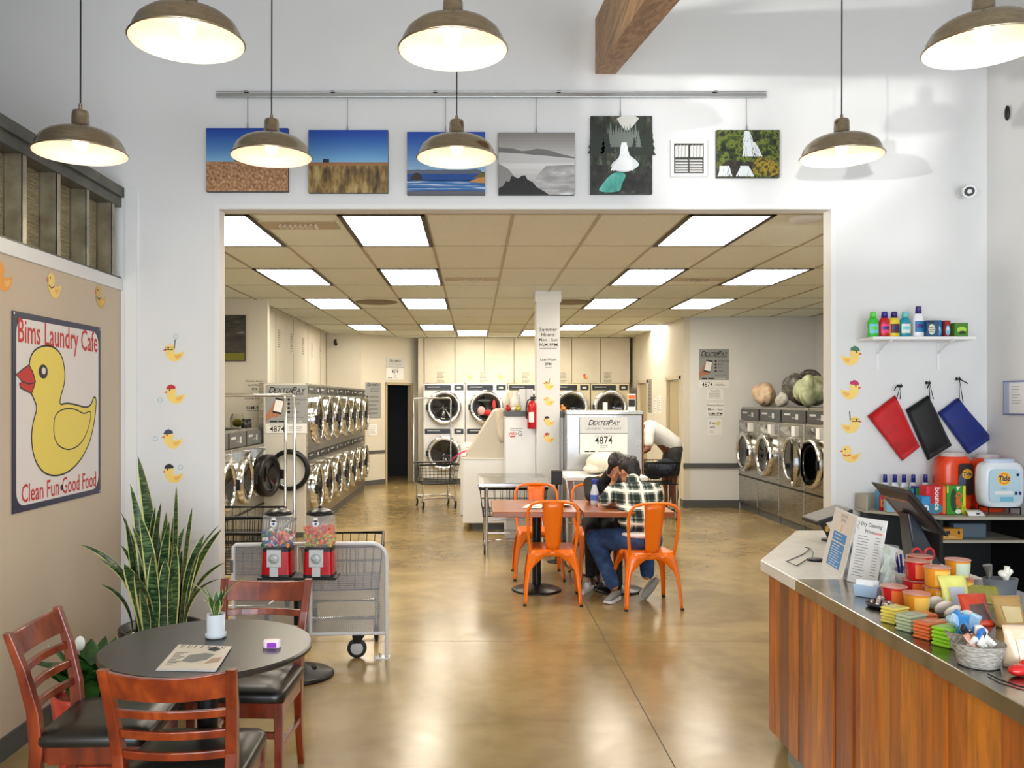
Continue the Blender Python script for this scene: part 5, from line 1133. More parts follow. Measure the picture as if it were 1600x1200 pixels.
def tolix(lab, x, y, rz_):
    o = thing('metal_cafe_chair', lab, 'chair', (x, y, 0), rz_, 'orange metal cafe chairs')
    # local: seat faces -Y (front at -Y), backrest at +Y
    m = MB(M_orange); P = rr(-0.185, -0.18, 0.185, 0.18, 0.05, 4)
    m.prism(P, 0.432, 0.447); m.build('seat', o, bevel=0.004)
    m = MB(M_orange); m.loft([[(u*1.0, v*1.0, 0.447) for u, v in P], [(u*1.02, v*1.02, 0.425) for u, v in P], [(u*1.045, v*1.045, 0.395) for u, v in P]], cap=False); m.build('apron', o, solid=0.003)
    for sx in (-1, 1):
        for sy in (-1, 1):
            m = MB(M_orange); rings = []
            for k in range(13):
                t = k/12; z = 0.435*(1-t)+0.008*t
                cx_, cy_ = sx*(0.188+0.045*t+0.012*math.sin(PI*t)), sy*(0.183+0.055*t)
                wd_ = 0.024+0.15*max(0, 1-t*2.6)**1.6+0.020*(1-t)
                f = 0.012*(1-t)
                rings.append([(cx_-sx*wd_, cy_+sy*0.0, z), (cx_-sx*0.014-sx*f, cy_, z), (cx_, cy_-sy*0.014-sy*f, z), (cx_, cy_-sy*wd_, z)])
            m.loft(rings, closed=False, cap=False); leg = m.build('leg', o, solid=0.004)
            m = MB(M_black); m.cyl((sx*0.228, sy*0.232, 0), (sx*0.226, sy*0.230, 0.014), 0.016, n=10); m.build('foot_cap', leg)
    m = MB(M_orange); pts = []
    for s in (-1,):
        pts += [(-0.178, 0.165, 0.42), (-0.195, 0.19, 0.55), (-0.205, 0.215, 0.70), (-0.198, 0.232, 0.78), (-0.165, 0.243, 0.825), (-0.10, 0.250, 0.843)]
    pts = pts + [(0, 0.252, 0.847)] + [(-a, b, c) for a, b, c in reversed(pts)]
    m.tube(pts, 0.0125, 10); m.build('back_frame', o)
    m = MB(M_orange); rings = []
    for t in [k/8 for k in range(9)]:
        z = 0.44+0.40*t; y_ = 0.168+0.082*t**0.9; hw = 0.052+0.034*t
        rings.append([(-hw, y_-0.004, z), (-hw*0.5, y_+0.008, z), (0, y_+0.012, z), (hw*0.5, y_+0.008, z), (hw, y_-0.004, z)])
    m.loft(rings, closed=False, cap=False); m.build('back_splat', o, solid=0.004)
    return o
tolix('orange metal cafe chair in front of the left dining table, back to the camera', 0.645, 7.13, PI-0.05)
tolix('orange metal cafe chair on the far side of the left dining table', 0.60, 8.10, 0)
tolix('orange metal cafe chair the person in plaid sits on', 1.395, 6.98, PI+0.10)
tolix('orange metal cafe chair under the person in black', 1.17, 8.08, 0.10)
# newspaper
m = MB(M_paper); q = at(852, 786, 7.5)
m.add([(0.40, 7.22, 0.753), (0.56, 7.16, 0.757), (0.60, 7.42, 0.757), (0.47, 7.47, 0.753)], [(0, 1, 2, 3)]); m.add([(0.50, 7.27, 0.760), (0.84, 7.30, 0.768), (0.83, 7.56, 0.766), (0.53, 7.55, 0.760)], [(0, 1, 2, 3)])
m.mat(mat('print_brown', (150, 110, 80), 0.6)); m.add([(0.57, 7.32, 0.7635), (0.78, 7.33, 0.768), (0.78, 7.42, 0.768), (0.58, 7.40, 0.7635)], [(0, 1, 2, 3)])
m.mat(M_inkg)
for k in range(6): m.add([(0.57, 7.44+k*0.016, 0.7625), (0.76, 7.445+k*0.016, 0.7675), (0.76, 7.45+k*0.016, 0.7675), (0.57, 7.445+k*0.016, 0.7625)], [(0, 1, 2, 3)])
tag(m.build('newspaper', solid=0.002), 'open newspaper lying on the left dining table', 'newspaper')
# spray bottle
o = thing('spray_bottle', 'white spray bottle with a blue cap on the right dining table', 'bottle', (1.045, 7.45, 0.75))
m = MB(mat('pale_bottle', (206, 212, 226), 0.3)); m.lathe([(0, 0), (0.033, 0), (0.035, 0.01), (0.035, 0.11), (0.02, 0.16), (0.014, 0.185)], n=16); m.build('body', o)
m = MB(mat('cap_blue', (28, 40, 150), 0.35)); m.lathe([(0.02, 0.18), (0.022, 0.21), (0.02, 0.225), (0, 0.225)], n=14); m.box(-0.012, 0.03, -0.01, 0.01, 0.205, 0.222); m.build('cap', o)
m = MB(mat('label_blue', (80, 110, 200), 0.5)); m.lathe([(0.0355, 0.04), (0.0355, 0.09)], n=16); m.build('label', o)
# power strip and cable on the floor
o = thing('power_strip', 'white power strip on the floor between the dining tables', 'power strip', (1.10, 7.55, 0), world=True)
m = MB(M_white); T = Matrix.Translation((0.985, 7.45, 0)) @ Matrix.Rotation(1.1, 4, 'Z'); m.box(-0.16, 0.16, -0.025, 0.025, 0.0, 0.035, T); m.build('strip', o, bevel=0.006)
m = MB(mat('charger_white', (226, 228, 230), 0.4)); m.box(-0.02, 0.03, -0.02, 0.02, 0.036, 0.075, T); m.build('plug', o)
m = MB(M_black); m.tube([(1.06, 7.59, 0.02), (1.14, 7.66, 0.008), (1.14, 7.9, 0.007), (1.0, 8.2, 0.008), (0.93, 8.5, 0.008), (0.92, 8.76, 0.009)], 0.007, 6); m.build('cable', o)
# ---------------------------------------------------------------- people
def limb(mb, pts, n=14):
    """chain of tapered capsules; pts = [(x,y,z,r)...]"""
    for (a, b) in zip(pts, pts[1:]):
        A, B = Vector(a[:3]), Vector(b[:3]); mb.tube([A, B], [a[3], b[3]], n)
    for p in pts: mb.ell(p[:3], p[3], n)
def hand(mb, wrist, d, up, side, s=1.0, curl=0.6):
    """palm, four unequal bent fingers and a thumb; d=direction of fingers, up=back of hand, side=+1 thumb to the left of d"""
    d = Vector(d).normalized(); up = Vector(up); up = (up-d*up.dot(d)).normalized(); t = d.cross(up)*side; w = Vector(wrist)
    c = w + d*0.045*s
    mb.tube([w, w+d*0.03*s, w+d*0.085*s], [0.022*s, 0.028*s, 0.026*s], 10); mb.ell(w+d*0.06*s+t*0.012*s, (0.03*s,)*3 if False else 0.026*s); mb.ell(w+d*0.06*s-t*0.012*s, 0.025*s)
    for k, (off, L) in enumerate(((0.030, 0.070), (0.010, 0.078), (-0.010, 0.072), (-0.029, 0.056))):
        p0 = w + d*0.082*s + t*off*s; L *= s; a = curl*0.5
        p1 = p0 + (d*math.cos(a)-up*math.sin(a))*L*0.45; p2 = p1 + (d*math.cos(a*2.2)-up*math.sin(a*2.2))*L*0.32; p3 = p2+(d*math.cos(a*3.2)-up*math.sin(a*3.2))*L*0.25
        mb.tube([p0-d*0.02*s, p0, p1, p2, p3], [0.0095*s, 0.0095*s, 0.0088*s, 0.008*s, 0.0065*s], 8)
    p0 = w + d*0.03*s + t*0.024*s; p1 = p0 + (d*0.5+t*0.8)*0.034*s; p2 = p1+(d*0.8+t*0.35-up*0.3)*0.032*s; mb.tube([p0, p1, p2], [0.013*s, 0.0105*s, 0.008*s], 8)
def head(mb, c, fwd, upv, s=1.0):
    """skull, jaw, nose, ears; c = centre, fwd = facing"""
    f = Vector(fwd).normalized(); u = Vector(upv); u = (u-f*u.dot(f)).normalized(); r = f.cross(u)
    R = Matrix((r, f, u)).transposed(); e = R.to_euler(); c = Vector(c)
    mb.ell(c+u*0.02*s, (0.074*s, 0.094*s, 0.092*s), 20, e, 14)
    mb.ell(c+f*0.028*s-u*0.055*s, (0.052*s, 0.058*s, 0.062*s), 16, e, 10)
    mb.ell(c+f*0.092*s-u*0.022*s, (0.012*s, 0.018*s, 0.022*s), 10, e)       # nose
    mb.ell(c+f*0.080*s-u*0.058*s, (0.024*s, 0.010*s, 0.009*s), 10, e)       # lips
    for q in (-1, 1):
        mb.ell(c+r*0.076*s*q-u*0.012*s, (0.010*s, 0.018*s, 0.030*s), 10, e)
        mb.ell(c+r*0.030*s*q+f*0.083*s+u*0.018*s, (0.022*s, 0.010*s, 0.008*s), 8, e)  # brow
    return f, u, r
def eyes(par, c, f, u, r, s=1.0):
    for q in (-1, 1):
        m = MB(M_white); p = Vector(c)+r*0.029*s*q+f*0.082*s+u*0.002*s; m.ell(p, 0.011*s, 10); m.mat(M_ink); m.ell(p+f*0.007*s, 0.006*s, 8); m.build('eye', par)
    m = MB(mat('lips', (150, 84, 74), 0.5)); p = Vector(c)+f*0.0885*s-u*0.058*s; R = Matrix((r, f, u)).transposed().to_euler(); m.ell(p, (0.022*s, 0.006*s, 0.005*s), 10, R); m.build('mouth', par)
def skin(n, c): return mat('skin_'+n, c, 0.5)
M_hair = mixmat('black_hair', [(0.3, (12, 10, 11)), (0.7, (36, 28, 28))], 60, (1, 1, 0.3), rough=0.45, bump=0.6)
def plaid():
    m = bpy.data.materials.new('green_plaid'); m.use_nodes = True; nt = m.node_tree; L = nt.links.new; b = nt.nodes['Principled BSDF']; b.inputs['Roughness'].default_value = 0.85
    tc = nt.nodes.new('ShaderNodeTexCoord'); sx = nt.nodes.new('ShaderNodeSeparateXYZ'); L(tc.outputs['Object'], sx.inputs[0])
    def stripe(sock, per, off, stops):
        a = nt.nodes.new('ShaderNodeMath'); a.operation = 'ADD'; a.inputs[1].default_value = off+10*per; L(sock, a.inputs[0])
        d = nt.nodes.new('ShaderNodeMath'); d.operation = 'DIVIDE'; d.inputs[1].default_value = per; L(a.outputs[0], d.inputs[0])
        f = nt.nodes.new('ShaderNodeMath'); f.operation = 'FRACT'; L(d.outputs[0], f.inputs[0])
        r = nt.nodes.new('ShaderNodeValToRGB'); r.color_ramp.interpolation = 'CONSTANT'; e = r.color_ramp.elements
        while len(e) < len(stops): e.new(0.5)
        for i, (p, v) in enumerate(stops): e[i].position = p; e[i].color = (v, v, v, 1)
        L(f.outputs[0], r.inputs[0]); return r.outputs[0]
    st = [(0.0, 0.02), (0.22, 0.4), (0.34, 1.0), (0.50, 0.4), (0.62, 0.02), (0.76, 0.28), (0.86, 0.02)]
    v1 = stripe(sx.outputs[0], 0.125, 0.03, st); v2 = stripe(sx.outputs[2], 0.125, 0.02, st)
    mx = nt.nodes.new('ShaderNodeMix'); mx.data_type = 'RGBA'; mx.inputs[0].default_value = 0.5; L(v1, mx.inputs[6]); L(v2, mx.inputs[7])
    r = nt.nodes.new('ShaderNodeValToRGB'); e = r.color_ramp.elements; e[0].position = 0.0; e[0].color = rgb((16, 22, 24)); e[1].position = 0.5; e[1].color = rgb((236, 236, 228))
    x = e.new(0.12); x.color = rgb((30, 52, 46)); x = e.new(0.3); x.color = rgb((128, 140, 130))
    L(mx.outputs[2], r.inputs[0]); L(r.outputs[0], b.inputs['Base Color']); return m
M_plaid = plaid()
M_denim = mixmat('denim', [(0.3, (30, 52, 92)), (0.6, (52, 84, 132)), (0.8, (90, 124, 164))], 12, rough=0.85, bump=0.3)
M_bclo = mixmat('black_cloth', [(0.3, (13, 13, 16)), (0.7, (28, 28, 32))], 14, rough=0.85, bump=0.3)
def shoe(par, heel, toe, z=0.0, up=(0, 0, 1), col=M_inkg, sole=M_white):
    """low sneaker from heel to toe"""
    h, t = Vector(heel), Vector(toe); d = (t-h).normalized(); u = Vector(up); u = (u-d*u.dot(d)).normalized(); r = d.cross(u); L = (t-h).length
    def rg(s, w, z0, z1): c = h+d*L*s; return [c-r*w+u*z0, c+r*w+u*z0, c+r*w*0.8+u*z1, c-r*w*0.8+u*z1]
    m = MB(sole); m.loft([rg(0, 0.022, 0, 0.026), rg(0.1, 0.034, 0, 0.026), rg(0.5, 0.036, 0, 0.024), rg(0.78, 0.044, 0, 0.024), rg(0.94, 0.034, 0.004, 0.026), rg(1, 0.014, 0.01, 0.026)], smooth=False); s = m.build('shoe', par, bevel=0.004)
    m = MB(col); m.loft([rg(0.03, 0.026, 0.026, 0.075), rg(0.15, 0.036, 0.026, 0.085), rg(0.42, 0.038, 0.026, 0.082), rg(0.62, 0.042, 0.026, 0.06), rg(0.82, 0.040, 0.026, 0.05), rg(0.96, 0.024, 0.026, 0.036)]); m.build('upper', s, sub=1)
# --- the person in plaid
o = thing('person', 'person in green and white plaid shirt and jeans sitting with back to the camera', 'person', (1.36, 7.02, 0), world=True)
S1 = skin('tan', (188, 132, 98))
hc = (1.335, 7.40, 1.05); hf = (-0.55, 0.75, -0.35)
m = MB(S1); f, u, r = head(m, hc, hf, (-0.1, 0.25, 1))
limb(m, [(1.37, 7.28, 0.93, 0.055), (1.345, 7.36, 0.99, 0.052)])
limb(m, [(1.36, 7.05, 0.55, 0.10), (1.365, 7.1, 0.72, 0.095), (1.37, 7.24, 0.86, 0.08)])
aL = [(1.215, 7.27, 0.895, 0.052), (1.095, 7.22, 0.815, 0.042), (1.21, 7.50, 0.92, 0.028)]
aR = [(1.525, 7.27, 0.895, 0.052), (1.585, 7.40, 0.805, 0.042), (1.45, 7.60, 0.90, 0.028)]
limb(m, aL); limb(m, aR); hand(m, (1.21, 7.50, 0.925), (0.35, 0.1, 0.9), (-0.6, 0.5, 0), 1, 0.9, 0.7); hand(m, (1.45, 7.60, 0.905), (-0.4, 0.1, 0.9), (0.6, 0.5, 0), -1, 0.9, 0.7)
limb(m, [(1.27, 7.05, 0.52, 0.085), (1.03, 7.28, 0.50, 0.062), (1.16, 7.12, 0.12, 0.042)])
limb(m, [(1.46, 7.05, 0.52, 0.085), (1.50, 7.50, 0.50, 0.062), (1.47, 7.30, 0.17, 0.042)])
m.build('body', o, remesh=0.009, smooth=2)
eyes(o, hc, f, u, r)
m = MB(M_hair); C_ = Vector(hc); R = Matrix((r, f, u)).transposed().to_euler()
m.ell(C_+u*0.035-f*0.012, (0.084, 0.100, 0.090), 22, R, 14); m.ell(C_-f*0.055-u*0.02, (0.070, 0.05, 0.07), 16, R); random.seed(5)
for k in range(60):
    a_ = random.uniform(0, 2*PI); b_ = random.uniform(0.15, 1.15); q = C_+u*0.035-f*0.012+(r*math.cos(a_)*math.sin(b_)*0.084+f*math.sin(a_)*math.sin(b_)*0.098+u*math.cos(b_)*0.088); m.ell(q, random.uniform(0.008, 0.016), 7, m=5)
m.build('hair', o, remesh=0.006, smooth=1)
m = MB(M_plaid)
limb(m, [(1.365, 7.045, 0.67, 0.120), (1.365, 7.08, 0.68, 0.142), (1.368, 7.17, 0.80, 0.150)], 20)
limb(m, [(1.235, 7.255, 0.890, 0.070), (1.37, 7.255, 0.90, 0.085), (1.505, 7.255, 0.890, 0.070)], 18)
m.ell((1.368, 7.18, 0.83), (0.195, 0.130, 0.150), 20); m.ell((1.365, 7.10, 0.70), (0.185, 0.135, 0.15), 20); m.ell((1.365, 7.05, 0.66), (0.180, 0.138, 0.095), 20); m.ell((1.37, 7.25, 0.925), (0.13, 0.09, 0.05), 18)
limb(m, [aL[0][:3]+(0.066,), aL[1][:3]+(0.054,), (1.185, 7.43, 0.89, 0.040)]); limb(m, [aR[0][:3]+(0.066,), aR[1][:3]+(0.054,), (1.475, 7.55, 0.88, 0.040)])
limb(m, [(1.36, 7.26, 0.93, 0.072), (1.352, 7.31, 0.975, 0.062)])
m.build('shirt', o, remesh=0.009, smooth=2)
m = MB(M_white); m.ell((1.365, 7.04, 0.562), (0.170, 0.142, 0.040), 20); m.build('undershirt', o, remesh=0.009, smooth=1)
m = MB(M_denim)
limb(m, [(1.30, 7.04, 0.515, 0.108), (1.02, 7.29, 0.485, 0.080), (1.15, 7.13, 0.14, 0.060)], 16)
limb(m, [(1.44, 7.04, 0.515, 0.108), (1.50, 7.51, 0.49, 0.080), (1.475, 7.31, 0.19, 0.060)], 16)
m.ell((1.365, 7.03, 0.515), (0.16, 0.125, 0.075), 20)
m.build('jeans', o, remesh=0.010, smooth=2)
shoe(o, (1.21, 7.16, 0.005), (1.07, 6.96, 0.0), col=mat('grey_knit', (150, 150, 146), 0.8))
shoe(o, (1.52, 7.20, 0.16), (1.38, 7.12, 0.005), up=(0.55, -0.8, 0.7), col=mat('grey_knit', (150, 150, 146), 0.8), sole=mat('worn_sole', (206, 200, 184), 0.7))
# --- the person in black across the table
o = thing('person', 'person in black with dark hair leaning over the table towards the one in plaid', 'person', (1.18, 8.06, 0), world=True)
S2 = skin('light', (214, 160, 130))
hc = (1.27, 7.62, 1.08); hf = (0.42, -0.72, -0.42)
m = MB(S2); f, u, r = head(m, hc, hf, (0.15, -0.2, 1), 0.94)
limb(m, [(1.21, 7.78, 0.96, 0.05), (1.26, 7.68, 1.04, 0.047)])
limb(m, [(1.17, 8.08, 0.55, 0.12), (1.18, 8.0, 0.72, 0.11), (1.20, 7.88, 0.88, 0.11)])
bL = [(1.06, 7.86, 0.90, 0.046), (1.04, 7.68, 0.805, 0.038), (1.10, 7.42, 0.80, 0.026)]
bR = [(1.34, 7.86, 0.90, 0.046), (1.40, 7.70, 0.80, 0.038), (1.32, 7.55, 0.95, 0.026)]
limb(m, bL); limb(m, bR); hand(m, (1.10, 7.42, 0.802), (-0.15, -0.8, -0.25), (0, 0, 1), -1, 0.85, 0.5); hand(m, (1.32, 7.55, 0.955), (-0.2, 0.0, 0.9), (0.5, -0.5, 0), 1, 0.85, 0.7)
limb(m, [(1.09, 8.04, 0.52, 0.075), (1.06, 7.68, 0.50, 0.055), (1.05, 7.70, 0.10, 0.038)]); limb(m, [(1.25, 8.04, 0.52, 0.075), (1.24, 7.70, 0.50, 0.055), (1.12, 7.86, 0.10, 0.038)])
m.build('body', o, remesh=0.009, smooth=2)
eyes(o, hc, f, u, r, 0.94)
m = MB(M_hair); C_ = Vector(hc); R = Matrix((r, f, u)).transposed().to_euler()
m.ell(C_+u*0.030-f*0.015, (0.080, 0.096, 0.088), 22, R, 14); limb(m, [tuple(C_-f*0.06-r*0.03)+(0.06,), tuple(C_-f*0.085-u*0.09-r*0.05)+(0.045,), tuple(C_-f*0.08-u*0.17-r*0.07)+(0.025,)])
for q in (-1, 1): limb(m, [tuple(C_+r*0.075*q+u*0.02)+(0.022,), tuple(C_+r*0.078*q-u*0.07+f*0.01)+(0.018,)])
m.build('hair', o, remesh=0.007, smooth=2)
m = MB(M_blackm)
for q in (-1, 1): m.tube([Vector(hc)+r*0.031*q+f*0.098+u*0.002+(r*math.cos(t)*0.024+u*math.sin(t)*0.018) for t in [2*PI*k/14 for k in range(15)]], 0.0022, 5, False)
m.tube([Vector(hc)+r*0.007+f*0.10, Vector(hc)-r*0.007+f*0.10], 0.002, 5)
m.build('glasses', o)
m = MB(M_bclo)
limb(m, [(1.17, 8.07, 0.57, 0.140), (1.18, 8.0, 0.72, 0.128), (1.20, 7.89, 0.84, 0.130)], 18); limb(m, [(1.08, 7.86, 0.895, 0.062), (1.20, 7.86, 0.90, 0.075), (1.32, 7.86, 0.895, 0.062)])
limb(m, [bL[0][:3]+(0.062,), bL[1][:3]+(0.052,), (1.085, 7.49, 0.803, 0.038)]); limb(m, [bR[0][:3]+(0.062,), bR[1][:3]+(0.052,), (1.335, 7.60, 0.90, 0.040)]); limb(m, [(1.205, 7.82, 0.93, 0.06), (1.225, 7.75, 0.985, 0.055)])
m.build('sweater', o, remesh=0.010, smooth=2)
m = MB(M_bclo); limb(m, [(1.10, 8.04, 0.51, 0.098), (1.06, 7.68, 0.49, 0.075), (1.05, 7.70, 0.12, 0.055)]); limb(m, [(1.24, 8.04, 0.51, 0.098), (1.24, 7.70, 0.49, 0.075), (1.125, 7.85, 0.12, 0.055)]); m.build('trousers', o, remesh=0.010, smooth=2)
shoe(o, (1.05, 7.76, 0.004), (1.04, 7.52, 0.0), col=mat('brown_leather', (70, 40, 30), 0.4), sole=M_black); shoe(o, (1.13, 7.90, 0.004), (1.12, 7.66, 0.0), col=mat('brown_leather', (70, 40, 30), 0.4), sole=M_black)
# --- the standing, bending person
o = thing('person', 'person in white t-shirt and dark shorts standing bent over a cart by the steel cabinet', 'person', (2.85, 12.5, 0), world=True)
S3 = skin('brown', (122, 74, 52))
hc = (2.27, 12.30, 1.20); hf = (-0.55, -0.1, -0.8)
m = MB(S3); f, u, r = head(m, hc, hf, (-0.8, 0, 0.5))
limb(m, [(2.46, 12.35, 1.25, 0.06), (2.34, 12.32, 1.22, 0.055)]); limb(m, [(2.86, 12.5, 0.98, 0.135), (2.70, 12.45, 1.14, 0.125), (2.53, 12.4, 1.24, 0.125)])
cL = [(2.50, 12.24, 1.20, 0.055), (2.46, 12.14, 0.98, 0.045), (2.40, 12.12, 0.94, 0.032)]
cR = [(2.52, 12.56, 1.20, 0.055), (2.47, 12.62, 0.98, 0.042), (2.36, 12.45, 0.92, 0.030)]
limb(m, cL); limb(m, cR); hand(m, (2.40, 12.12, 0.94), (-0.8, 0, -0.5), (0, -0.5, 1), 1, 1, 0.6); hand(m, (2.36, 12.45, 0.92), (-0.8, -0.2, -0.5), (0, 0.5, 1), -1, 1, 0.6)
lL = [(2.90, 12.42, 0.92, 0.095), (2.86, 12.38, 0.50, 0.060), (2.90, 12.40, 0.32, 0.058), (2.90, 12.42, 0.09, 0.036)]
lR = [(2.90, 12.62, 0.92, 0.095), (2.82, 12.66, 0.50, 0.060), (2.86, 12.66, 0.32, 0.058), (2.84, 12.68, 0.09, 0.036)]
limb(m, lL); limb(m, lR); m.build('body', o, remesh=0.010, smooth=2)
eyes(o, hc, f, u, r)
m = MB(M_hair); R = Matrix((r, f, u)).transposed().to_euler(); m.ell(Vector(hc)+u*0.03-f*0.012, (0.081, 0.098, 0.088), 18, R, 12); m.build('hair', o)
m = MB(mixmat('white_tshirt', [(0.3, (222, 220, 216)), (0.7, (238, 237, 234))], 9, rough=0.9, bump=0.3))
limb(m, [(2.88, 12.5, 1.02, 0.150), (2.72, 12.46, 1.14, 0.145), (2.55, 12.41, 1.23, 0.150)], 18); limb(m, [(2.51, 12.27, 1.21, 0.085), (2.52, 12.40, 1.25, 0.10), (2.53, 12.54, 1.21, 0.085)])
limb(m, [cL[0][:3]+(0.08,), (2.475, 12.17, 1.05, 0.068)]); limb(m, [cR[0][:3]+(0.08,), (2.49, 12.60, 1.06, 0.066)])
m.build('t_shirt', o, remesh=0.012, smooth=3)
m = MB(mixmat('dark_shorts', [(0.3, (34, 34, 34)), (0.7, (56, 55, 52))], 10, rough=0.85, bump=0.3)); m.ell((2.89, 12.52, 0.95), (0.155, 0.18, 0.12), 18)
limb(m, [(2.895, 12.43, 0.90, 0.118), (2.87, 12.40, 0.63, 0.098)], 16); limb(m, [(2.895, 12.60, 0.90, 0.118), (2.83, 12.63, 0.63, 0.098)], 16); m.build('shorts', o, remesh=0.012, smooth=2)
shoe(o, (2.95, 12.44, 0.004), (2.68, 12.38, 0.0), col=M_black, sole=M_black); shoe(o, (2.89, 12.70, 0.004), (2.62, 12.66, 0.0), col=M_black, sole=M_black)
# ================================================================ cafe corner
M_cherry = mixmat('cherry_wood', [(0.3, (78, 24, 8)), (0.55, (124, 44, 14)), (0.75, (154, 68, 24))], 5, (3, 3, 1), rough=0.28, coat=0.5, dist=0.5)
M_vinyl = mixmat('black_vinyl', [(0.3, (20, 19, 18)), (0.7, (32, 30, 28))], 6, rough=0.32, spec=0.6)
M_tblack = mixmat('dark_laminate', [(0.35, (40, 36, 31)), (0.65, (50, 45, 39))], 3, (8, 1, 1), rough=0.3, spec=0.5)
TX, TY = -0.985, 3.17
o = thing('cafe_table', 'round dark cafe table with a small plant and magazine on it', 'table', (TX, TY, 0))
m = MB(M_tblack); m.lathe([(0, 0.727), (0.372, 0.727), (0.38, 0.733), (0.38, 0.744), (0.374, 0.75), (0, 0.75)], n=64, smooth=False); m.build('tabletop', o)
m = MB(M_blackm); m.cyl((0, 0, 0.04), (0, 0, 0.727), 0.038, n=18); m.lathe([(0, 0.71), (0.13, 0.712), (0.13, 0.726), (0, 0.726)], n=20); m.build('column', o)
for k in range(4):
    a = PI/4+k*PI/2; m = MB(M_blackm); c, s = math.cos(a), math.sin(a)
    m.tube([(0.02*c, 0.02*s, 0.06), (0.14*c, 0.14*s, 0.045), (0.27*c, 0.27*s, 0.015)], [0.03, 0.024, 0.014], 8); m.build('foot', o)
def wchair(lab, x, y, rz_):
    """seat faces local +Y, backrest at -Y"""
    o = thing('ladder_back_chair', lab, 'chair', (x, y, 0), rz_, 'cherry wood ladder back chairs')
    m = MB(M_vinyl); n = 8; P = rr(-0.205, -0.195, 0.205, 0.205, 0.05, 4)
    sc = lambda q, k, z: [(a*k, b*k, z) for a, b in q]
    m.loft([sc(P, 0.985, 0.432), sc(P, 1.0, 0.445), sc(P, 0.995, 0.462), sc(P, 0.94, 0.476), sc(P, 0.6, 0.486), sc(P, 0.2, 0.488)]); m.build('seat', o)
    m = MB(M_cherry); m.box(-0.19, 0.19, 0.165, 0.187, 0.365, 0.430); m.box(-0.19, -0.168, -0.15, 0.166, 0.365, 0.430); m.box(0.168, 0.19, -0.15, 0.166, 0.365, 0.430); m.box(-0.167, 0.167, -0.17, -0.15, 0.365, 0.430); m.build('seat_frame', o, bevel=0.003)
    for s in (-1, 1):
        m = MB(M_cherry); x0 = s*0.18
        m.hexa([(x0-0.014, 0.158, 0), (x0+0.014, 0.158, 0), (x0+0.014, 0.186, 0), (x0-0.014, 0.186, 0), (x0-0.019, 0.152, 0.429), (x0+0.019, 0.152, 0.429), (x0+0.019, 0.190, 0.429), (x0-0.019, 0.190, 0.429)]); m.build('leg', o, bevel=0.003)
        m = MB(M_cherry); R_ = []
        for z, yy, xx, w_, d_ in ((0, -0.265, 0.165, 0.014, 0.016), (0.2, -0.212, 0.166, 0.016, 0.019), (0.42, -0.190, 0.170, 0.019, 0.024), (0.55, -0.200, 0.176, 0.018, 0.022), (0.70, -0.235, 0.186, 0.017, 0.018), (0.835, -0.282, 0.194, 0.016, 0.014)):
            R_.append([(s*xx-w_, yy-d_, z), (s*xx+w_, yy-d_, z), (s*xx+w_, yy+d_, z), (s*xx-w_, yy+d_, z)])
        m.loft(R_, smooth=False); m.build('leg', o, bevel=0.004)
        m = MB(M_cherry); m.box(s*0.17-0.008, s*0.17+0.008, -0.205, 0.165, 0.21, 0.235); m.build('side_stretcher', o, bevel=0.002)
    m = MB(M_cherry); m.box(-0.162, 0.162, -0.012, 0.012, 0.212, 0.233); m.box(-0.165, 0.165, 0.163, 0.179, 0.28, 0.305); m.build('stretcher', o, bevel=0.002)
    def slat(z0, z1, hw, th, nm):
        m = MB(M_cherry); R_ = []
        def yb(z): return -0.190 - 0.092*max(0, (z-0.45)/0.385)**1.4
        for k in range(11):
            u = -1+2*k/10; bow = -0.030*(1-u*u)
            crown = 0.012*(1-u*u) if nm == 'top_rail' else 0
            R_.append([(u*hw, yb(z0)-th/2+bow, z0-crown*0.6), (u*hw, yb(z0)+th/2+bow, z0-crown*0.6), (u*hw, yb(z1)+th/2+bow, z1-crown), (u*hw, yb(z1)-th/2+bow, z1-crown)])
        m.loft(R_, smooth=False); m.build(nm, o, bevel=0.003)
    slat(0.742, 0.828, 0.180, 0.019, 'top_rail')
    slat(0.675, 0.703, 0.176, 0.016, 'slat'); slat(0.605, 0.633, 0.172, 0.016, 'slat'); slat(0.535, 0.563, 0.168, 0.016, 'slat')
    return o
wchair('cherry ladder back chair at the left by the tan wall, side on to the table', -1.365, 3.22, -PI/2+0.04)
wchair('cherry ladder back chair nearest the camera with its back towards us', -0.94, 2.89, 0.02)
wchair('cherry ladder back chair on the far side of the round table facing us', -0.965, 3.66, PI-0.04)
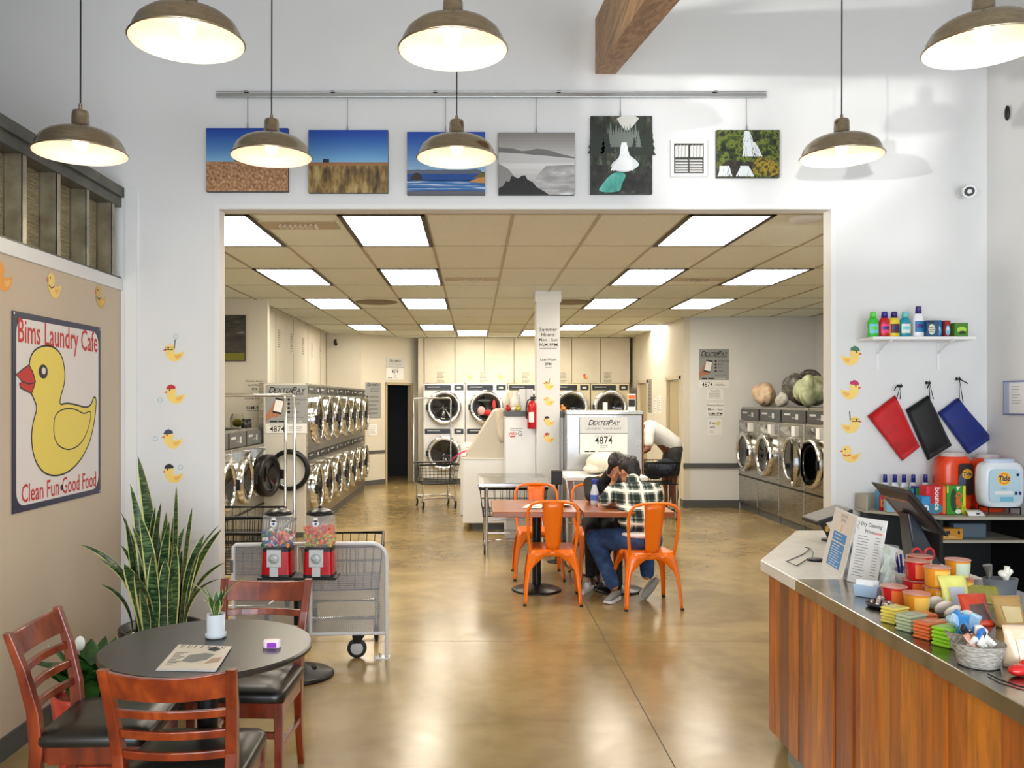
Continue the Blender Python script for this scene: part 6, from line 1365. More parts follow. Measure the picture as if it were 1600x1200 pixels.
# small plant
def leaf(mb, base, az, L, w, lean, curl=0.0, twist=0.0, m1=None, m2=None, n=10, fold=0.18, h0=0.0, blunt=False):
    """sword leaf: starts upright, leans by `lean` rad at the tip; edges use m2"""
    pts = []; p = Vector(base); d = Vector((math.cos(az), math.sin(az), 0)); side = Vector((-math.sin(az), math.cos(az), 0))
    for k in range(n+1):
        t = k/n; a = h0+(lean-h0)*t**1.3+curl*math.sin(PI*t*2)*0.3
        pts.append((p.copy(), a)); p = p + (d*math.sin(a)+Vector((0, 0, 1))*math.cos(a))*(L/n)
    vs = []
    for k, (p, a) in enumerate(pts):
        t = k/n; ww = w*(0.55+0.45*min(1, t*2.5))*(1.0 if t < 0.5 else max(0.0, 1-((t-0.5)/0.5)**(5 if blunt else 2.2))**0.8)+0.0006
        tw = twist*t; sd = side*math.cos(tw)+(d*math.cos(a)-Vector((0, 0, 1))*math.sin(a))*math.sin(tw)
        nn = (d*math.cos(a)-Vector((0, 0, 1))*math.sin(a))*math.cos(tw)-side*math.sin(tw)
        for f in (-1, -0.80, 0, 0.80, 1): vs.append(p+sd*(f*ww/2)-nn*(-abs(f)*fold*ww))
    inner, outer = [], []
    for k in range(n):
        for j in range(4):
            q = (k*5+j, k*5+j+1, (k+1)*5+j+1, (k+1)*5+j); (outer if j in (0, 3) else inner).append(q)
    b = len(mb.v); mb.mat(m1); mb.add(vs, inner, True); mb.mat(m2)
    for f in outer: mb.f.append([b+i for i in f]); mb.mi.append(mb.cur); mb.sm.append(True)
M_leaf = mixmat('snake_leaf', [(0.35, (22, 46, 26)), (0.5, (40, 74, 40)), (0.62, (92, 122, 78))], 16, (1, 1, 7), rough=0.4, dist=0.6, detail=2)
M_edge = mat('leaf_edge', (212, 208, 132), 0.45)
o = thing('potted_plant', 'small variegated plant in a white cup on the round table', 'plant', (-0.985, 3.27, 0.7505))
m = MB(mat('white_ceramic', (206, 216, 222), 0.3)); m.lathe([(0, 0.0), (0.034, 0.0), (0.040, 0.006), (0.040, 0.018), (0.034, 0.022), (0.034, 0.090), (0.031, 0.090), (0.030, 0.080), (0, 0.080)], n=30); m.build('pot', o)
m = MB(mat('soil', (40, 30, 22), 0.9)); m.lathe([(0, 0.083), (0.030, 0.082)], n=20); m.build('soil', o)
m = MB(); M_l2 = mixmat('small_leaf', [(0.35, (34, 70, 34)), (0.65, (70, 110, 56))], 30, rough=0.35)
for az, L, w_, ln in ((0.45, 0.115, 0.030, 0.5), (0.9, 0.10, 0.028, 0.3), (2.9, 0.125, 0.012, 0.75), (3.6, 0.09, 0.024, 1.3), (4.3, 0.08, 0.026, 0.9), (5.2, 0.085, 0.026, 1.0), (1.8, 0.09, 0.026, 0.5), (2.4, 0.08, 0.022, 1.1), (0.1, 0.20, 0.028, 1.55), (5.8, 0.07, 0.022, 1.2), (3.14, 0.17, 0.016, 1.5)):
    leaf(m, (0.006*math.cos(az), 0.006*math.sin(az), 0.083), az, L, w_, ln, m1=M_l2, m2=M_edge, n=8, h0=0.15)
m.build('leaves', o)
# magazine
o = thing('magazine', 'glossy magazine lying open face up on the round table', 'magazine', (-1.02, 3.0, 0.7505))
c4 = [gnd(px, py, 0.7505) for px, py in ((243, 1048), (336, 1050), (360, 1013), (277, 1010))]
c4 = [Vector((p.x+1.02, p.y-3.0, 0)) for p in c4]
m = MB(M_paper)
for k in range(4): m.add([p+Vector((0.0015*k, 0.001*k, 0.0016*k+0.0008)) for p in c4], [(0, 1, 2, 3)])
m.build('pages', o, solid=0.0012)
def bil(u, v, z=0.0072): p = c4[0]*(1-u)*(1-v)+c4[1]*u*(1-v)+c4[2]*u*v+c4[3]*(1-u)*v; return (p.x+0.004, p.y+0.003, z)
def bq(m, pts, z=0.0072): m.add([bil(u, v, z) for u, v in pts], [tuple(range(len(pts)))])
m = MB(mat('cover_cream', (224, 214, 198), 0.5)); bq(m, [(0, 0), (1, 0), (1, 1), (0, 1)], 0.0068)
m.mat(mat('cover_grey', (126, 124, 120), 0.5)); bq(m, [(0.3, 0.3), (0.35, 0.55), (0.62, 0.66), (0.80, 0.62), (0.72, 0.38), (0.5, 0.25)])
m.mat(mat('cover_tan', (176, 142, 108), 0.5)); bq(m, [(0.72, 0.22), (0.95, 0.3), (0.96, 0.5), (0.80, 0.45)], 0.0074)
m.mat(M_ink); bq(m, [(0.62, 0.78), (0.76, 0.74), (0.84, 0.84), (0.72, 0.94), (0.62, 0.9)], 0.0075)
for k, q in enumerate('WEATHER'):
    if q in 'WER': u0 = 0.08+k*0.125; bq(m, [(u0, 0.86), (u0+0.02, 0.86), (u0+0.03, 0.97), (u0+0.01, 0.97)], 0.0076); bq(m, [(u0+0.05, 0.86), (u0+0.06, 0.86), (u0+0.08, 0.97), (u0+0.07, 0.97)], 0.0076)
    else: u0 = 0.08+k*0.125; bq(m, [(u0, 0.86), (u0+0.02, 0.86), (u0+0.03, 0.97), (u0+0.01, 0.97)], 0.0076)
for k in range(9): bq(m, [(0.08, 0.16+k*0.06), (0.20+0.05*(k % 3), 0.16+k*0.06), (0.20+0.05*(k % 3), 0.18+k*0.06), (0.08, 0.18+k*0.06)], 0.0073)
m.build('cover', o)
o = thing('dental_floss_case', 'small pink and purple oval case on the round table', 'case', (gnd(425, 1011, 0.75).x, gnd(425, 1011, 0.75).y, 0.7505))
m = MB(mat('pale_pink', (240, 218, 230), 0.3)); P = rr(-0.032, -0.018, 0.032, 0.018, 0.016, 6); m.loft([[(a, b, 0) for a, b in P], [(a, b, 0.022) for a, b in P], [(a*0.9, b*0.85, 0.026) for a, b in P]]); m.build('shell', o)
m = MB(mat('violet', (150, 60, 190), 0.3)); m.box(-0.014, 0.02, -0.0195, -0.0175, 0.002, 0.020); m.build('window', o)
# big snake plant
o = thing('snake_plant', 'tall snake plant with yellow edged leaves in the corner by the white wall', 'plant', (-1.66, 4.55, 0))
m = MB(mat('black_pot', (24, 22, 22), 0.4)); m.lathe([(0, 0), (0.15, 0), (0.20, 0.42), (0.215, 0.43), (0.215, 0.46), (0.195, 0.46), (0.19, 0.42), (0, 0.42)], n=30); m.build('pot', o)
m = MB(mat('soil', (40, 30, 22), 0.9)); m.lathe([(0, 0.425), (0.19, 0.422)], n=20); m.build('soil', o)
m = MB(); random.seed(11)
# (azimuth, length, width, lean, radius, twist)
for az, L, w_, ln, rr_, tw in ((3.0, 0.95, 0.085, 0.30, 0.02, 0.15), (0.2, 0.78, 0.05, 0.05, 0.06, 0.3), (3.1, 0.80, 0.05, 0.28, 0.08, 1.0), (3.0, 0.68, 0.07, -0.10, 0.06, 0.0), (3.3, 0.70, 0.07, -0.14, 0.04, 0.2), (0.5, 0.66, 0.055, 0.22, 0.10, 0.5),
      (3.3, 0.62, 0.055, 0.25, 0.12, 0.2), (2.9, 0.66, 0.035, 0.5, 0.12, 1.2), (3.6, 0.50, 0.05, 1.15, 0.10, 0.3), (3.2, 0.62, 0.05, 1.45, 0.12, 0.2), (2.8, 0.5, 0.04, 0.9, 0.1, 0.9),
      (-0.1, 0.55, 0.045, 0.55, 0.12, 0.8), (0.1, 0.60, 0.055, 0.85, 0.12, 0.4), (-0.3, 0.66, 0.055, 0.95, 0.12, -0.4), (0.3, 0.44, 0.03, 1.3, 0.12, 0.6), (-0.2, 0.40, 0.035, 1.5, 0.13, 0.2), (5.2, 0.42, 0.06, 0.25, 0.10, 0.1),
      (4.4, 0.38, 0.085, 0.7, 0.10, 0.1), (4.0, 0.42, 0.09, 0.65, 0.10, -0.3), (4.8, 0.45, 0.06, 0.15, 0.13, 0.3), (5.5, 0.50, 0.06, 0.2, 0.12, -0.2), (4.6, 0.30, 0.05, 0.6, 0.15, 0.3), (3.4, 0.34, 0.04, 1.3, 0.14, 0.2), (1.5, 0.6, 0.055, 0.2, 0.1, 0.4), (2.5, 0.55, 0.05, 0.3, 0.1, 0.5), (0.9, 0.5, 0.05, 0.3, 0.1, 0.2)):
    leaf(m, (rr_*math.cos(az), rr_*math.sin(az), 0.42), az, L, w_*1.25, ln, m1=M_leaf, m2=M_edge, n=14, twist=tw*1.8, h0=0.0, fold=0.12)
for k in range(16):
    az = random.uniform(0, 2*PI); leaf(m, (0.1*random.random()*math.cos(az), 0.1*random.random()*math.sin(az), 0.42), az, random.uniform(0.35, 0.68), random.uniform(0.05, 0.075), random.uniform(0.0, 0.7), m1=M_leaf, m2=M_edge, n=12, twist=random.uniform(-1.5, 1.5), fold=0.12)
m.build('leaves', o)
# peace lily
o = thing('peace_lily', 'peace lily with two white blooms in a red ribbed pot behind the left chair', 'plant', (-1.72, 3.83, 0))
m = MB(mixmat('red_glaze', [(0.3, (196, 60, 46)), (0.7, (222, 92, 74))], 8, rough=0.3)); R_ = []
for z, r_ in ((0, 0.105), (0.01, 0.112), (0.34, 0.150), (0.36, 0.155), (0.36, 0.140), (0.33, 0.135)):
    R_.append([((r_+(0.006*math.cos(14*a) if z < 0.35 else 0))*math.cos(a), (r_+(0.006*math.cos(14*a) if z < 0.35 else 0))*math.sin(a), z) for a in [2*PI*k/84 for k in range(84)]])
m.loft(R_); m.build('pot', o)
M_lily = mixmat('lily_leaf', [(0.35, (24, 62, 24)), (0.65, (52, 104, 44))], 14, rough=0.3)
m = MB(); random.seed(21)
for k in range(64):
    az = random.uniform(0, 2*PI); leaf(m, (0.09*random.random()*math.cos(az), 0.09*random.random()*math.sin(az), 0.33), az, random.uniform(0.16, 0.32), random.uniform(0.07, 0.10), random.uniform(1.0, 2.2), m1=M_lily, m2=M_lily, n=9, fold=0.22, h0=0.1)
m.build('leaves', o)
for i, (dx, dy, hz_, sc) in enumerate(((-0.03, -0.02, 0.555, 1.1), (0.20, 0.0, 0.575, 0.8))):
    m = MB(M_lily); m.tube([(dx*0.3, dy, 0.33), (dx*0.8, dy, 0.45), (dx, dy, hz_)], 0.003, 5); f_ = m.build('flower_stem', o)
    m = MB(mat('bloom_white', (240, 240, 230), 0.5)); m.ell((dx, dy-0.004, hz_+0.02), (0.022*sc, 0.008, 0.032*sc), 12, (0.1, 0.15, 0)); m.build('bloom', f_)
# ---------------------------------------------------------------- gumball machines
GX0, GY0 = -1.055, 5.17
o = thing('candy_machine_stand', 'black pedestal stand carrying two candy machines', 'stand', (GX0, GY0, 0))
m = MB(M_blackm); m.cyl((0, 0, 0.02), (0, 0, 0.59), 0.033, n=20); m.build('pole', o)
m = MB(M_blackm); m.lathe([(0, 0), (0.205, 0), (0.21, 0.01), (0.19, 0.022), (0.09, 0.03), (0.05, 0.055), (0, 0.055)], n=40)
for k in range(3): a = 0.5+k*2.1; m.ell((0.09*math.cos(a), 0.09*math.sin(a), 0.035), (0.022, 0.022, 0.014))
m.build('base', o)
m = MB(M_blackm); m.box(-0.235, 0.235, -0.085, 0.085, 0.588, 0.604); m.build('platform', o, bevel=0.004)
def gum(lab, x, cols, shape, seed):
    o = thing('candy_machine', lab, 'candy machine', (x, GY0, 0.6045), group='red candy vending machines')
    m = MB(M_red); P = rr(-0.088, -0.08, 0.088, 0.08, 0.02, 4); P2 = [(a*0.94, b*0.94) for a, b in P]
    m.loft([[(a, b, 0.012) for a, b in P], [(a, b, 0.15) for a, b in P2]]); m.build('body', o)
    m = MB(M_black); m.loft([[(a*1.02, b*1.02, 0) for a, b in P], [(a*1.01, b*1.01, 0.014) for a, b in P]]); m.loft([[(a, b, 0.148) for a, b in P2], [(a, b, 0.172) for a, b in P2]]); m.build('trim', o)
    m = MB(mat('vend_chrome', (206, 210, 212), 0.35, 0.2)); m.box(-0.05, 0.035, -0.092, -0.074, 0.062, 0.165); m.box(-0.032, 0.018, -0.096, -0.076, 0.006, 0.062); f_ = m.build('coin_mechanism', o, bevel=0.002)
    m = MB(mat('dial', (184, 190, 192), 0.35, 0.2)); m.lathe([(0, -0.102), (0.026, -0.101), (0.031, -0.092)], (-0.008, 0, 0.112), 24, None, 'Y'); m.cbox((-0.008, -0.104, 0.112), (0.05, 0.008, 0.012), (0, 0.5, 0)); m.build('dial', f_)
    q = [(0.080, 0.173), (0.094, 0.185), (0.096, 0.22), (0.092, 0.32), (0.084, 0.362), (0.074, 0.368)]
    R_ = []
    for r_, z in q:
        c = []
        for k in range(40):
            a = 2*PI*k/40; p_ = 4.0; ca, sa = abs(math.cos(a)), abs(math.sin(a)); rr_ = r_/((ca**p_+sa**p_)**(1/p_)); c.append((rr_*math.cos(a), rr_*math.sin(a)*0.92, z))
        R_.append(c)
    m = MB(M_globe); m.loft(R_, cap=False); m.build('globe', o)
    m = MB(M_blackm); m.lathe([(0.078, 0.362), (0.085, 0.368), (0.08, 0.378), (0.06, 0.392), (0.03, 0.40), (0.012, 0.405), (0.012, 0.415), (0, 0.416)], n=30); m.build('lid', o)
    m = MB(M_paper); m.M = FRONT(-0.01, -0.086, 0); m.disc(0, 0.32, 0.020, 0, 20); m.rect(-0.012, 0.33, 0.012, 0.355, 0); m.mat(mat('sticker_blue', (40, 60, 130), 0.4)); m.disc(0, 0.318, 0.008, 0.0008, 12); m.build('round_sticker', o)
    random.seed(seed); grp = {}
    for layer in range(5 if shape == 'ball' else 8):
        n_ = 34 if shape == 'ball' else 44
        for k in range(n_):
            s_ = 0.0095 if shape == 'ball' else 0.008
            x_ = random.uniform(-0.082, 0.082); y_ = random.uniform(-0.074, 0.074)
            if layer > (3 if shape == 'ball' else 6) and random.random() < 0.5: continue
            c = random.choice(cols(layer, x_)); grp.setdefault(c, []).append((x_, y_, 0.188+layer*(0.018 if shape == 'ball' else 0.0145)+random.uniform(-0.004, 0.004)))
    m = MB()
    for c, L_ in grp.items():
        m.mat(mat('candy_%d_%d_%d' % c, c, 0.25))
        for p in L_:
            if shape == 'ball': m.ell(p, 0.0125, 9, m=6)
            else: m.ell(p, (0.013, 0.009, 0.008), 7, (random.random()*3, random.random()*3, random.random()*3), 5)
    b_ = m.build('candy', o); b_['kind'] = 'stuff'
    return o
M_globe = bpy.data.materials.new('thin_globe'); M_globe.use_nodes = True
_nt = M_globe.node_tree; _b = _nt.nodes['Principled BSDF']; _b.inputs['Base Color'].default_value = (0.9, 0.95, 0.95, 1); _b.inputs['Roughness'].default_value = 0.03; _b.inputs['Alpha'].default_value = 0.16
gum('red candy machine full of mixed round gumballs, left of the pair', GX0-0.125, lambda l, x: [(220, 60, 90), (236, 130, 120), (20, 110, 70), (30, 80, 160), (240, 236, 226), (240, 140, 60), (230, 120, 150)] if x > -0.04 else [(20, 110, 70), (30, 80, 160), (240, 236, 226), (24, 120, 80)], 'ball', 1)
gum('red candy machine full of orange and yellow sweets, right of the pair', GX0+0.125, lambda l, x: [(232, 84, 24), (240, 120, 30), (216, 60, 20)] if l > 4 else [(226, 190, 60), (170, 190, 60), (240, 150, 40), (232, 90, 30)], 'bean', 2)
m = MB(M_trim); z0 = 0.6045; m.tube([(GX0-0.022, GY0+0.06, z0+0.006), (GX0-0.022, GY0+0.06, z0+0.16), (GX0+0.022, GY0+0.06, z0+0.16), (GX0+0.022, GY0+0.06, z0+0.006)], 0.004, 6); tag(m.build('stand_bracket'), 'thin white bracket between the two candy machines', 'bracket')
# ---------------------------------------------------------------- mesh gate
A = Vector((-1.535, 5.47)); B = Vector((-0.565, 5.53)); dd = (B-A); Lg = dd.length; ug = dd.normalized()
o = thing('mesh_gate', 'white framed metal mesh gate on a caster behind the candy machines', 'gate', ((A.x+B.x)/2, (A.y+B.y)/2, 0), math.atan2(ug.y, ug.x))
hw = Lg/2; GT = 0.735; GB = 0.155
M_gate = mat('gate_white', (222, 224, 224), 0.35)
m = MB(M_gate); pts = [(-hw, 0, GB-0.08), (-hw, 0, GT-0.015), (-hw+0.015, 0, GT)]
pts += [(hw-0.10+0.10*math.sin(a), 0, GT-0.10+0.10*math.cos(a)) for a in [PI/2*k/6 for k in range(7)]] + [(hw, 0, 0.0)]
m.tube(pts, 0.013, 10); m.build('frame', o)
m = MB(M_gate); m.tube([(-hw, 0, GB), (hw, 0, GB)], 0.011, 8); m.tube([(0.0, 0, GB), (0.0, 0, GT)], 0.011, 8); m.build('rails', o)
m = MB(mat('mesh_grey', (150, 152, 154), 0.45, 0.3)); pit = 0.0115
def seg(a, b):
    d = (b-a); n_ = Vector((-d.z, 0, d.x)).normalized()*0.0021; m.add([a+n_, a-n_, b-n_, b+n_], [(0, 1, 2, 3)])
W2 = 2*hw-0.02; H2 = GT-GB-0.02; sl = 1.25
for s in (1, -1):
    k = -int(H2/sl/pit)-1
    while k*pit < W2+H2/sl:
        x0 = k*pit; pa, pb = [], []
        t0 = 0.0; t1 = H2
        def X(z): return (x0+z/sl) if s == 1 else (W2-x0-z/sl)
        xs0, xs1 = X(0), X(H2)
        def clampz(xv): return (xv-x0)*sl if s == 1 else (W2-x0-xv)*sl
        za, zb_ = 0.0, H2
        lo = sorted((clampz(0), clampz(W2))); za = max(za, lo[0]); zb_ = min(zb_, lo[1])
        if zb_-za > 0.004:
            # follow the rounded corner
            xe = X(zb_); cx_, cz_ = W2-0.09, H2-0.09
            if xe > cx_ and zb_ > cz_:
                zz = zb_
                while zz > za and X(zz) > cx_ and zz > cz_ and (X(zz)-cx_)**2+(zz-cz_)**2 > 0.09**2: zz -= 0.004
                zb_ = zz
            if zb_-za > 0.004: seg(Vector((-hw+0.01+X(za), 0.0, GB+0.01+za)), Vector((-hw+0.01+X(zb_), 0.0, GB+0.01+zb_)))
        k += 1
m.build('mesh_panel', o)
m = MB(M_steelh); m.box(hw-0.075, hw+0.02, -0.035, 0.035, 0.0, 0.005); m.cyl((hw-0.04, 0.0, 0.005), (hw-0.04, 0, 0.03), 0.008); m.build('floor_latch', o, bevel=0.001)
m = MB(M_blackm); cx_ = hw-0.19; m.hexa([(cx_-0.02, -0.015, 0.09), (cx_+0.015, -0.015, 0.09), (cx_+0.015, 0.015, 0.09), (cx_-0.02, 0.015, 0.09), (cx_-0.03, -0.02, 0.146), (cx_+0.05, -0.02, 0.146), (cx_+0.05, 0.02, 0.146), (cx_-0.03, 0.02, 0.146)]); g_ = m.build('caster', o)
m = MB(M_rubber); m.lathe([(0.04, -0.014), (0.058, -0.014), (0.062, -0.008), (0.062, 0.008), (0.058, 0.014), (0.04, 0.014)], (cx_, 0, 0.0625), 28, None, 'Y'); m.mat(mat('wheel_hub', (190, 192, 194), 0.4)); m.lathe([(0, -0.018), (0.012, -0.018), (0.04, -0.0145)], (cx_, 0, 0.0625), 24, None, 'Y'); m.lathe([(0, 0.018), (0.04, 0.0145)], (cx_, 0, 0.0625), 24, None, 'Y'); m.build('wheel', g_)
m = MB(M_base); m.box(-hw-0.02, -hw+0.0, -0.02, 0.02, 0.56, 0.64); m.build('hinge', o)
# ================================================================ counter
CT = 0.90
woods = [mixmat('counter_wood_%d' % i, [(0.3, tuple(int(c*0.78) for c in col)), (0.55, col), (0.75, tuple(min(255, int(c*1.14)) for c in col))], 4, (6, 6, 0.8), rough=0.35, coat=0.35, dist=1.0) for i, col in enumerate(((186, 102, 20), (158, 78, 16), (206, 122, 28), (128, 62, 18), (176, 92, 18)))]
o = thing('service_counter', 'long service counter with orange brown vertical wood planks and toe kick', 'counter', (1.7, 2.4, 0), world=True)
m = MB(woods[0]); random.seed(31); y = 0.6; X_ = 1.385
while y < 4.0:
    w_ = random.choice((0.05, 0.07, 0.095, 0.11)); y1 = min(4.02, y+w_); m.mat(random.choice(woods)); dx = random.choice((0, 0.003, 0.006)); m.box(X_-dx, X_+0.018, y+0.0008, y1-0.0008, 0.115, 0.849); y = y1
m.build('plank_front', o)
m = MB(woods[0]); a = Vector((X_, 4.02)); b = Vector((1.86, 4.92)); L = (b-a).length; u_ = (b-a).normalized(); n_ = Vector((u_.y, -u_.x)); t = 0
while t < L-0.01:
    w_ = random.choice((0.05, 0.07, 0.095, 0.11)); t1 = min(L, t+w_); m.mat(random.choice(woods)); slab(m, a+u_*(t+0.0008)+n_*0.018, a+u_*(t1-0.0008)+n_*0.018, 0.115, 0.849, 0.018); t = t1
m.build('plank_end', o)
m = MB(M_black); m.box(X_+0.02, 2.13, 0.6, 3.9, 0.115, 0.849); m.hexa([(X_+0.03, 3.9, 0.115), (2.13, 3.9, 0.115), (2.13, 4.86, 0.115), (1.88, 4.86, 0.115), (X_+0.03, 3.9, 0.849), (2.13, 3.9, 0.849), (2.13, 4.86, 0.849), (1.88, 4.86, 0.849)]); m.build('carcass', o)
m = MB(mat('toe_kick', (150, 150, 144), 0.4, 0.4)); m.box(X_+0.06, 2.1, 0.6, 3.95, 0, 0.114); m.hexa([(X_+0.06, 3.95, 0), (2.1, 3.95, 0), (2.1, 4.8, 0), (1.9, 4.8, 0), (X_+0.06, 3.95, 0.114), (2.1, 3.95, 0.114), (2.1, 4.8, 0.114), (1.9, 4.8, 0.114)]); m.build('toe_kick', o)
m = MB(mixmat('counter_steel', [(0.3, (150, 146, 136)), (0.7, (186, 182, 172))], 2, (1, 6, 1), rough=0.2, metal=1.0, rr=(0.14, 0.28))); m.box(1.352, 2.16, 0.6, 3.615, 0.85, CT); m.build('steel_top', o, bevel=0.003)
m = MB(mixmat('white_quartz', [(0.3, (226, 222, 216)), (0.7, (238, 235, 230))], 12, rough=0.25)); P = [(1.352, 3.617), (2.16, 3.617), (2.16, 4.98), (1.89, 4.98), (1.862, 4.965), (1.368, 4.085), (1.352, 4.05)]
m.prism(P, 0.85, CT); m.build('quartz_top', o, bevel=0.004)
# back shelving
o = thing('back_shelving', 'black shelving with grey beige shelves under the hanging bags', 'shelves', (2.75, 5.0, 0), world=True)
M_shelf = mat('shelf_beige', (176, 170, 154), 0.45)
m = MB(M_black); m.box(2.64, 3.14, 5.18, 5.24, 0, 0.984); m.box(2.62, 2.64, 4.83, 5.24, 0, 0.984); m.box(3.12, 3.14, 4.83, 5.18, 0, 0.984); m.box(2.36, 2.62, 5.14, 5.24, 0, 0.984); m.box(2.64, 3.12, 4.86, 5.18, 0.30, 0.32); m.build('carcass', o)
m = MB(M_shelf); m.prism([(2.33, 5.12), (2.62, 4.80), (3.14, 4.80), (3.14, 5.25), (2.33, 5.25)], 0.985, 1.0); m.build('top_shelf', o, bevel=0.002)
m = MB(M_shelf); m.box(2.642, 3.118, 4.84, 5.178, 0.85, 0.865); m.build('lower_shelf', o)
m = MB(M_shelf); m.box(2.335, 2.345, 5.11, 5.25, 1.001, 1.09); m.box(2.345, 3.13, 5.245, 5.255, 1.001, 1.09); m.build('upstand', o)
Z1 = 1.0015
for i, px in enumerate((1383, 1398, 1412.5, 1427, 1446)):
    bottle(px, 0.205, 0.050, (222, 228, 236), (40, 44, 140), 'small white bleach bottle with a blue cap, %s of five on the back shelf' % ('leftmost', 'second', 'third', 'fourth', 'rightmost')[i], (60, 120, 190), d=5.205, z=Z1, name='bleach_bottle', grp='bleach bottles on the back shelf', capr=0.46, dep=0.5)
def kx(px, d): return (px-CX)*d/F
carton(kx(1368, 5.16), kx(1376, 5.16), 5.13, 5.17, Z1, 0.115, (90, 160, 200), 'light blue bottle shaped pack at the left end of the back shelf', ex2, 'detergent_pack')
bottle(1381, 0.125, 0.055, (204, 30, 34), (220, 60, 40), 'small red detergent bottle at the left of the back shelf', (240, 150, 60), d=5.10, z=Z1, dep=0.45)
carton(kx(1388, 5.0), kx(1402, 5.0), 5.02, 5.06, Z1, 0.10, (150, 190, 200), 'pale blue soap packet beside the small red bottle', ex2, 'detergent_pack')
def gcol(c1, c2, c3):
    def f(m, w, h):
        m.mat(mat('print_%d_%d_%d' % c1, c1, 0.5)); m.rect(-w*0.8, h*0.55, w*0.8, h*0.95, 0.0006); m.mat(mat('print_%d_%d_%d' % c2, c2, 0.5)); m.disc(0, h*0.35, w*0.7, 0.0008, ry=h*0.18); m.mat(mat('print_%d_%d_%d' % c3, c3, 0.5)); m.rect(-w*0.3, h*0.3, w*0.3, h*0.42, 0.001)
    return f
carton(kx(1415, 5.08), kx(1426, 5.08), 5.06, 5.11, Z1, 0.135, (30, 130, 90), 'green and blue detergent box behind the dark monitor', gcol((40, 150, 200), (240, 240, 240), (30, 60, 140)))
carton(kx(1427, 5.08), kx(1437, 5.08), 5.06, 5.11, Z1, 0.145, (34, 50, 150), 'deep blue detergent box left of the red dryer sheet box', gcol((40, 180, 90), (200, 220, 240), (30, 60, 140)))
carton(kx(1437, 4.93), kx(1451, 4.93), 4.91, 4.97, Z1, 0.105, (44, 130, 190), 'low blue box in front of the red dryer sheet box', gcol((60, 150, 210), (240, 240, 244), (44, 110, 170)))
def bounce(m, w, h):
    m.mat(mat('print_orange', (236, 120, 40), 0.5)); m.rect(w*0.68, h*0.02, w*0.98, h*0.98, 0.0005); m.mat(mat('print_teal', (60, 130, 150), 0.5)); m.disc(-w*0.1, h*0.2, w*0.78, 0.0007, ry=h*0.19)
    m.mat(mat('print_pink', (220, 60, 90), 0.5)); m.rect(-w*0.98, h*0.7, -w*0.66, h*0.98, 0.0007); m.mat(M_paper); m.text('bounce', w*0.12, h*0.55, h*0.27, 1.0, rot=-PI/2, bold=0.03, w=0.0011)
def gain(m, w, h):
    m.mat(mat('print_yellow', (226, 216, 60), 0.5)); m.rect(w*0.72, 0, w*0.98, h, 0.0005); m.rect(-w*0.98, h*0.75, -w*0.8, h, 0.0005); m.mat(mat('print_dkgreen', (20, 70, 30), 0.5)); m.disc(-w*0.25, h*0.5, w*0.35, 0.0007, ry=h*0.4)
    m.mat(M_paper); m.flat([(0.0, h*0.98), (w*0.45, h*0.98), (w*0.1, h*0.82)], 0.0007); m.disc(w*0.2, h*0.1, w*0.3, 0.0007, ry=h*0.08); m.mat(mat('print_orange_red', (236, 96, 30), 0.5)); m.text('Gain', w*0.25, h*0.5, h*0.30, 1.0, rot=-PI/2+0.05, bold=0.03, w=0.0011)
carton(kx(1447, 4.92), kx(1478, 4.92), 4.92, 5.0, Z1, 0.163, (206, 32, 30), 'red dryer sheet box with sideways white lettering on the back shelf', bounce)
carton(kx(1479.0, 4.92), kx(1509, 4.92), 4.92, 5.0, Z1, 0.163, (60, 150, 46), 'green dryer sheet box beside the red one on the back shelf', gain)
# big tubs
def tub(lab, cx, cy, z, w, h, d_, col, lid, plate, img):
    o = thing('detergent_tub', lab, 'tub', (cx, cy, z))
    m = MB(mat('tub_%d_%d_%d' % col, col, 0.25)); R_ = []
    for t, k in ((0, 0.72), (0.02, 0.84), (0.10, 0.94), (0.25, 0.99), (0.55, 1.0), (0.78, 0.97), (0.88, 0.86), (0.93, 0.66)):
        hw_, hd_ = w/2*k, d_/2*(0.8+0.2*k); c = []
        for q in range(32):
            a = 2*PI*q/32; p_ = 3.4; ca, sa = math.cos(a), math.sin(a); r = 1/((abs(ca)**p_+abs(sa)**p_)**(1/p_)); c.append((hw_*r*ca, hd_*r*sa, h*t))
        R_.append(c)
    m.loft(R_); m.build('body', o)
    m = MB(mat('lid_%d_%d_%d' % lid, lid, 0.3)); m.loft([[(w*0.34*math.cos(2*PI*q/28), d_*0.36*math.sin(2*PI*q/28), zz) for q in range(28)] for zz in (h*0.925, h*0.985)]+[[(w*0.31*math.cos(2*PI*q/28), d_*0.33*math.sin(2*PI*q/28), h) for q in range(28)]]); m.build('lid', o)
    m = MB(None, FRM((0, -d_/2-0.0035, 0), (1, 0, 0), (0, 0, 1))); img(m, w/2, h); m.build('label', o)
def tide(m, u, v, s):
    m.mat(mat('tide_yellow', (250, 200, 70), 0.4)); m.disc(u, v, s*1.0, 0.0012, 28); m.mat(mat('tide_orange', (240, 130, 30), 0.4))
    for k in range(2): m.stroke([(u+s*0.72*math.cos(a), v+s*0.72*math.sin(a)) for a in [k*PI+0.35+2.4*j/12 for j in range(13)]], s*0.16, 0.0016, False)
    m.mat(mat('tide_blue', (26, 30, 96), 0.4)); m.text('Tide', u, v, s*1.05, 0.9, bold=0.03, w=0.0022, shear=0.1)
def im1(m, w, h):
    m.mat(mat('lbl_dark', (56, 40, 36), 0.4)); m.flat(rr(-w*0.1, h*0.28, w*0.78, h*0.82, 0.02), 0.0006); m.mat(mat('lbl_slate', (84, 94, 120), 0.4)); m.disc(w*0.12, h*0.52, w*0.22, 0.001, ry=h*0.13); tide(m, w*0.42, h*0.64, w*0.30)
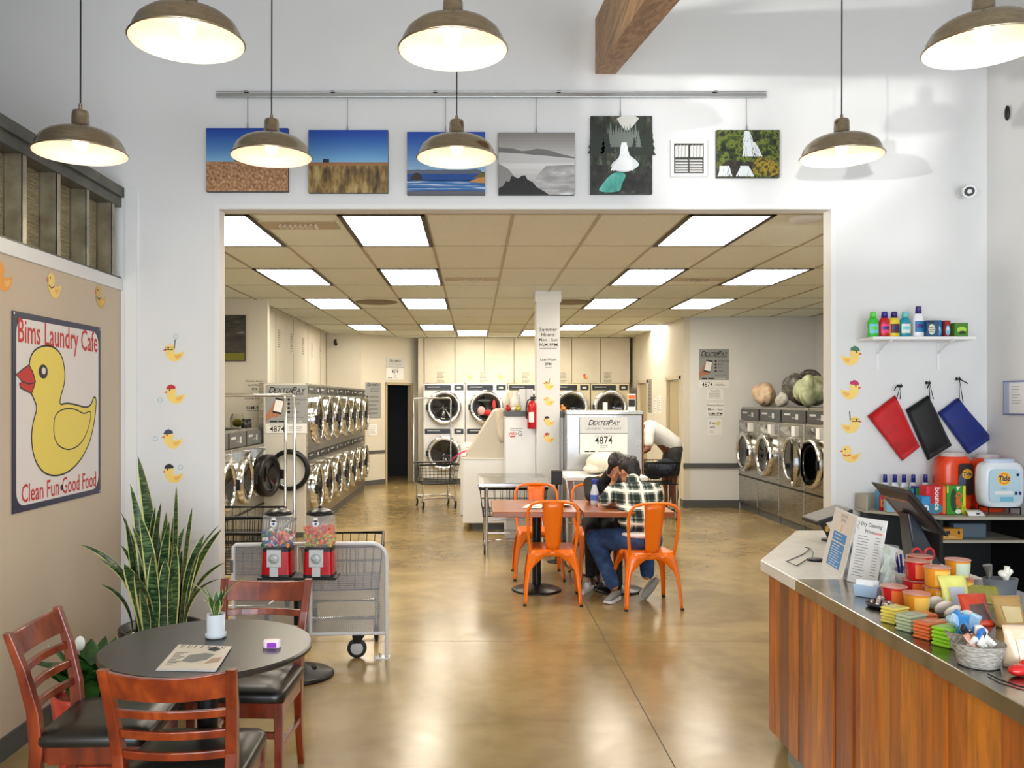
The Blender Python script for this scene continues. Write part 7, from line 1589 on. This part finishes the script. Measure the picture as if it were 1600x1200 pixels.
def im2(m, w, h):
    m.mat(mat('lbl_sky', (190, 212, 226), 0.4)); m.flat(rr(-w*0.78, h*0.36, w*0.8, h*0.80, 0.03), 0.0006); m.mat(mat('lbl_pink', (226, 90, 160), 0.4)); m.disc(-w*0.45, h*0.48, w*0.27, 0.001); m.mat(mat('lbl_mag', (180, 40, 110), 0.4)); m.stroke([(-w*0.45+w*0.12*math.cos(a), h*0.48+w*0.12*math.sin(a)) for a in [k*0.7 for k in range(8)]], 0.005, 0.0014); tide(m, -w*0.02, h*0.64, w*0.30)
def im3(m, w, h):
    m.mat(mat('lbl_sky2', (186, 214, 228), 0.4)); m.flat(rr(-w*0.78, h*0.10, w*0.62, h*0.80, 0.03), 0.0006); tide(m, -w*0.12, h*0.60, w*0.31); m.mat(M_white); m.flat(rr(-w*0.55, h*0.27, w*0.3, h*0.34, 0.006), 0.001); m.mat(mat('tide_blue', (26, 30, 96), 0.4))
    m.rect(w*0.36, h*0.26, w*0.48, h*0.33, 0.001); m.rect(w*0.54, h*0.26, w*0.66, h*0.33, 0.001); m.disc(w*0.5, h*0.68, w*0.07, 0.001, 14); m.mat(mat('lbl_teal', (120, 186, 210), 0.4)); m.rect(-w*0.3, h*0.12, w*0.3, h*0.22, 0.001); m.mat(mat('lbl_teal2', (60, 150, 180), 0.4)); m.text('FREE', -w*0.12, h*0.39, w*0.13, w=0.001)
tub('large orange laundry tub with a dark label, left of the three', kx(1487, 5.13), 5.12, Z1, 0.20, 0.345, 0.15, (232, 68, 20), (196, 190, 186), None, im1)
tub('large orange laundry tub with a pink rose on its label', kx(1543, 5.10), 5.10, Z1, 0.195, 0.335, 0.15, (232, 72, 24), (190, 188, 188), None, im2)
o = thing('wire_riser', 'low wire riser under the white laundry tub', 'stand', (kx(1563, 4.9), 4.91, Z1)); m = MB(M_blackm)
for x_ in (-0.09, 0.09): m.tube([(x_, -0.05, 0.004), (x_, -0.05, 0.045), (x_, 0.05, 0.045), (x_, 0.05, 0.004)], 0.004, 6)
m.tube([(-0.09, -0.05, 0.045), (0.09, -0.05, 0.045)], 0.004, 6); m.tube([(-0.09, 0.05, 0.045), (0.09, 0.05, 0.045)], 0.004, 6); m.build('frame', o)
tub('white and pale blue laundry tub standing on a wire riser', kx(1563, 4.9), 4.91, Z1+0.0495, 0.25, 0.27, 0.13, (226, 234, 240), (190, 206, 230), None, im3)
p = at(1527, 809, 4.84); m = MB(M_paper); m.loft([[(p.x-0.05+0.045*0, 4.87, Z1+0.032), (p.x+0.03, 4.87, Z1+0.032)], [(p.x-0.052, 4.85, Z1+0.02), (p.x+0.036, 4.85, Z1+0.02)], [(p.x-0.05, 4.835, Z1+0.001), (p.x+0.045, 4.835, Z1+0.001)]], closed=False, cap=False); m.mat(M_ink); m.box(p.x-0.005, p.x+0.012, 4.838, 4.8405, Z1+0.010, Z1+0.016); tag(m.build('price_tag', solid=0.001), 'curled white price tag on the edge of the back shelf', 'tag')
m = MB(mat('toy_yellowgreen', (206, 206, 40), 0.5)); m.ell((p.x-0.03, 4.93, Z1+0.02), (0.025, 0.02, 0.02)); m.ell((p.x-0.035, 4.92, Z1+0.045), 0.012); tag(m.build('toy_duck'), 'tiny yellow toy duck behind the curled price tag', 'toy')
def yb(m, w, h): m.mat(M_ink); m.rect(-w*0.6, h*0.5, -w*0.25, h*0.8, 0.0006); m.rect(w*0.5, h*0.5, w*0.7, h*0.8, 0.0006); m.mat(mat('print_amber', (226, 190, 120), 0.5)); m.lines(-w*0.8, w*0.8, h*0.28, 2, h*0.14, h*0.06, 0.0006)
carton(2.65, 2.77, 4.86, 4.93, 0.866, 0.062, (206, 140, 40), 'amber box on the lower shelf below the dryer sheets', yb)
carton(3.03, 3.10, 4.86, 4.93, 0.321, 0.05, (150, 30, 24), 'small dark red box deep in the black shelving', None)
m = MB(mat('slate_blue', (86, 102, 116), 0.5)); m.box(2.74, 2.93, 4.90, 4.96, 0.866, 0.952); tag(m.build('blue_grey_case', bevel=0.01), 'blue grey case on the lower shelf behind the amber box', 'case')
# monitor
o = thing('till_monitor', 'black till monitor seen from behind on its dark blue stand', 'monitor', (1.93, 3.73, CT), world=True)
xa, za, xb, zb = 1.81, 1.286, 1.972, 1.092; nx, nz = (zb-za), -(xb-xa); ln_ = math.hypot(nx, nz); nx, nz = nx/ln_, nz/ln_   # underside normal
if nz > 0: nx, nz = -nx, -nz
def Mq(u, v, w): return (xa+(xb-xa)*v+nx*w, 3.56+0.34*u, za+(zb-za)*v+nz*w)
m = MB(M_black); m.hexa([Mq(0, 0, 0), Mq(1, 0, 0), Mq(1, 1, 0), Mq(0, 1, 0), Mq(0.0, 0, 0.008), Mq(1, 0, 0.008), Mq(1, 1, 0.008), Mq(0, 1, 0.008)]); m.build('screen', o, bevel=0.003)
m = MB(mat('bezel_brown', (56, 44, 38), 0.4)); m.hexa([Mq(0.1, 0.1, 0.0085), Mq(0.9, 0.1, 0.0085), Mq(0.9, 0.9, 0.0085), Mq(0.1, 0.9, 0.0085), Mq(0.16, 0.2, 0.022), Mq(0.84, 0.2, 0.022), Mq(0.84, 0.82, 0.022), Mq(0.16, 0.82, 0.022)]); m.build('back_cover', o, bevel=0.003)
m = MB(mat('copper_line', (196, 104, 60), 0.35)); m.tube([Mq(0.2, 0.24, 0.0235), Mq(0.8, 0.24, 0.0235), Mq(0.8, 0.8, 0.0235)], 0.003, 6); m.build('trim', o)
M_nav = mat('stand_navy', (22, 28, 42), 0.35); m = MB(M_nav); m.loft([[(1.865, 3.69, 1.165), (1.90, 3.69, 1.165), (1.90, 3.77, 1.165), (1.865, 3.77, 1.165)], [(1.88, 3.68, 1.05), (1.95, 3.68, 1.05), (1.95, 3.78, 1.05), (1.88, 3.78, 1.05)], [(1.90, 3.67, 0.915), (2.02, 3.67, 0.915), (2.02, 3.79, 0.915), (1.90, 3.79, 0.915)]], smooth=False); m.box(1.86, 2.08, 3.62, 3.84, CT+0.001, 0.915); m.build('stand', o, bevel=0.006)
# card terminal at the far end
o = thing('card_terminal', 'black tilted card terminal at the far end of the white counter top', 'terminal', (1.90, 4.62, CT), world=True)
m = MB(M_black); m.hexa([(1.80, 4.50, 0.995), (1.80, 4.72, 0.995), (1.99, 4.72, 1.055), (1.99, 4.50, 1.055), (1.80, 4.50, 1.02), (1.80, 4.72, 1.02), (1.99, 4.72, 1.085), (1.99, 4.50, 1.085)]); m.build('screen', o, bevel=0.008)
m = MB(M_black); m.tube([(1.86, 4.61, 1.01), (1.90, 4.61, 0.95), (1.92, 4.61, CT+0.012)], [0.018, 0.016, 0.02], 8); m.lathe([(0, 0.001), (0.06, 0.001), (0.06, 0.010), (0.02, 0.014), (0, 0.014)], (1.93, 4.61, CT), 20); m.build('foot', o)
m = MB(mat('gold_sticker', (206, 160, 70), 0.4)); m.box(1.874, 1.888, 4.57, 4.585, 0.955, 0.985); m.build('sticker', o)
# wire glasses
o = thing('wire_stand', 'bent black wire holder with a round dark base on the white counter', 'holder', (1.60, 4.05, CT+0.001))
q0 = gnd(1274, 876, CT)
m = MB(M_black); m.lathe([(0, 0), (0.038, 0), (0.038, 0.006), (0.03, 0.010), (0, 0.010)], (q0.x-1.60, q0.y-4.05, 0), 24); m.build('base', o)
def wp(px, py, z=0.003): q = gnd(px, py, CT+0.001+z); return (q.x-1.60, q.y-4.05, z)
m = MB(M_black); m.tube([wp(1262, 873, 0.004), wp(1245, 884), wp(1229, 877), wp(1255, 866), wp(1266, 857, 0.006), wp(1258, 855, 0.008)], 0.0022, 6); m.tube([wp(1266, 857, 0.006), wp(1271, 863, 0.02), wp(1269, 872, 0.009)], 0.002, 6); m.build('wire', o)
# table-top signs
def sign(lab, bl, br, hgt_, lean, paint, th=0.004):
    bl, br = Vector(bl), Vector(br); u = (br-bl).normalized(); n = u.cross(Vector((0, 0, 1))).normalized(); v = (Vector((0, 0, 1))-n*lean).normalized(); w = (br-bl).length
    o = thing('counter_sign', lab, 'sign', (bl+br)/2, world=True); M = FRM(bl, u, v)
    m = MB(M_white, M); m.prism([(0, 0), (w, 0), (w, hgt_), (0, hgt_)], -th, 0.0); m.build('panel', o, bevel=0.001)
    m = MB(mat('acrylic', (214, 222, 232), 0.1), M); bk = Vector((0, 0, 0)); P0 = M @ Vector((0, hgt_*0.55, -th)); m.M = None
    a_, b_ = M @ Vector((0.01, hgt_*0.6, -th)), M @ Vector((w-0.01, hgt_*0.6, -th)); n3 = Vector((n.x, n.y, 0)); a2, b2 = M @ Vector((0.01, 0, -th)), M @ Vector((w-0.01, 0, -th))
    a2 = a2-n3*0.09; b2 = b2-n3*0.09; a2.z = b2.z = bl.z+0.001
    m.add([a_, b_, b2, a2], [(0, 1, 2, 3)]); m.build('back_leg', o, solid=0.002)
    m = MB(M_paper, M); paint(m, w, hgt_); m.build('print', o)
def p1(m, w, h):
    m.mat(mat('sheet_cream', (232, 224, 214), 0.5)); m.rect(0.01, 0.01, w-0.01, h-0.01, 0.0005); m.mat(mat('ink_brown', (150, 110, 100), 0.6)); m.text('Dry Fold', w/2, h*0.92, h*0.085, w=0.001); m.text('Service', w/2, h*0.85, h*0.085, w=0.001)
    m.mat(mat('ink_peach', (236, 196, 160), 0.6)); m.disc(w/2, h*0.72, h*0.05, 0.001, ry=h*0.07); m.mat(mat('ink_blue', (58, 140, 206), 0.5)); m.rect(w*0.2, h*0.49, w*0.8, h*0.64, 0.001); m.rect(w*0.2, h*0.08, w*0.8, h*0.47, 0.001); m.mat(M_paper); m.lines(w*0.28, w*0.74, h*0.6, 2, h*0.06, h*0.014, 0.0014); m.lines(w*0.28, w*0.76, h*0.43, 9, h*0.04, h*0.012, 0.0014)
def p2(m, w, h):
    m.mat(M_ink); m.text('Dry Cleaning', w*0.52, h*0.90, h*0.085, 0.85, w=0.001, rot=-0.05); m.text('Prices', w*0.5, h*0.80, h*0.085, 0.85, w=0.001); m.mat(mat('ink_pink', (226, 150, 150), 0.5)); m.rect(w*0.62, h*0.77, w*0.92, h*0.80, 0.0008); m.mat(M_inkg); m.lines(w*0.14, w*0.55, h*0.72, 15, h*0.043, h*0.009, 0.001); m.lines(w*0.72, w*0.9, h*0.72, 14, h*0.043, h*0.009, 0.001, 0.1)
    m.mat(M_ink); m.stroke([(w*0.06, h*0.95), (w*0.12, h*0.9), (w*0.05, h*0.86), (w*0.11, h*0.82)], 0.002, 0.001, False)
sign('white leaning counter sign with a blue price panel, left of the two', (1.590, 3.93, CT+0.001), (1.556, 3.63, CT+0.001), 0.272, 0.24, p1)
sign('white hand lettered dry cleaning price card, right of the two counter signs', (1.552, 3.575, CT+0.001), (1.612, 3.44, CT+0.001), 0.272, 0.24, p2)
# small things along the counter
def cpos(px, py): q = gnd(px, py, CT+0.001); return q
q = cpos(1355, 932); o = thing('card_box', 'pale blue open box of cards on the steel counter', 'box', q, -0.75)
m = MB(mat('pale_blue', (178, 202, 226), 0.4)); m.hexa([(-0.04, -0.022, 0), (0.04, -0.022, 0), (0.04, 0.022, 0), (-0.04, 0.022, 0), (-0.046, -0.027, 0.045), (0.046, -0.027, 0.045), (0.046, 0.027, 0.045), (-0.046, 0.027, 0.045)]); m.build('box', o, bevel=0.003)
m = MB(M_paper)
for k in range(5): m.cbox((-0.006+0.003*k, -0.012+0.006*k, 0.052), (0.062, 0.001, 0.022), (0.1*k-0.2, 0, 0.06*k))
m.build('cards', o)
q = cpos(1377, 948); o = thing('candy_tray', 'small black dish heaped with silver wrapped sweets', 'dish', q)
m = MB(M_black); m.lathe([(0, 0), (0.045, 0), (0.055, 0.012), (0.052, 0.014), (0.043, 0.006), (0, 0.006)], n=28); m.build('dish', o); m = MB(mixmat('foil', [(0.3, (120, 104, 90)), (0.6, (214, 204, 196)), (0.75, (240, 236, 230))], 90, rough=0.25, metal=0.6)); random.seed(2)
for k in range(26): a = random.random()*6.28; r_ = 0.036*random.random()**0.5; m.ell((r_*math.cos(a), r_*math.sin(a), 0.014+0.03*(1-r_/0.04)*random.random()), (0.010, 0.007, 0.006), 6, (random.random()*3, random.random()*3, 0), 5)
m.build('sweets', o)
q = cpos(1387, 927); o = thing('tip_vase', 'clear glass vase holding folded banknotes as tips', 'vase', q)
m = MB(M_globe); m.lathe([(0, 0.0), (0.036, 0.0), (0.036, 0.03), (0.026, 0.075), (0.03, 0.13), (0.042, 0.185), (0.040, 0.185), (0.028, 0.13), (0.024, 0.075), (0.033, 0.03), (0.033, 0.006), (0, 0.006)], n=28); m.build('glass', o)
M_bill = mixmat('banknote', [(0.35, (168, 186, 160)), (0.65, (214, 222, 206))], 40, rough=0.7); m = MB(M_bill)
for (x_, y_, z_, rx, rz_, h_) in ((0, 0, 0.05, 0.2, 0.3, 0.09), (0.008, 0.0, 0.09, -0.15, 1.2, 0.11), (-0.012, -0.01, 0.115, 0.3, 0.6, 0.07), (0.01, 0.005, 0.14, -0.3, 2.0, 0.08)): m.cbox((x_, y_, z_), (0.036, 0.0015, h_), (rx, 0.2, rz_))
m.build('banknotes', o)
q = cpos(1412, 917); o = thing('pen_cup', 'white cup of blue and white pens beside the glass vase', 'cup', q)
m = MB(M_white); m.lathe([(0, 0), (0.03, 0), (0.034, 0.06), (0.031, 0.06), (0.028, 0.005), (0, 0.005)], n=20); m.build('cup', o); random.seed(9)
for k in range(8):
    c = random.choice(((30, 44, 150), (236, 236, 240), (30, 44, 150), (24, 30, 60))); a = k*0.8; m = MB(mat('pen_%d_%d_%d' % c, c, 0.35)); m.cyl((0.010*math.cos(a), 0.010*math.sin(a), 0.008), (0.032*math.cos(a), 0.022*math.sin(a), 0.12+0.02*random.random()), 0.0045, n=7); m.build('pen', o)
q = cpos(1442, 914); o = thing('scissors', 'scissors with red handles standing in a grey pot', 'scissors', q)
m = MB(M_base); m.lathe([(0, 0), (0.026, 0), (0.028, 0.07), (0.025, 0.07), (0.024, 0.004), (0, 0.004)], n=18); m.build('pot', o); m = MB(mat('handle_red', (190, 36, 44), 0.35))
for s in (-1, 1): m.tube([(s*0.026+0.019*math.cos(a), 0, 0.125+0.024*math.sin(a)) for a in [2*PI*k/16 for k in range(17)]], 0.0055, 7, False); m.tube([(s*0.014, 0, 0.105), (s*0.003, 0, 0.085)], 0.006, 7)
m.build('handle', o); m = MB(M_steelh); m.cbox((0.002, 0, 0.05), (0.012, 0.002, 0.085), (0, 0.1, 0)); m.cbox((-0.002, 0.002, 0.05), (0.012, 0.002, 0.085), (0, -0.1, 0)); m.build('blades', o)
# noodle / snack cups
def cup(lab, x, y, z, c1, c2, r=0.044, h=0.072):
    o = thing('snack_cup', lab, 'snack cup', (x, y, z), 0, 'foil lidded snack cups on the counter')
    m = MB(mat('cup_%d_%d_%d' % c1, c1, 0.3)); m.lathe([(0, 0), (r*0.84, 0), (r*0.9, 0.004), (r*0.98, h*0.94)], n=32); m.build('cup', o)
    m = MB(mat('cup_%d_%d_%d' % c2, c2, 0.3)); A_ = [(-2.2+1.3*k/8) for k in range(9)]; m.loft([[(1.012*r*(0.90+0.08*t)*math.cos(a), 1.012*r*(0.90+0.08*t)*math.sin(a), h*t) for a in A_] for t in (0.12, 0.85)], closed=False, cap=False)
    m.mat(mat('cup_panel', (216, 220, 196), 0.4)); A_ = [(-0.9+0.7*k/6) for k in range(7)]; m.loft([[(1.014*r*(0.90+0.08*t)*math.cos(a), 1.014*r*(0.90+0.08*t)*math.sin(a), h*t) for a in A_] for t in (0.35, 0.85)], closed=False, cap=False); m.build('label', o)
    m = MB(mat('foil_lid', (232, 168, 150), 0.3, 0.3)); m.lathe([(0, h*1.0), (r*0.55, h*1.005), (r*0.62, h*0.99), (r*1.0, h*0.99), (r*1.04, h*1.0), (r*1.05, h*0.965), (r*0.98, h*0.95)], n=32); m.build('lid', o)
RD, OR = (206, 30, 34), (236, 150, 40); R2, O2 = (240, 120, 50), (248, 196, 90)
q = [cpos(1403, 950), cpos(1431, 957), cpos(1470, 951), cpos(1446, 940), cpos(1503, 938)]
cup('red snack cup at the front left of the lower layer beside the sweets dish', q[0].x+0.005, q[0].y+0.04, q[0].z, RD, R2)
cup('orange snack cup nearest the camera in the lower layer', q[1].x+0.0, q[1].y-0.005, q[1].z, OR, O2)
cup('orange snack cup in the lower layer under the front of the stack', q[2].x+0.01, q[2].y+0.04, q[2].z, OR, O2)
cup('red snack cup in the lower layer at the back left', q[3].x-0.01, q[3].y+0.06, q[3].z, RD, R2)
cup('orange snack cup in the lower layer at the back right', q[4].x+0.03, q[4].y+0.06, q[4].z, OR, O2)
zt2 = CT+0.001+0.0735
cup('red snack cup on the top layer, front left', q[3].x-0.005, q[3].y+0.05, zt2, RD, R2); cup('orange snack cup on the top layer, nearest the camera', q[2].x+0.005, q[2].y+0.035, zt2, OR, O2)
cup('orange snack cup on the top layer, rightmost', q[4].x+0.015, q[4].y+0.055, zt2, OR, (206, 220, 190)); cup('foil lidded snack cup at the back of the top layer', 1.745, 3.36, zt2, RD, O2)
cup('orange snack cup under the back of the stack', 1.745, 3.36, CT+0.001, OR, O2)
# stacks of small packets
ordn = ('bottom', 'second from the bottom', 'middle', 'fourth from the bottom', 'topmost')
def packets(nm_, px, py, col, n, rot, w=0.085, d=0.055, t=0.010):
    q = cpos(px, py); m0 = mat('pack_%s' % nm_.split()[0], col, 0.3, coat=0.4); m1 = mat('pack_%s_print' % nm_.split()[0], tuple(int(c*0.6+80) for c in col), 0.4)
    first = None
    for k in range(n):
        lab = '%s snack packet, %s of its stack on the steel counter' % (nm_, ordn[k])
        loc = (q.x+0.002*math.sin(k*2.1), q.y+0.002*math.cos(k*1.7), q.z+k*(t+0.0008)); rz_ = rot+0.05*math.sin(k*3)
        if first is None:
            first = thing('snack_packet', lab, 'snack packet', loc, rz_, 'packets in the %s stack' % nm_)
            m = MB(m0); m.loft([[(-w/2, -d/2, t*0.5), (w/2, -d/2, t*0.5), (w/2, d/2, t*0.5), (-w/2, d/2, t*0.5)][::1] and [(-w*0.5, -d*0.5, t*0.4), (w*0.5, -d*0.5, t*0.4), (w*0.5, d*0.5, t*0.4), (-w*0.5, d*0.5, t*0.4)], [(-w*0.49, -d*0.485, t*0.8), (w*0.49, -d*0.485, t*0.8), (w*0.49, d*0.485, t*0.8), (-w*0.49, d*0.485, t*0.8)], [(-w*0.45, -d*0.43, t), (w*0.45, -d*0.43, t), (w*0.45, d*0.43, t), (-w*0.45, d*0.43, t)]], smooth=False)
            m.loft([[(-w*0.46, -d*0.44, 0.0), (w*0.46, -d*0.44, 0.0), (w*0.46, d*0.44, 0.0), (-w*0.46, d*0.44, 0.0)], [(-w*0.5, -d*0.5, t*0.4), (w*0.5, -d*0.5, t*0.4), (w*0.5, d*0.5, t*0.4), (-w*0.5, d*0.5, t*0.4)]], smooth=False); m.build('wrapper', first)
            m = MB(m1); m.box(-w*0.3, w*0.1, -d*0.25, d*0.25, t+0.0002, t+0.0007); m.build('print', first)
        else: dup(first, loc, rz_, lab)
R0 = 0.5
packets('yellow', 1398, 972, (226, 206, 96), 5, R0, 0.075); packets('silvery', 1424, 984, (176, 186, 150), 5, R0, 0.085); packets('orange', 1452, 996, (222, 110, 56), 5, R0, 0.085); packets('lime', 1483, 1008, (146, 206, 40), 5, R0, 0.085, 0.06, 0.011)
packets('dark green', 1508, 997, (60, 110, 50), 3, R0+0.1, 0.06); packets('rust', 1440, 972, (206, 96, 50), 3, 0.3, 0.085); packets('brown', 1480, 984, (130, 100, 80), 3, 0.2, 0.11, 0.05)
# cream rice cakes in a row
for k in range(4):
    q = cpos(1466+k*16, 958+k*8); m = MB(mat('cream_wafer', (232, 222, 206), 0.6)); m.ell((q.x, q.y+0.03, q.z+0.030), (0.036, 0.012, 0.030), 18, (0.5, 0, 0.2)); m.mat(M_inkg); tag(m.build('wrapped_cake'), 'round cream wrapped cake, %s of the row in front of the cups' % ('first', 'second', 'third', 'last')[k], 'snack', 'round cream cakes on the counter')
# pouches
def pouch(lab, px, py, w, h, col, rot, lean=0.25, inner=None, th=0.035, name='snack_pouch', zoff=0.0):
    q = cpos(px, py); o = thing(name, lab, 'snack bag', (q.x, q.y+0.02, q.z+zoff), rot)
    m = MB(mat('pouch_%d_%d_%d' % col, col, 0.28, coat=0.4)); n = 9; g = []
    for f in (-1, 1):
        for i in range(n+1):
            for j in range(n+1):
                s, t = i/n, j/n; pf = (math.sin(PI*s)**0.6)*(0.25+0.75*math.sin(PI*min(1, (1-t)*1.0+0.02))**0.7 if t > 0.5 else 1.0)*(1-t*0.55)
                wob = 0.004*math.sin(7*s+5*t+px)
                g.append((w*(s-0.5)*(1-0.05*math.sin(PI*t)), f*(th/2*pf+0.0012)+lean*h*t+wob, h*t*math.cos(lean*0.8)))
    fs = []; N = (n+1)**2
    for i in range(n):
        for j in range(n):
            a = i*(n+1)+j; fs.append((a, a+n+1, a+n+2, a+1)); fs.append((N+a+1, N+a+n+2, N+a+n+1, N+a))
    for i in range(n):
        for (a, b) in ((i*(n+1), (i+1)*(n+1)), ((i+1)*(n+1)+n, i*(n+1)+n)): fs.append((a, N+a, N+b, b))
        for (a, b) in ((i+1, i), (n*(n+1)+i, n*(n+1)+i+1)): fs.append((a, N+a, N+b, b))
    m.add(g, fs, True); m.build('bag', o)
    if inner:
        m = MB(mat('pouchlabel_%d_%d_%d' % inner, inner, 0.4)); vs = []
        for i in range(5):
            for j in range(5):
                s, t = 0.22+0.56*i/4, 0.2+0.5*j/4; pf = (math.sin(PI*s)**0.6)*(1-t*0.55); vs.append((w*(s-0.5), -(th/2*pf+0.0012)+lean*h*t-0.0025+0.004*math.sin(7*s+5*t+px), h*t*math.cos(lean*0.8)))
        m.add(vs, [(i*5+j, (i+1)*5+j, (i+1)*5+j+1, i*5+j+1) for i in range(4) for j in range(4)], True); m.build('label', o)
    return o
pouch('pale yellow standing snack pouch with a silver panel', 1503, 958, 0.11, 0.125, (226, 224, 120), 0.15, 0.3, (190, 196, 204))
pouch('orange red crinkled snack bag between the yellow pouch and the cookies', 1538, 978, 0.10, 0.10, (206, 60, 24), 0.1, 0.5, (90, 70, 66), 0.05)
pouch('olive gold snack bag lying behind the orange one', 1545, 944, 0.12, 0.07, (150, 146, 60), -0.2, 0.9, None, 0.03)
pouch('clear bag of golden brown cookies at the right of the counter', 1586, 982, 0.10, 0.10, (176, 138, 74), 0.0, 0.3, (206, 182, 130), 0.06)
# grey bin with spoons
q = cpos(1563, 934); o = thing('utensil_bin', 'grey oval bin holding a crinkled pack and white spoons', 'bin', q)
m = MB(mat('bin_grey', (92, 96, 102), 0.5)); m.loft([[(a_*math.cos(2*PI*k/24), a_*0.6*math.sin(2*PI*k/24), z_) for k in range(24)] for a_, z_ in ((0.055, 0), (0.066, 0.075), (0.062, 0.075), (0.05, 0.008))]); m.build('bin', o)
m = MB(mat('spoon_white', (238, 234, 222), 0.4)); random.seed(4)
for k in range(7): a = random.uniform(-1, 1); m.ell((0.02+0.02*a, 0.01*a, 0.088+0.012*random.random()), (0.014, 0.010, 0.016), 8, (a, a, 0))
m.tube([(0.02, 0, 0.05), (0.026, 0, 0.12)], 0.010, 8); m.build('spoons', o)
m = MB(mat('foil_roll', (120, 118, 116), 0.2, 0.6)); m.tube([(-0.045, 0, 0.03), (-0.042, 0, 0.09), (-0.05, 0, 0.125)], [0.012, 0.010, 0.017], 9); m.build('foil_pack', o)
# baskets
def basket(lab, px, py, r, h, col, fill, seed, weave=True):
    q = cpos(px, py); o = thing('snack_basket', lab, 'basket', (q.x, q.y+r*0.75, q.z))
    mt = mixmat('basket_%d' % col[0], [(0.4, tuple(int(c*0.82) for c in col)), (0.6, col)], 60, (1, 1, 3), rough=0.8, bump=0.8)
    m = MB(mt); prof = [(0, 0), (r*0.72, 0)]
    for k in range(1, 9): prof += [(r*(0.74+0.24*k/8)+(0.002 if weave else 0), h*(k-0.5)/8), (r*(0.74+0.24*k/8), h*k/8)]
    prof += [(r*1.0, h), (r*0.95, h), (r*0.7, 0.008), (0, 0.008)]; m.lathe(prof, n=36); m.build('basket', o); random.seed(seed)
    for c, n_, (bw, bd, bh) in fill:
        mm = mat('bar_%d_%d_%d' % c, c, 0.3, coat=0.4)
        for k in range(n_):
            m = MB(mm); a = random.uniform(0, 6.28); rr_ = r*0.5*random.random(); T = (random.uniform(-0.7, 0.7), random.uniform(-0.9, 0.9), random.uniform(0, 3))
            m.cbox((rr_*math.cos(a), rr_*math.sin(a), h*0.85+random.uniform(0, 0.03)), (bw, bd, bh), T)
            b_ = m.build('snack_bar', o, bevel=0.004)
    return o
basket('plain cream basket with blue and white bars sticking up', 1521, 1020, 0.060, 0.055, (222, 212, 196), [((60, 140, 206), 4, (0.03, 0.014, 0.10)), ((170, 206, 232), 6, (0.03, 0.014, 0.10))], 5, False)
basket('grey and tan rope basket of small snack bars nearest the counter edge', 1546, 1048, 0.068, 0.066, (186, 180, 168), [((30, 30, 34), 4, (0.022, 0.012, 0.06)), ((232, 228, 220), 6, (0.022, 0.012, 0.06)), ((180, 120, 90), 3, (0.02, 0.012, 0.05)), ((40, 110, 190), 2, (0.028, 0.012, 0.08))], 8)
pouch('open cream paper bag at the right edge of the picture', 1604, 1044, 0.11, 0.115, (222, 196, 164), 0.1, 0.05, (236, 220, 196), 0.08, name='paper_bag')
q = cpos(1592, 1056); m = MB(mat('red_wrapper', (214, 24, 28), 0.25, coat=0.5)); m.ell((q.x, q.y, q.z+0.016), (0.034, 0.022, 0.016), 14, (0, 0, 0.3)); m.ell((q.x+0.028, q.y+0.012, q.z+0.022), (0.022, 0.018, 0.020), 10); tag(m.build('red_wrapped_sweet', remesh=0.004), 'glossy red wrapped sweet lying by the cream paper bag', 'sweet')
m = MB(M_black); q = cpos(1590, 1070); m.tube([(q.x-0.03, q.y+0.08, q.z+0.003), (q.x-0.03, q.y+0.03, q.z+0.004), (q.x-0.01, q.y-0.02, q.z+0.003), (q.x+0.03, q.y-0.06, q.z+0.003)], 0.0022, 6); tag(m.build('trailing_cable'), 'thin black cord trailing over the steel counter at the right edge', 'cord')
